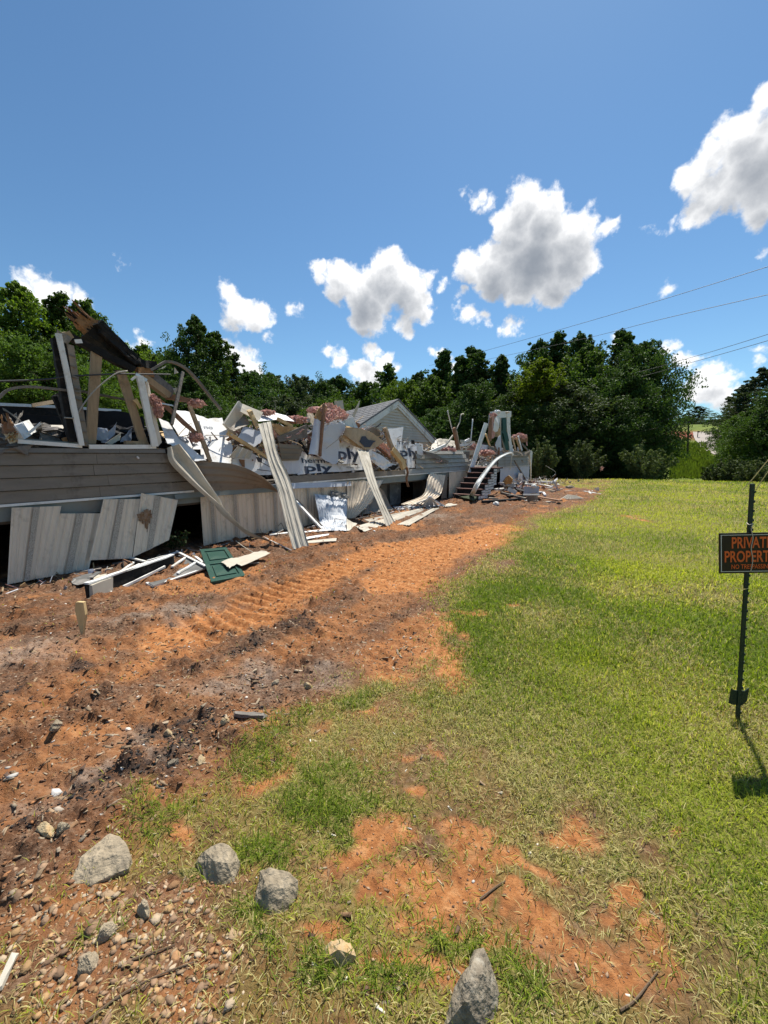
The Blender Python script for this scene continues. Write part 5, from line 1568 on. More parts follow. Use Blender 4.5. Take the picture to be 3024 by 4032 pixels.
piece('crumpled_sheet', patch(Q(Z3, .06, (845, 890), (960, 940), (1060, 1020), (1140, 1050)), Q(Z3, .10, (850, 1000), (920, 1050), (1000, 1105), (1060, 1070)), 14, 8, None, .005, .05, 13), 'sheathing', 'crumpled white sheet lying behind the second leaning panel', 'sheet')
px_sheet('white_scrap', Z3, .1, ((835, 890), (870, 880), (865, 960), (830, 950)), 'sheathing', 'small white tag hanging at the top of the second leaning panel', 'scrap', .004, .01, .006, 3, 58)
piece('charred_edge', lump(Q(Z3, .04, (1090, 1075))[0], .22, .06, .06, 22, .5, 3, 4, U.to_track_quat('X', 'Z').to_euler(), 0, .2), 'char', 'charred crust along the wall edge under the yellow timber', 'charred wood')
px_beam('stud', Z3, (920, 850), (1070, 985), .05, .05, 'wood_brown', 'dark stud lying behind the crumpled white sheet', 'stud', -.15, -.1, 3, .005, .02)

# --- leaning siding panels
def leaner(name, Lt, Rt, z, left, right, nt, mat, label, nr=3, depth=.012, ncross=28):
    """a ribbed panel from the wall top down to the ground; upper points on the wall plane, last on the ground"""
    def edge(top, mids, bot):
        a = Wp(*top, nt); b = Gp(*z(*bot), .01)
        pts = [a]
        for m in mids:                               # points of the edge keep to the straight lean of the panel
            r = ray(*z(*m)); e = Vector((0, 0, EYE))
            d = b - a; nn_ = d.cross(U)
            t = (a - e).dot(nn_) / r.dot(nn_)
            pts.append(e + r * t)
        return pts + [b]
    return piece(name, patch(edge(Lt, left[:-1], left[-1]), edge(Rt, right[:-1], right[-1]), 22, ncross, ribs(nr, depth, .3), .006, .010, 3), mat, label, 'siding panel')


leaner('leaning_siding', Z2(985, 878), Z2(1105, 850), Z6, ((1085, 180), (1170, 430), (1250, 760), (1312, 980)), ((1165, 62), (1290, 350), (1420, 820), (1466, 966)), .12, 'siding_pale', 'big cream ribbed siding panel leaning from the heap to the ground')
leaner('leaning_siding', Z3(690, 880), Z3(800, 900), Z7, ((480, 40), (590, 350), (690, 580), (756, 762)), ((590, 60), (650, 300), (740, 540), (846, 746)), .16, 'siding_pale', 'second cream siding panel leaning down below the brown printed board')
piece('leaning_trim', patch([Wp(*Z4(612, 388), .25), Wp(*Z4(445, 900), .25)], [Wp(*Z4(646, 402), .25), Wp(*Z4(488, 890), .25)], 10, 8, lambda t: .03 if .2 < t < .8 else 0, .02, linear=True), 'white_trim', 'straight white trim board leaning beside the steps', 'trim board')
piece('arched_trim', patch([Gp(*Z4(455, 1095), .0)] + Q(Z4, 1.2, (500, 1005, 1.4), (560, 900, 1.25), (680, 752, .95), (760, 692, .7), (860, 656, .5)) + Q(Z4, .5, (886, 690, .5)),
                       [Gp(*Z4(496, 1112), .0)] + Q(Z4, 1.2, (545, 1010, 1.4), (602, 908, 1.25), (712, 762, .95), (790, 704, .7), (862, 676, .5)) + Q(Z4, .5, (872, 700, .5)), 40, 6, lambda t: .012 * math.sin(t * 6.3), .008), 'white_trim', 'long white trim strip bent in an arch over the steps', 'trim strip')
px_beam('hanging_trim', Z4, (868, 690), (850, 830), .09, .02, 'siding_pale', 'short pale trim hanging from the end of the white arch', 'trim', .3, .25, 2, .003, .01)
piece('slanted_trim', box_between(Wp(*Z4(890, 745), .25), Gp(*Z4(1012, 950), .0), .07, .05, N, 2, .002), 'siding', 'dark slanting trim propped against the far skirting', 'trim')

# --- torn skirting, foil sheet and strips on the ground in front
piece('foil_sheet', patch(Q(Z7, .3, (90, 462, .15), (110, 570, .3)) + [Gp(*Z7(140, 720), .12), Gp(*Z7(172, 802), .02)], Q(Z7, .3, (398, 505, .12), (395, 590, .3)) + [Gp(*Z7(388, 690), .12), Gp(*Z7(392, 805), .02)], 18, 30, ribs(12, .008, .4), .004, .02, 15), 'foil', 'blue and white blotched metal panel curled against the skirting', 'metal panel')
piece('foil_sheet', patch(Q(Z7, .2, (240, 430, .08), (245, 500, .16)), Q(Z7, .2, (395, 458, .08), (418, 500, .16)), 5, 10, None, .004, .04, 16), 'screen', 'dark crumpled flap behind the blotched metal panel', 'metal flap')
piece('white_hem', patch(QG(Z7, .03, (392, 690, .2), (430, 720, .1), (490, 740)), QG(Z7, .02, (392, 805), (420, 800), (470, 760)), 8, 4, None, .004, .02, 17), 'siding_pale', 'white trailing corner beside the blotched metal panel', 'metal scrap')
GS = [(((470, 762), (560, 812)), ((1050, 600), (1105, 616)), 'siding_pale', 'wide cream siding strip lying on the dirt beneath the second leaning panel', 5),
      (((862, 745), (972, 752)), ((1190, 596), (1255, 590)), 'siding_pale', 'cream siding strip slanting towards the fan-folded panel', 4),
      (((560, 700), (600, 722)), ((1130, 585), (1180, 596)), 'siding_pale', 'narrow cream strip at the edge of the dark opening', 3),
      (((1290, 575), (1330, 580)), ((1340, 545), (1425, 560)), 'siding_pale', 'small cream scrap at the foot of the green mat', 2),
      (((460, 690), (480, 700)), ((700, 640), (740, 650)), 'siding_dark', 'dark strip just inside the dark opening', 2)]
for k, ((a, b), (c, d), m_, lb, nr) in enumerate(GS):
    piece('ground_strip', patch(QG(Z7, .05, a, c), QG(Z7, .02 + .03 * (k % 2), b, d), 10, 16, ribs(nr, .015, .4), .006, .012, 30 + k), m_, lb, 'siding strip')
GS6 = [(((1430, 868), (1440, 890)), ((1650, 836), (1640, 850)), 'white_trim', 'upper thin white strip on the dirt right of the big leaning panel'),
       (((1440, 905), (1450, 925)), ((1720, 878), (1715, 905)), 'siding_pale', 'lower thin cream strip on the dirt right of the big leaning panel'),
       (((1040, 858), (1060, 880)), ((1250, 960), (1300, 985)), 'white_trim', 'white broken strip at the foot of the big leaning panel'),
       (((1340, 820), (1345, 830)), ((1660, 790), (1660, 806)), 'white_trim', 'thin white strip along the base of the skirting'),
       (((1090, 840), (1095, 850)), ((1260, 820), (1262, 832)), 'white_trim', 'thin white edge strip left of the big leaning panel'),
       (((905, 1102), (908, 1112)), ((998, 1100), (998, 1108)), 'siding_pale', 'tiny white sliver on the dirt beyond the green shutter')]
for k, ((a, b), (c, d), m_, lb) in enumerate(GS6):
    piece('ground_strip', patch(QG(Z6, .05, a, c), QG(Z6, .03, b, d), 6, 4, None, .012, .006, 40 + k), m_, lb, 'siding strip')
piece('leaning_board', box_between(Wp(*Z6(1335, 525), .15), Gp(*Z6(1582, 790), .02), .10, .03, wz, 3, .003), 'white_trim', 'white board slanting down between the big panel and the blotched metal panel', 'board')
piece('leaning_board', box_between(Wp(*Z6(1345, 512), .10), Gp(*Z6(1592, 770), .03), .04, .03, wz, 3, .003), 'siding_dark', 'dark thin board along the slanting white board', 'board')
# fan-folded vented panel
ap = Gp(*Z7(1170, 474), .42)
fan = thing('folded_vinyl', 'grey-white vinyl panel folded into a fan of slats on the ground', 'vinyl panel', Gp(*Z7(1150, 585)))
ends = [(905, 592), (975, 590), (1040, 588), (1095, 586), (1140, 584), (1185, 582), (1235, 580), (1298, 574)]
for k, e in enumerate(ends):
    b_ = Gp(*Z7(*e), .03)
    mk('slat', *box_between(ap.lerp(b_, .08) + Vector((0, 0, -.02 * abs(4 - k))), b_, .085, .02, wz, 3, .002, 0, 1.25), M['sheathing_grey' if k % 3 else 'white_trim'], fan)
mk('fold_edge', *box_between(Gp(*Z7(830, 590), .04), Gp(*Z7(1300, 570), .05), .10, .03, wz, 4, .004), M['sheathing_grey'], fan)
piece('drain_strip', patch(QG(Z7, .05, (820, 575), (1000, 575)), QG(Z7, .02, (850, 608), (1090, 600)), 8, 5, None, .006, .02, 19), 'sheathing_grey', 'bluish flat strip running from the opening into the fan-folded panel', 'vinyl strip')

# --- in front of the burnt end: shutter, frames, charred channel
sh = thing('shutter', 'dark green raised-panel shutter lying flat on the dirt', 'shutter', Gp(*Z6(650, 1120)))
tl, tr, br_, bl_ = QG(Z6, .06, (445, 985, .10), (690, 965, .10), (870, 1230, .03), (550, 1290, .03))
nz_ = (br_ - tl).cross(tr - bl_).normalized()
if nz_.z < 0: nz_ = -nz_
sp = lambda a, b: tl.lerp(tr, a).lerp(bl_.lerp(br_, a), b)


def slab(name, a0, a1, b0, b1, z0, z1, mat, parent):
    q = [sp(a0, b0), sp(a1, b0), sp(a1, b1), sp(a0, b1)]
    v = [x + nz_ * z1 for x in q] + [x + nz_ * z0 for x in q]
    return mk(name, v, [(0, 1, 2, 3), (7, 6, 5, 4), (0, 4, 5, 1), (1, 5, 6, 2), (2, 6, 7, 3), (3, 7, 4, 0)], M[mat], parent)


slab('backing', 0, 1, 0, 1, -.02, -.004, 'shutter', sh)
slab('stile', 0, .13, 0, 1, -.004, .012, 'shutter', sh); slab('stile', .87, 1, 0, 1, -.004, .012, 'shutter', sh)
for a, b in ((0, .09), (.44, .54), (.92, 1)): slab('rail', .132, .868, a, b, -.004, .0115, 'shutter', sh)
for a, b in ((.13, .40), (.58, .88)): slab('raised_panel', .2, .8, a, b, -.004, .009, 'shutter', sh)
sv = QG(Z6, .10, (640, 1100), (740, 1062), (800, 1058), (950, 1010), (1040, 998), (1102, 1015), (960, 1080), (830, 1130), (790, 1110), (720, 1155), (690, 1130))
piece('torn_siding', sheet(torn(sv, .012, 3, None, 61), .006, .02, 61), 'siding_pale', 'cream torn siding scrap lying over the green shutter', 'siding')
piece('wire_stick', tube(QG(Z6, .06, (780, 900, .12), (860, 960, .08), (945, 1010, .1)), .008, 8, 5), 'siding_pale', 'thin pale stick from the skirting to the cream scrap', 'stick')
ch = thing('charred_channel', 'long blackened channel beam with white edges and a cream end block on the dirt', 'beam', Gp(*Z9(700, 650)))
c0, c1 = Gp(*Z9(150, 860), .0) + Vector((0, 0, .09)), Gp(*Z9(1270, 440), .0) + Vector((0, 0, .09))
mk('web', *box_between(c0, c1, .05, .16, wz, 8, .006, .01), M['char'], ch)
mk('upper_edge', *box_between(c0 + Vector((0, 0, .09)), c1 + Vector((0, 0, .09)), .07, .018, wz, 8, .004), M['white_trim'], ch)
mk('end_block', *box_between(c0 + N * .04 + U * .02, c0.lerp(c1, .22) + N * .045, .05, .15, wz, 2, .004, .01), M['siding_pale'], ch)
mk('lower_edge', *box_between(c0.lerp(c1, .32) + N * .10 + Vector((0, 0, -.07)), c0.lerp(c1, .85) + N * .06 + Vector((0, 0, -.02)), .02, .03, wz, 4, .004), M['white_trim'], ch)
fr = thing('screen_frame', 'bent white window frame with torn grey mesh lying before the skirting', 'window frame', Gp(*Z9(1300, 560)))
for a, b, h in (((480, 262), (1085, 415), .07), ((630, 490), (835, 402), .03), ((622, 482), (748, 548), .03), ((875, 402), (958, 468), .03), ((930, 360), (1335, 242), .05), ((1315, 235), (1690, 430), .06),
                ((1010, 690), (1690, 455), .02), ((925, 650), (1015, 692), .02), ((1255, 437), (1432, 312), .05), ((1322, 522), (1562, 382), .05), ((580, 505), (755, 378), .03), ((1560, 305), (1660, 385), .05)):
    mk('frame_bar', *box_between(Gp(*Z9(*a), h), Gp(*Z9(*b), h), .035, .02, wz, 2, .002), M['white_trim'], fr)
mk('mesh', *sheet(torn(QG(Z9, .03, (1240, 560), (1400, 430), (1432, 320), (1690, 430), (1690, 455), (1010, 688), (940, 650), (1180, 590)), .006, 3, None, 62), .003, .015, 62), M['screen'], fr)
px = QG(Z9, .04, (225, 600), (290, 545), (405, 530), (380, 570), (290, 605))
piece('white_scrap', sheet(torn(px, .008, 3, None, 63), .008, .01, 63), 'siding_pale', 'cream flake lying on the dirt before the second skirting panel', 'scrap')
for k, (a, b, w_, m_, lb) in enumerate((((0, 520), (330, 460), .05, 'grey_wood', 'grey batten lying along the foot of the near skirting'), ((180, 585), (300, 505), .06, 'screen', 'dark slat on the dirt left of the cream flake'),
                                         ((470, 400), (710, 355), .07, 'grey_wood', 'grey plank end poking out under the third skirting panel'), ((375, 480), (480, 455), .03, 'siding_pale', 'short pale slat in front of the third skirting panel'),
                                         ((1145, 340), (1185, 390), .03, 'white_trim', 'short white bar inside the bent window frame'))):
    piece('loose_batten', box_between(Gp(*Z9(*a), .03), Gp(*Z9(*b), .04), w_, .02, wz, 3, .004), m_, lb, 'slat')
piece('siding_sheet', sheet(torn(QG(Z5, .02, (640, 1500), (860, 1440), (830, 1530), (720, 1550)), .01, 3, None, 64), .006, .01, 64), 'screen', 'dark sheet half buried in dirt at the foot of the skirting', 'sheet')
# yellow stake standing in the dirt
bs = Gp(*Z5(782, 2012)); ty = bs.y + .02
sv = [Dp(*Z5(*q), ty) for q in ((730, 1700), (800, 1700), (818, 1815), (800, 1930), (784, 2030), (750, 1890), (722, 1770))]
o_ = piece('broken_stake', sheet(torn(sv, .006, 3, (0,), 65), .03, .004, 65), 'wood_new', 'yellow splintered board standing upright in the dirt', 'board')

# ================================================================ steps with white brick sides
ST = thing('entry_steps', 'brown entry steps with white brick side and black joints', 'steps', hw(13.0, 1.0, 0))
rise, run, nst, n0_, n1_ = .185, .29, 6, .22, 1.22
us0 = uz(Wp(*Z8(85, 1565), n0_))[0] - run
for k in range(nst):
    u0 = us0 + k * run; zt = rise * (k + 1)
    hbox('tread', u0 - .03, u0 + run + .02, n0_, n1_, zt - .035, zt, M['tread'], ST)
    hbox('riser', u0, u0 + .03, n0_ + .03, n1_ - .03, zt - rise - .0, zt - .037, M['mortar'], ST)
    # bricks of the side wall, each course its own stones with dark joints behind
    hbox('side_backing', u0 + .032, u0 + run + .03, n1_ - .10, n1_ - .04, max(-.02, zt - rise * 3.4), zt - .037, M['mortar'], ST)
    z = zt - .045
    row = 0
    while z > max(.0, zt - rise * 3.3):
        h = random.uniform(.085, .12); zl = max(.0, z - h)
        cuts = [u0 + .032, u0 + run * random.uniform(.35, .65), u0 + run + .03]
        if row % 2: cuts = [u0 + .032, u0 + run + .03]
        for a, b in zip(cuts, cuts[1:]):
            if z - zl > .03: hbox('brick', a + .012, b - .012, n1_ - .04, n1_ - .012 + random.uniform(0, .012), zl + .012, z - .01, M['brick_white'], ST)
        z = zl; row += 1
mats = patch([Gp(*Z8(0, 1690), .10), Gp(*Z8(400, 1800), .10)], [Gp(*Z8(90, 1660), .16), Gp(*Z8(480, 1740), .16)], 8, 6, None, .05, .02, 21, linear=True)
piece('door_mat', mats, 'mat', 'sagging dark green mat on the lowest step', 'mat')
hbox('landing', us0 + nst * run - .02, us0 + nst * run + .7, .1, n1_, rise * nst - .06, rise * nst, M['tread'], ST)

# ================================================================ door frame and heap over the steps
DR = thing('doorway_remnant', 'white door frame still upright with a dark green door', 'door frame', Wp(*Z4(800, 650), -.15))
nd = -.15
mk('header', *box_between(*Q(Z4, nd, (672, 318), (852, 310)), .10, .30, wz), M['white_trim'], DR)
mk('jamb', *patch(Q(Z4, nd + .03, (818, 300), (822, 450), (838, 560), (850, 660)), Q(Z4, nd + .03, (850, 300), (853, 450), (862, 560), (880, 660)), 10, 3, None, .08), M['white_trim'], DR)
mk('jamb', *box_between(*Q(Z4, nd - .02, (667, 315), (655, 560)), .10, .12, N), M['white_trim'], DR)
mk('inner_jamb', *box_between(*Q(Z4, nd + .02, (760, 345), (758, 520)), .06, .05, N), M['siding_pale'], DR)
dd = mk('door', *patch(Q(Z4, nd, (762, 338), (765, 480), (785, 570), (805, 645)), Q(Z4, nd, (820, 332), (824, 470), (836, 560), (856, 650)), 10, 4, None, .05), M['door_green'], DR)
for a, b, c, d in (((775, 360), (812, 356), (815, 455), (778, 460)), ((782, 485), (820, 480), (838, 560), (800, 568))):
    mk('door_panel', *sheet(Q(Z4, nd + .04, a, b, c, d), .02), M['door_green'], dd)
PZ = [('insulation_batt', ((665, 320), (712, 328), (695, 530), (650, 545)), -.05, 'pink', 'long pink insulation strip beside the green door', .05, .04),
      ('wall_stud', ((655, 340), (672, 335), (668, 560), (640, 575)), -.02, 'wood_brown', 'brown stud behind the long pink strip at the door', .05, .01),
      ('wallboard_scrap', ((705, 330), (758, 350), (732, 470), (705, 480), (688, 455)), .0, 'white_trim', 'bent white panel left of the green door', .01, .03),
      ('wallboard_scrap', ((690, 460), (755, 440), (758, 520), (680, 528)), -.08, 'kraft', 'torn brown wallboard under the bent white panel', .02, .02),
      ('wallboard_scrap', ((735, 520), (760, 505), (770, 650), (742, 655), (710, 600)), .1, 'sheathing_grey', 'pointed grey-white panel at the foot of the green door', .008, .02),
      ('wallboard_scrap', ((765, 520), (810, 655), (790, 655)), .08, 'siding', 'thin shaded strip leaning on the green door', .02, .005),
      ('wallboard_scrap', ((575, 590), (655, 600), (650, 640), (570, 640)), .05, 'sheathing_grey', 'grey panel lying above the steps', .01, .02),
      ('wallboard_scrap', ((640, 605), (690, 620), (730, 660), (650, 640)), .1, 'screen', 'dark curled panel lying above the steps', .01, .03)]
for k, (nm_, pts, n_, m_, lb, th_, bd_) in enumerate(PZ): px_sheet(nm_, Z4, n_, pts, m_, lb, 'panel' if 'wallboard' in nm_ else ('insulation' if 'ins' in nm_ else 'stud'), th_, bd_, .012, 3, 70 + k)
px_beam('loose_stud', Z4, (622, 492), (662, 605), .07, .05, 'wood_new', 'short tan stud leaning above the steps', 'stud', .05, .1)
px_beam('loose_stud', Z4, (745, 620), (745, 690), .09, .05, 'wood_brown', 'reddish stud stump below the green door', 'stud', .12, .12)
piece('insulation_batt', lump(Wp(*Z4(630, 670), .2), .60, .25, .12, 31, .55, 4, 4, U.to_track_quat('X', 'Z').to_euler(), 0, .35), 'pink', 'pink insulation heap at the top of the steps', 'insulation')
piece('insulation_tuft', lump(Wp(*Z4(685, 322), -.1), .14, .1, .1, 32, .5, 4, 4.2, None, 0, .35), 'pink', 'pink tuft at the top corner of the door frame', 'insulation')
piece('white_tuft', lump(Wp(*Z4(732, 286), -.15), .16, .1, .08, 33, .6, 3, 3.4, None, 0, .2), 'sheathing', 'white crumpled scrap sitting on the door header', 'scrap')
piece('white_tuft', lump(Wp(*Z4(800, 294), -.15), .20, .08, .05, 34, .6, 3, 3.4, None, 0, .2), 'siding_pale', 'cream scrap on the right end of the door header', 'scrap')
piece('insulation_tuft', lump(Wp(*Z4(510, 620), -.2), .25, .15, .12, 35, .5, 4, 4.2, None, 0, .35), 'pink', 'pink tuft beside the leaning white trim board', 'insulation')
piece('insulation_tuft', lump(Wp(*Z4(265, 645), -.2), .3, .15, .10, 36, .5, 4, 4.2, None, 0, .35), 'pink', 'pink tuft on the wall top left of the brown stud', 'insulation')
# thin pipes and stud over the far wall
piece('white_pipe', tube(Q(Z4, -.3, (266, 278), (300, 420), (318, 480)), .022, 6, 6), 'white_trim', 'straight white pipe sticking up left of the brown stud', 'pipe', smooth=True)
piece('bent_wire', tube(Q(Z4, -.2, (415, 306), (390, 318), (382, 380), (352, 450), (362, 520), (385, 640)), .022, 16, 6), 'siding_pale', 'crooked pale wire curling up right of the brown stud', 'wire', smooth=True)
piece('white_pipe', tube(Q(Z4, -.4, (501, 355), (488, 500), (474, 630)), .024, 6, 6), 'white_trim', 'thin white pipe standing alone left of the leaning trim board', 'pipe', smooth=True)
px_beam('wall_stud', Z4, (325, 436), (366, 642), .16, .08, 'wood_brown', 'reddish brown stud standing on the far wall', 'stud', -.15, -.1, 3, .004, .02)
px_beam('roof_trim', Z4, (315, 510), (248, 600), .06, .04, 'siding_pale', 'pale trim slanting down from the reddish brown stud', 'trim', -.2, -.2, 2, .003)
px_beam('roof_trim', Z4, (250, 598), (95, 668), .10, .05, 'white_trim', 'pale board sloping over the wall top towards the gable', 'board', -.1, -.05, 2, .004)
piece('roof_metal', patch(Q(Z4, -.8, (120, 590), (190, 540), (330, 560)), Q(Z4, -.5, (110, 640), (200, 625), (340, 640)), 12, 6, None, .01, .05, 22), 'siding_pale', 'crumpled metal roofing behind the far wall', 'metal roofing')
for k, (a, b, lb) in enumerate((((385, 560), (520, 575), 'upper white roof slat left of the trim board'), ((395, 600), (500, 590), 'middle white roof slat left of the trim board'), ((430, 625), (520, 605), 'lower white roof slat left of the trim board'), ((400, 580), (470, 545), 'white roof slat tilted among the others'))):
    px_beam('roofing_batten', Z4, a, b, .10, .04, 'sheathing' if k % 2 else 'siding_pale', lb, 'slat', -.35, -.25, 2, .006)
px_sheet('wall_board', Z4, -.05, ((215, 660), (345, 645), (520, 645), (500, 690), (330, 690), (200, 700)), 'siding_pale', 'loose pale board along the top of the far wall', 'board', .01, .02, .01, 3, 81)
px_sheet('dark_gutter', Z4, .15, ((35, 655), (130, 675), (272, 750), (262, 775), (150, 720), (60, 680)), 'siding_dark', 'dark gutter length sagging over the far siding', 'gutter', .03, .01, .006, 3, 82)
px_sheet('white_scrap', Z4, -.02, ((165, 660), (200, 655), (212, 708), (185, 705)), 'sheathing', 'small white square on the wall top above the sagging gutter', 'scrap', .006, .01, .006, 3, 83)
px_sheet('white_scrap', Z4, .0, ((-30, 585), (20, 590), (38, 690), (-10, 700)), 'sheathing', 'white board stub right of the printed ply board', 'scrap', .006, .01, .008, 3, 84)
# heap at the far corner
CH = [(((870, 520), (900, 640)), .10, .05, 'wood_tan', 'tan stud stub right of the door frame'), (((905, 530), (940, 640)), .12, .05, 'kraft', 'brown board stub at the far corner'),
      (((925, 515), (960, 650)), .10, .06, 'white_trim', 'white slat at the far corner heap'), (((955, 580), (1050, 690)), .10, .05, 'siding_dark', 'dark green-grey slat sliding off the far corner'),
      (((1000, 505), (1005, 600)), .08, .06, 'pink', 'pink-white upright stub at the far corner'), (((940, 555), (1010, 545)), .25, .06, 'wood_brown', 'brown board across the far corner stubs')]
for (a, b), w_, h_, m_, lb in CH: px_beam('corner_scrap', Z4, a, b, w_, h_, m_, lb, 'scrap', -.2, -.05, 2, .01, .03)
piece('insulation_tuft', lump(Wp(*Z4(935, 520), -.3), .35, .2, .16, 37, .5, 4, 4.2, None, 0, .35), 'pink', 'pink tuft on top of the far corner heap', 'insulation')
piece('torn_siding', patch(Q(Z4, .05, (880, 650), (960, 660), (1040, 650)), Q(Z4, .10, (880, 700), (960, 700), (1030, 690)), 8, 4, None, .01, .05, 23), 'siding', 'torn siding curl over the far wall beside the white arch', 'siding')

# ================================================================ debris right of the steps
DB = [(((215, 170), (430, 180)), .14, .04, .35, 'sheathing', 'white splintered boards lying on top of the far debris'), (((560, 185), (700, 190)), .16, .06, .35, 'white_trim', 'white board stack at the far skirting'),
      (((160, 258), (300, 250)), .10, .08, .15, 'white_trim', 'short white block by the steps'), (((0, 420), (560, 380)), .10, .08, .05, 'char', 'long black timber on the dirt in front of the debris'),
      (((80, 372), (200, 378)), .10, .05, .08, 'siding', 'grey board lying by the brick side of the steps'), (((240, 300), (560, 380)), .08, .08, .12, 'grey_wood', 'grey timber crossing the debris'),
      (((330, 350), (720, 330)), .12, .08, .10, 'char', 'black plank under the white pickets'), (((550, 400), (720, 405)), .08, .03, .04, 'white_trim', 'white slat on the dirt before the pickets'),
      (((790, 415), (950, 422)), .08, .03, .04, 'siding_pale', 'pale slat right of the white slat on the dirt'), (((620, 330), (1020, 405)), .16, .04, .12, 'wood_brown', 'reddish broken plank pointing at the white lattice'),
      (((690, 160), (975, 165)), .16, .12, .15, 'white_trim', 'long white beam lying near the lawn'), (((735, 190), (900, 225)), .12, .08, .10, 'white_trim', 'white board in front of the long white beam'),
      (((760, 235), (1000, 245)), .06, .03, .06, 'white_trim', 'thin white rail beside the debris'), (((830, 275), (920, 255)), .08, .04, .05, 'wood_tan', 'tan slat beside the debris'),
      (((890, 285), (1045, 250)), .10, .04, .05, 'siding', 'grey slat pointing at the dirt mound'), (((1060, 280), (1220, 265)), .07, .03, .04, 'siding_pale', 'pale slat across the dirt mound'),
      (((735, 295), (775, 290)), .08, .05, .08, 'white_trim', 'short white offcut right of the pickets'), (((795, 295), (815, 330)), .08, .06, .08, 'sheathing', 'white offcut standing by the thin rail'),
      (((895, 215), (930, 212)), .12, .1, .08, 'siding_pale', 'pale block near the long white beam'), (((1310, 280), (1385, 290)), .08, .04, .04, 'white_trim', 'thicker white slat out on the lawn'),
      (((1390, 290), (1550, 316)), .06, .03, .04, 'white_trim', 'longest thin white slat out on the lawn'), (((1390, 280), (1440, 276)), .06, .03, .04, 'white_trim', 'short white slat out on the lawn'),
      (((1385, 288), (1415, 308)), .07, .03, .05, 'white_trim', 'white slat crossing the others out on the lawn'), (((200, 205), (420, 240)), .14, .10, .15, 'char', 'black timber behind the hollow white post'),
      (((420, 255), (560, 300)), .22, .14, .06, 'black', 'black heap between hollow post and pickets')]
for (a, b), w_, h_, z_, m_, lb in DB:
    piece('debris_board', box_between(Gp(*Z10(*a), z_), Gp(*Z10(*b), z_), w_, h_, wz, 3, .008, .03), m_, lb, 'board')
hp = thing('hollow_post', 'square hollow white post lying among the debris, open end facing out', 'post', Gp(*Z10(370, 330)))
h0, h1 = Gp(*Z10(328, 245), .28), Gp(*Z10(440, 300), .12)
mk('tube', *box_between(h0, h1, .15, .15, wz, 1), M['brick_white'], hp)
dh = (h0 - h1).normalized()
mk('hollow_shade_plate', *box_between(h0 + dh * .002, h0 + dh * .01, .10, .10, wz, 1), M['black'], hp)  # black plate painting the darkness inside the hollow end
pk = thing('picket_railing', 'grey-white picket railing panel standing in the debris', 'railing', Gp(*Z10(640, 330)))
for k in range(16):
    a, b = Gp(*Z10(540 + k * 12.5, 325), .05), None
    mk('picket', *box_between(a, a + Vector((0, 0, .32)), .028, .03, N), M['sheathing_grey'], pk)
mk('rail', *box_between(Gp(*Z10(530, 325), .36), Gp(*Z10(745, 325), .36), .04, .04, wz), M['white_trim'], pk)
for k, (a, lb) in enumerate((((668, 215), 'round white cap on the picket railing'), ((175, 445), 'white bottle-like lump on the dirt before the steps'), ((980, 200), 'white broken block at the end of the long white beam'))):
    piece('white_lump', lump(Gp(*Z10(*a), .06 + .33 * (k == 0)), .10, .09, .08, 90 + k, .25, 3, 2), 'brick_white', lb, 'lump')
piece('curled_vinyl', strip([Gp(*Z10(x, y), z) for x, y, z in ((580, 385, .1), (640, 355, .2), (700, 350, .22), (720, 370, .12), (680, 388, .08))], .25, .01, wz, 20), 'siding', 'grey vinyl curl under the picket railing', 'vinyl curl')
lt = thing('garden_lattice', 'white lattice panel lying flat on the red dirt', 'lattice', Gp(*Z10(1160, 365)))
La, Lb, Lc, Ld = Gp(*Z10(1110, 328), .05), Gp(*Z10(1225, 340), .05), Gp(*Z10(1320, 375), .05), Gp(*Z10(1010, 390), .03)
lp = lambda a, b, z: La.lerp(Lb, a).lerp(Ld.lerp(Lc, a), b) + Vector((0, 0, z))
for k in range(8):
    t = k / 7
    mk('lath', *box_between(lp(t, 0, 0), lp(t, 1, 0), .035, .012, wz), M['siding_pale'], lt)
    mk('lath', *box_between(lp(0, t, .012), lp(1, t, .012), .035, .012, wz), M['siding_pale'], lt)
piece('dirt_clod', lump(Gp(*Z10(1140, 235), .05), .22, .15, .12, 95, .4, 3, 2.5), 'rock_dark', 'dark stone on the dirt mound near the lawn', 'stone')
piece('cream_board', sheet(torn(QG(Z10, .3, (265, 150, .35), (340, 70, .8), (400, 110, .7), (385, 185, .35), (300, 180, .35)), .03, 3, None, 96), .02, .02, 96), 'wood_new', 'tan broken board standing against the far skirting', 'board')
piece('skirting_piece', patch([Gp(*Z10(450, 190), .0), Wp(*Z10(470, 40), .4)], [Gp(*Z10(520, 190), .0), Wp(*Z10(520, 45), .2)], 8, 8, lambda t: .05 * math.sin(3.14 * t), .006, linear=True), 'sheathing', 'bright white curved skirting piece under the far corner', 'skirting')

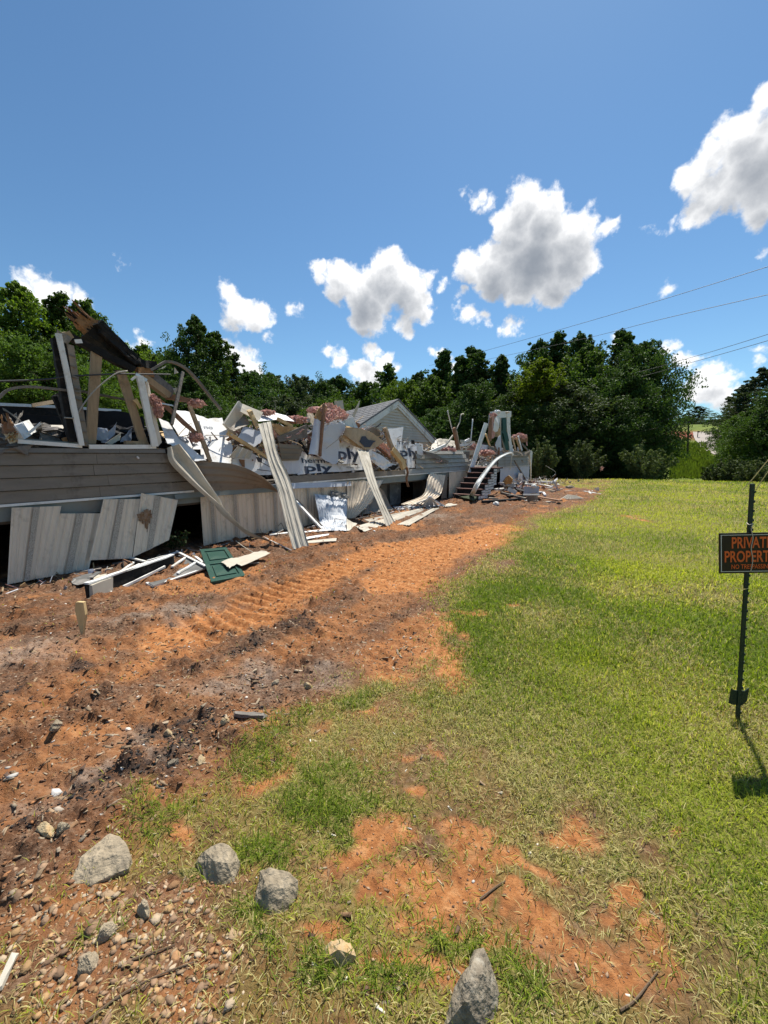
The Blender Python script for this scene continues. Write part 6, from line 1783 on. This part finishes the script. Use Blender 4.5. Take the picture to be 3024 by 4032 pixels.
# ================================================================ sign on a steel post
pb = Gp(2905, 2830)
pb.z = gz1(pb)
ptop = Dp(2963, 1905, pb.y)
axis = (ptop - pb).normalized()
SG = thing('sign_post', 'dark green studded steel post driven into the lawn', 'post', pb)
mk('shaft', *box_between(pb - axis * .15, ptop, .021, .010, Vector((0, 1, 0)), 4, .0), M['post'], SG)
mk('flange', *box_between(pb - axis * .15 + Vector((0, .010, 0)), ptop + Vector((0, .010, 0)), .006, .010, Vector((0, 1, 0)), 1), M['post'], SG)
for k in range(26):
    c = pb + axis * (.05 + k * .054) + Vector((.012, .0, 0))
    mk('stud', *box_between(c, c + axis * .014, .010, .012, Vector((0, 1, 0))), M['post'], SG)
an_ = pb + axis * .16
mk('anchor_plate', *sheet([an_ + Vector((-.055, 0, -.045)), an_ + Vector((-.03, 0, -.055)), an_ + Vector((.03, 0, -.055)), an_ + Vector((.052, 0, -.03)), an_ + Vector((.055, 0, .055)), an_ + Vector((.03, 0, .035)), an_ + Vector((-.03, 0, .04)), an_ + Vector((-.05, 0, .05))], .006), M['post'], SG)
# the sign hangs in front of the post, slightly turned to the camera
ys = pb.y - .03
sTL, sBL = Dp(2830, 2100, ys), Dp(2831, 2258, ys)
sx = Vector((.997, -.03, .026)).normalized(); sy = (sTL - sBL).normalized(); SH = (sTL - sBL).length; SW = SH * 1.45
sn = sx.cross(sy).normalized()
SI = thing('warning_sign', 'black sign with orange letters PRIVATE PROPERTY NO TRESPASSING tied to the steel post', 'sign', sBL + sx * SW / 2)
P_ = lambda a, b, l=0.: sBL + sx * (SW * a) + sy * (SH * b) + sn * l


def plate(name, a0, a1, b0, b1, l0, l1, mat):
    v = [P_(a, b, l) for l in (l0, l1) for a, b in ((a0, b0), (a1, b0), (a1, b1), (a0, b1))]
    return mk(name, v, [(3, 2, 1, 0), (4, 5, 6, 7), (0, 1, 5, 4), (1, 2, 6, 5), (2, 3, 7, 6), (3, 0, 4, 7)], M[mat], SI)


board_ = plate('board', 0, 1, 0, 1, -.002, .002, 'sign_black')
e_ = .04; w_ = .012
for nm_, a0, a1, b0, b1 in (('border', e_ * .7, 1 - e_ * .7, 1 - e_ - w_ * 1.2, 1 - e_), ('border', e_ * .7, 1 - e_ * .7, e_, e_ + w_ * 1.2), ('border', e_ * .7, e_ * .7 + w_, e_ + w_ * 1.2, 1 - e_ - w_ * 1.2), ('border', 1 - e_ * .7 - w_, 1 - e_ * .7, e_ + w_ * 1.2, 1 - e_ - w_ * 1.2)):
    plate(nm_, a0, a1, b0, b1, .0022, .003, 'sign_white')
plate('sticker', .84, .955, .075, .15, .0031, .0036, 'sign_tag')
for s_, a, w, b, h in (('PRIVATE', .20, .64, .635, .265), ('PROPERTY', .085, .84, .29, .27), ('NO TRESPASSING', .195, .65, .115, .11)):
    letters(s_, P_(a, b), sx, sy, SH * h, M['sign_orange'], SI, .022 if h > .2 else .01, 'letters', width=SW * w, lift=.004)
for a in (.03, .97):
    for b in (.05, .95): mk('rivet', *tube([P_(a, b, .002), P_(a, b, .004)], .003, 2, 6), M['sign_white'], SI)
tag(mk('tie_wire', *tube([Dp(2940, 2058, ys + .02), Dp(2950, 2066, ys - .02), Dp(2966, 2062, ys - .01), Dp(2958, 2080, ys - .012), Dp(2965, 2120, ys - .012), Dp(2958, 2160, ys - .012), Dp(2964, 2205, ys - .012), Dp(2956, 2250, ys - .012)], .0022, 40, 5), M['siding_pale']), 'pale twisted tie wire running down the front of the sign', 'wire')
tag(mk('tie_wire', *tube([Dp(2888, 2310, ys), Dp(2905, 2317, ys - .01), Dp(2930, 2320, ys - .005), Dp(2948, 2316, ys + .02)], .002, 16, 5), M['straw']), 'short yellow tie wire around the post below the sign', 'wire')
tag(mk('dry_stem', *tube([Dp(2923, 1931, ys), Dp(2975, 1872, ys), Dp(3030, 1806, ys - .02), Dp(3090, 1745, ys - .05)], .0026, 16, 5), M['straw']), 'yellow dry stem caught behind the post top', 'stem')
tag(mk('dry_stem', *tube([Dp(2975, 1931, ys), Dp(3000, 1892, ys), Dp(3080, 1780, ys - .03)], .0022, 12, 5), M['straw']), 'second thinner dry stem right of the post top', 'stem')

# ================================================================ rocks
def rock(px, py, wpx, hpx, depth, height, mat, label, seed, cuts=6, yaw=0., sink=.35, name='rock'):
    c = Gp(px, py); rx = wpx / 2 / FPX * (Vector((c.x, c.y, 0)).length ** 2 + EYE ** 2) ** .5 * .96
    c.z = gz1(c) + height * (1 - sink) - height * .5
    v, f = lump(c, rx, depth * .72, height * .66, seed, .30, 5, 1.5, Matrix.Rotation(yaw, 3, 'Z').to_euler(), cuts, .09)
    return one(name, v, f, M[mat], label, 'rock')


Z12, Z13 = zoomed(0, 3000, .90416), zoomed(1500, 3000, .91862)


def hull_rock(z, pts, mat, label, seed):
    """an angular rock: the hull of its corners, each given by zoom position and height, roughened and half buried"""
    P = [Gp(*z(x, y), h * .6) for x, y, h in pts]
    g = sum(gz1(p) for p in P) / len(P)
    P = [p + Vector((0, 0, g - .012)) for p in P]
    P += [Vector((p.x, p.y, g - .05)) for p in P]
    bm = bmesh.new()
    for p in P: bm.verts.new(p)
    bmesh.ops.convex_hull(bm, input=bm.verts[:])
    bmesh.ops.delete(bm, geom=[v for v in bm.verts if not v.link_faces], context='VERTS')
    bmesh.ops.triangulate(bm, faces=bm.faces[:])
    for _ in range(4):
        bmesh.ops.subdivide_edges(bm, edges=[q for q in bm.edges if q.calc_length() > .014], cuts=1)
        bmesh.ops.triangulate(bm, faces=[q for q in bm.faces if len(q.verts) > 3])
    bmesh.ops.smooth_vert(bm, verts=bm.verts[:], factor=.3, use_axis_x=True, use_axis_y=True, use_axis_z=True)
    co = np.array([v.co[:] for v in bm.verts]); bm.normal_update(); nm = np.array([v.normal[:] for v in bm.verts])
    k = fbm(co[:, 0] * 22 + co[:, 2] * 17 + seed, co[:, 1] * 22 - co[:, 2] * 13, 5, seed, .6) - .5
    k2 = np.abs(fbm(co[:, 0] * 9 + co[:, 2] * 8 + seed, co[:, 1] * 9 + co[:, 2] * 6, 3, seed + 9) - .5)
    co += nm * (k * .020 - k2 * .016)[:, None]
    bm.verts.index_update()
    fc = [[v.index for v in q.verts] for q in bm.faces]; bm.free()
    return one('rock', co, fc, M[mat], label, 'rock')


hull_rock(Z12, ((300, 520, .02), (345, 405, .06), (480, 295, .10), (520, 312, .10), (572, 395, .08), (565, 455, .05), (490, 480, .05), (395, 530, .03), (350, 546, .01), (450, 400, .10)), 'rock_tan', 'large flat tan rock in the grass beside the burnt soil', 201)
hull_rock(Z12, ((850, 430, .04), (880, 372, .10), (955, 336, .13), (1000, 350, .12), (1045, 420, .06), (1020, 520, .01), (960, 555, .0), (900, 530, .01), (930, 420, .13), (990, 430, .11)), 'rock_grey', 'grey rock with an orange-stained corner, left of the pair', 202)
hull_rock(Z12, ((1130, 452, .11), (1180, 440, .13), (1265, 456, .12), (1305, 490, .09), (1290, 560, .04), (1240, 660, .0), (1180, 670, .0), (1095, 630, .01), (1110, 560, .06), (1160, 520, .13), (1240, 530, .11)), 'rock_grey', 'squarish grey rock, right of the pair', 203)
hull_rock(Z12, ((1410, 795, .05), (1440, 758, .08), (1485, 750, .09), (1530, 758, .08), (1552, 830, .05), (1540, 880, .01), (1480, 905, .0), (1420, 880, .01), (1395, 850, .03), (1470, 800, .10)), 'rock_white', 'rounded white and yellow quartz rock in the grass', 204)
hull_rock(Z13, ((400, 800, .13), (440, 788, .14), (395, 840, .17), (375, 910, .19), (440, 900, .17), (470, 885, .12), (510, 980, .05), (505, 1060, .02), (440, 1160, .02), (250, 1160, .0), (310, 960, .06), (360, 1020, .15)), 'rock_dark', 'pointed dark grey rock at the bottom of the picture', 205)
for k, (x, y, w, m_, lb) in enumerate(((685, 3010, 50, 'rock_dark', 'small dark stone at the edge of the burnt soil'), (420, 3690, 60, 'rock_tan', 'round grey-tan stone among the gravel'), (570, 3600, 62, 'rock_tan', 'tan stone in the gravel below the flat rock'),
                                       (180, 3320, 60, 'rock_white', 'white stone in the burnt soil left of the flat rock'), (250, 3300, 45, 'rock_grey', 'round grey stone beside the white stone'),
                                       (790, 3000, 42, 'rock_white', 'white stone in the orange clay by the burnt soil'), (660, 2880, 40, 'rock_white', 'pale stone above the burnt soil'), (885, 2860, 40, 'rock_white', 'white stone right of the black ash heap'),
                                       (225, 2895, 55, 'rock_grey', 'grey stone half buried left of the black ash'), (1210, 2700, 40, 'rock_white', 'white stone at the edge of the grass tufts'), (1085, 2685, 35, 'rock_tan', 'tan stone just left of the grass tufts'),
                                       (350, 3820, 60, 'rock_tan', 'orange-tan stone near the bottom of the gravel'))):
    rock(x, y, w * .8, w, .02 + w * .0002, .03 + w * .0003, m_, lb, 220 + k, 4, k, .3, 'stone')
sc = Gp(1000, 2820); d_ = Gp(1060, 2815)
tag(mk('weathered_stick', *box_between(Gp(928, 2812, .02), Gp(1040, 2818, .03), .03, .02, wz, 5, .003, .02), M['grey_wood']), 'short weathered wood slat at the edge of the burnt soil', 'stick')
tag(mk('broken_lath', *box_between(Gp(-10, 3900, .02), Gp(60, 3755, .03), .018, .012, wz, 3, .002, .01), M['siding_pale']), 'pale broken lath in the bottom gravel at the picture edge', 'stick')
for k, (pts, lb) in enumerate(((((2440, 4000), (2500, 3950), (2590, 3830)), 'bare twig lying on the big orange patch'), (((1890, 3540), (1960, 3490), (1990, 3470)), 'short twig on the middle orange patch'),
                               (((340, 4040), (480, 3930), (640, 3840), (770, 3790)), 'long dark root crossing the gravel'), (((520, 3790), (640, 3740), (690, 3720)), 'thin dark twig in the gravel'),
                               (((790, 2500), (820, 2545), (890, 2580)), 'thin orange wire on the torn dirt'))):
    tag(mk('twig', *tube([Gp(x, y) * 1 + Vector((0, 0, gz1(Gp(x, y)) + .006)) for x, y in pts], .0035, 14, 5, .002), M['stem' if k != 4 else 'wood_raw']), lb, 'twig')

# weed by the dark skirting gap
wd = thing('weed_plant', 'leafy weed growing in the dark gap of the skirting', 'plant', Gp(*Z6(200, 1000)))
wr = np.random.default_rng(77); cs, sv, sf = [], [], []
for k in range(14):
    a = Gp(*Z6(170 + 8 * k, 1010), .0)
    b = a + Vector((wr.uniform(-.2, .15), wr.uniform(-.1, .1), wr.uniform(.18, .42)))
    v, f = tube([a, a.lerp(b, .5) + Vector((0, 0, .03)), b], .004, 4, 4); q = len(sv); sv += v; sf += [tuple(i + q for i in g) for g in f]
    for t in (.5, .75, 1): cs.append(a.lerp(b, t)[:])
mk('stems', sv, sf, M['stem'], wd)
v, f = leaf_cloud(np.array(cs), np.full(len(cs), .06), 7, .06, wr)
mk('leaves', v, f, M['leaf_weed_dark'], wd)

# ================================================================ grass, stones and litter on the ground
def build_grass():
    rnd = np.random.default_rng(42)
    Nc = 1850000
    th = np.radians(rnd.uniform(-56, 76, Nc)); r = np.exp(rnd.uniform(math.log(.55), math.log(34), Nc))
    dens = Nc / (math.radians(132) * math.log(34 / .55)) / r ** 2
    x, y = r * np.sin(th), r * np.cos(th)
    keep = rnd.random(Nc) < np.minimum(1, 15000 / dens)
    x, y, r, th = x[keep], y[keep], r[keep], th[keep]
    dirt, lawn, grass, char, ash, orange, ridge, tr = masks(x, y)
    clump = fbm(x * 9, y * 9, 3, 88)
    prob = grass * (.40 + .95 * clump) * (1 - .9 * char)
    prob = np.where(lawn > .7, prob * 1.15, prob * smooth01(.26, .54, clump + grass * .32))
    prob = np.maximum(prob, .004 * dirt * (1 - tr))
    d = (np.stack([x, y], -1) - np.array([W0.x, W0.y])) @ np.array([N.x, N.y])
    keep = (rnd.random(len(x)) < prob) & (d > .25) & (crest(x, y) < 31)
    x, y, r, lawn, grass, dirt = x[keep], y[keep], r[keep], lawn[keep], grass[keep], dirt[keep]
    n = len(x)
    z = gz(x, y)
    L = rnd.uniform(.022, .056, n) * (1 + .035 * r) * (.85 + .3 * lawn)
    tuft = blobs(x, y, TUFT, .5)
    L *= 1 + .8 * tuft * (1 - lawn)
    Wd = np.maximum(.0024, .00120 * r) * rnd.uniform(.7, 1.35, n)
    az = rnd.uniform(0, 2 * np.pi, n); tilt = np.radians(rnd.uniform(18, 84, n)); tilt = np.where(rnd.random(n) < .3, np.radians(84), tilt)
    hz = np.stack([np.cos(az), np.sin(az), 0 * az], 1); sd = np.stack([-np.sin(az), np.cos(az), 0 * az], 1)
    upv = np.array([0, 0, 1.])
    base = np.stack([x, y, z - .004], 1)
    t1 = tilt * .75
    mid = base + (hz * np.sin(t1)[:, None] + upv * np.cos(t1)[:, None]) * (L * .55)[:, None]
    t2 = np.minimum(tilt * 1.25, np.radians(100))
    tip = mid + (hz * np.sin(t2)[:, None] + upv * np.cos(t2)[:, None]) * (L * .5)[:, None]
    v = np.stack([base - sd * (Wd * .45)[:, None], base + sd * (Wd * .45)[:, None], mid + sd * (Wd * .5)[:, None], mid - sd * (Wd * .5)[:, None], tip], 1)
    q = np.arange(n)[:, None] * 5
    tri = np.concatenate([q + [0, 1, 2], q + [0, 2, 3], q + [3, 2, 4]], 0)
    if True:                                         # far blades need only their upper triangle
        far = r > 7
        tri = np.concatenate([(q + [0, 1, 2])[~far], (q + [0, 2, 3])[~far], (q + [3, 2, 4])[~far], (q + [0, 1, 4])[far]], 0)
    me = mesh_data('grass', v.reshape(-1, 3).astype(np.float32), tri, M['grass_blade'])
    pal = np.array([[.215, .280, .020], [.300, .355, .028], [.385, .405, .056], [.140, .205, .018], [.52, .46, .21], [.40, .32, .15], [.22, .155, .075]])
    patchy = fbm(x * .55, y * .55, 3, 91)
    u = rnd.random(n)
    dry = np.clip(.13 + .42 * (1 - lawn) + (fbm(x * 1.3, y * 1.3, 4, 95) - .47) * 1.7 - .45 * tuft, .03, .85)
    idx = np.where(u < dry * .55, 4, np.where(u < dry * .82, 5, np.where(u < dry, 6, 0)))
    g = rnd.random(n) + (patchy - .5) * 2.6
    gi = np.where(g < .28, 3, np.where(g < .55, 0, np.where(g < .85, 1, 2)))
    gi = np.where((tuft > .3) & (lawn < .6) & (rnd.random(n) < .75), 3, gi)
    idx = np.where(u < dry, idx, gi)
    c = pal[idx] * rnd.uniform(.75, 1.25, n)[:, None]
    c = np.repeat(c, 5, 0)
    c = np.concatenate([np.clip(c, 0, .6), np.ones((len(c), 1))], 1)
    a = me.color_attributes.new('blade', 'FLOAT_COLOR', 'POINT')
    a.data.foreach_set('color', c.astype(np.float32).ravel())
    o = bpy.data.objects.new('grass', me); COL.objects.link(o)
    tag(o, 'coarse green lawn grass with dry straw blades', 'grass', kind='stuff')
    print('grass blades', n, 'tris', len(tri))


M['grass_blade'] = leaf_material('grass_blade', (.1, .16, .02), attr='blade', trans=.48, rough=.6, spec=.2)
build_grass()


def scatter(name, label, cat, n, weight, size, mats, flat, seed, cap=1e9, rmin=.6, rmax=20.):
    """stones or chips joined into one mass"""
    rnd = np.random.default_rng(seed)
    th = np.radians(rnd.uniform(-52, 52, n)); r = np.exp(rnd.uniform(math.log(rmin), math.log(rmax), n))
    x, y = r * np.sin(th), r * np.cos(th)
    w = weight(x, y)
    d = (np.stack([x, y], -1) - np.array([W0.x, W0.y])) @ np.array([N.x, N.y])
    k = (rnd.random(n) < w) & (d > .05)
    x, y, r = x[k], y[k], r[k]; n = len(x)
    bm = bmesh.new(); bmesh.ops.create_icosphere(bm, subdivisions=1, radius=1)
    ico = np.array([q.co[:] for q in bm.verts]); fac = np.array([[q.index for q in f_.verts] for f_ in bm.faces]); bm.free()
    if 'clod' in name or 'cinder' in name:           # crumbs: eight faces are enough
        ico = np.array([[1, 0, 0], [0, 1, 0], [-1, 0, 0], [0, -1, 0], [0, 0, 1], [0, 0, -1]], float)
        fac = np.array([[0, 1, 4], [1, 2, 4], [2, 3, 4], [3, 0, 4], [1, 0, 5], [2, 1, 5], [3, 2, 5], [0, 3, 5]])
    if flat < .25:                                   # chips: thin slabs of eight corners
        ico = np.array([[-1, -.4, -1], [1, -.3, -1], [.9, .4, -1], [-1, .35, -1], [-1, -.4, 1], [1, -.3, 1], [.9, .4, 1], [-1, .35, 1]], float)
        fac = np.array([[0, 2, 1], [0, 3, 2], [4, 5, 6], [4, 6, 7], [0, 1, 5], [0, 5, 4], [1, 2, 6], [1, 6, 5], [2, 3, 7], [2, 7, 6], [3, 0, 4], [3, 4, 7]])
    m = len(ico)
    s = size(rnd, r, n)
    jit = 1 + rnd.uniform(-.42, .38, (n, m, 1))
    sc_ = np.stack([rnd.uniform(.7, 1.3, n), rnd.uniform(.55, 1.0, n), rnd.uniform(.6, 1.2, n) * flat], 1)
    p = ico[None] * jit * sc_[:, None] * s[:, None, None]
    az = rnd.uniform(0, 6.28, n); tl_ = rnd.normal(0, .3, n)
    c, s2 = np.cos(az)[:, None], np.sin(az)[:, None]
    px_, py_, pz_ = p[..., 0], p[..., 1], p[..., 2] + p[..., 0] * np.sin(tl_)[:, None]
    v = np.stack([px_ * c - py_ * s2 + x[:, None], px_ * s2 + py_ * c + y[:, None], pz_ + (gz(x, y) + s * flat * .12)[:, None]], -1)
    f = fac[None] + (np.arange(n) * m)[:, None, None]
    me = mesh_data(name, v.reshape(-1, 3).astype(np.float32), f.reshape(-1, 3), M['pebble'])
    pal = np.array(mats)
    col = pal[rnd.integers(0, len(pal), n)] * rnd.uniform(.65, 1.25, n)[:, None]
    col = np.repeat(np.concatenate([np.clip(col, 0, .8), np.ones((n, 1))], 1), m, 0)
    a = me.color_attributes.new('tone', 'FLOAT_COLOR', 'POINT'); a.data.foreach_set('color', col.astype(np.float32).ravel())
    o = bpy.data.objects.new(name, me); COL.objects.link(o)
    tag(o, label, cat, kind='stuff')
    print(name, n)


pm = material('pebble', (.3, .2, .12), .9, .3, 30, .5, 60)
n_, l_ = pm.node_tree.nodes, pm.node_tree.links
at_ = n_.new('ShaderNodeAttribute'); at_.attribute_name = 'tone'
l_.new(at_.outputs['Color'], n_['Principled BSDF'].inputs['Base Color'])
M['pebble'] = pm


def w_dirt(x, y):
    dirt, lawn, grass, *_ = masks(x, y)
    return np.clip(dirt * .8 + (1 - lawn) * .05 - grass * .3, 0, 1) * (.35 + .9 * fbm(x * 2, y * 2, 3, 14))


w_grav = lambda x, y: blobs(x, y, GRAVEL, .6) * .85
EARTH = [(.20, .105, .058), (.27, .16, .09), (.15, .08, .045), (.29, .135, .058)]
STONE = [(.34, .235, .14), (.38, .235, .11), (.28, .18, .11), (.40, .31, .21), (.30, .165, .08), (.24, .15, .09)]
scatter('clods', 'crumbs of red brown earth over the torn dirt', 'earth', 90000, lambda x, y: np.clip(w_dirt(x, y) * (1 - .8 * masks(x, y)[7]), 0, .8), lambda g, r, n: np.minimum(g.exponential(.0032, n) + .0012 + .0011 * r, .022), EARTH, .45, 301)
scatter('wood_chips', 'wood splinters and straw litter over the torn dirt', 'litter', 58000, lambda x, y: np.clip(w_dirt(x, y) * .8 + .015, 0, .8), lambda g, r, n: np.minimum(g.exponential(.005, n) + .003 + .0011 * r, .05), [(.26, .18, .11), (.18, .105, .055), (.33, .26, .18), (.10, .06, .04)], .12, 302)
scatter('gravel', 'tan and orange gravel in the near corner', 'gravel', 26000, w_grav, lambda g, r, n: np.minimum(g.exponential(.0042, n) + .0028, .024), STONE, .38, 303, rmin=.9, rmax=2.6)
scatter('pale_pebbles', 'small pale pebbles strewn over dirt and clay', 'pebbles', 5000, lambda x, y: np.clip(w_dirt(x, y) * .35 + .012, 0, 1), lambda g, r, n: np.minimum(g.exponential(.004, n) + .002 + .0009 * r, .035), [(.52, .47, .40), (.45, .38, .30), (.60, .57, .52)], .65, 304)
scatter('cinders', 'black cinders in the burnt patches', 'cinders', 60000, lambda x, y: blobs(x, y, CHAR, .6) * .9, lambda g, r, n: np.minimum(g.exponential(.004, n) + .002 + .0010 * r, .016), [(.02, .019, .018), (.04, .036, .033), (.012, .012, .012)], .5, 305, rmin=1.5, rmax=12)
scatter('clod_grit', 'fine dark grit speckling the bare clay in the grass', 'grit', 42000, lambda x, y: blobs(x, y, BARE, .8) * .55, lambda g, r, n: np.minimum(g.exponential(.0016, n) + .0010, .008), [(.24, .13, .07), (.30, .17, .09), (.13, .075, .05), (.36, .24, .15)], .6, 307, rmin=.9, rmax=4.5)
scatter('leaf_litter', 'pale dry leaves lying in the grass', 'leaves', 1500, lambda x, y: .10 + 0 * x, lambda g, r, n: g.uniform(.006, .016, n), [(.60, .55, .46), (.40, .31, .2)], .12, 306, rmax=9)


# ================================================================ small rubble too broken to count
def rubble(name, label, places, seed):
    """splinters and torn scraps: places is a list of (point, size)"""
    rnd = random.Random(seed); V, F, C = [], [], []
    tones = [(.34, .25, .15), (.26, .14, .08), (.60, .60, .60), (.50, .47, .40), (.03, .028, .026), (.62, .62, .64), (.52, .36, .18), (.42, .40, .37), (.50, .28, .25), (.12, .10, .085)]
    for p, s in places:
        k = rnd.random(); d = Vector((rnd.uniform(-1, 1), rnd.uniform(-1, 1), rnd.uniform(-.55, .75))).normalized()
        if k < .07:
            q = [p + Vector((rnd.gauss(0, 1), rnd.gauss(0, 1), rnd.gauss(.3, .7))) * s * .9 for _ in range(4)]
            v, f = tube(q, .007, 10, 4)
        elif k < .58:
            L = s * rnd.uniform(.6, 1.9)
            v, f = box_between(p - d * L / 2, p + d * L / 2, s * rnd.uniform(.05, .16), s * rnd.uniform(.03, .08), Vector((rnd.uniform(-1, 1), .3, 1)), 2, s * .015, s * .06, rnd.uniform(.3, 1))
        else:
            a = d.orthogonal().normalized(); b = d.cross(a)
            m = rnd.randint(4, 6)
            pts = [p + (a * math.cos(t * 6.283 / m) * rnd.uniform(.3, .7) + b * math.sin(t * 6.283 / m) * rnd.uniform(.2, .55)) * s * .7 + d * rnd.uniform(-.08, .08) * s for t in range(m)]
            v, f = sheet(pts, .005)
        o = len(V); V += v; F += [tuple(i + o for i in q) for q in f]
        t = rnd.choice(tones); w = rnd.uniform(.6, 1.15); C += [tuple(min(.8, c * w) for c in t) + (1,)] * len(v)
    o = mk(name, V, F, M['pebble'])
    a = o.data.color_attributes.new('tone', 'FLOAT_COLOR', 'POINT'); a.data.foreach_set('color', np.array(C, dtype=np.float32).ravel())
    tag(o, label, 'rubble', kind='stuff')


rr_ = random.Random(5)
hu = [-2, .3, 2.2, 2.6, 4.5, 6.4, 7.2, 8.2, 9.6, 12, 14, 16, 18, 19, 22.8]
hz_ = [1.5, 1.55, 1.55, 1.85, 2.15, 2.3, 2.4, 2.45, 2.05, 1.85, 1.9, 2.05, 2.05, 2.0, 1.8]
pl = []
for k in range(2600):
    u_ = rr_.uniform(-1.8, 22.6) if k % 3 else rr_.uniform(2.4, 10)
    top = float(np.interp(u_, hu, hz_)); n_ = rr_.uniform(-1.5, -.12)
    pl.append((hw(u_, n_, 1.0 + (top - 1.0) * rr_.random() ** .6), rr_.uniform(.12, .34) if k % 7 else rr_.uniform(.35, .6)))
rubble('rubble', 'splinters and torn scraps heaped on the floor of the wrecked home', pl, 6)
pl = []
for k in range(330):
    u_ = rr_.uniform(-.5, 13.5); n_ = .12 + abs(rr_.gauss(0, .33))
    q = hw(u_, n_, 0); q.z = gz1(q) + .02; pl.append((q, rr_.uniform(.05, .16)))
for k in range(260):
    u_ = rr_.uniform(15.5, 24); n_ = .3 + abs(rr_.gauss(0, 1.0))
    q = hw(u_, n_, 0); q.z = gz1(q) + abs(rr_.gauss(.03, .10)); pl.append((q, rr_.uniform(.12, .42)))
rubble('rubble', 'small scraps of siding and wood strewn along the foot of the home', pl, 7)
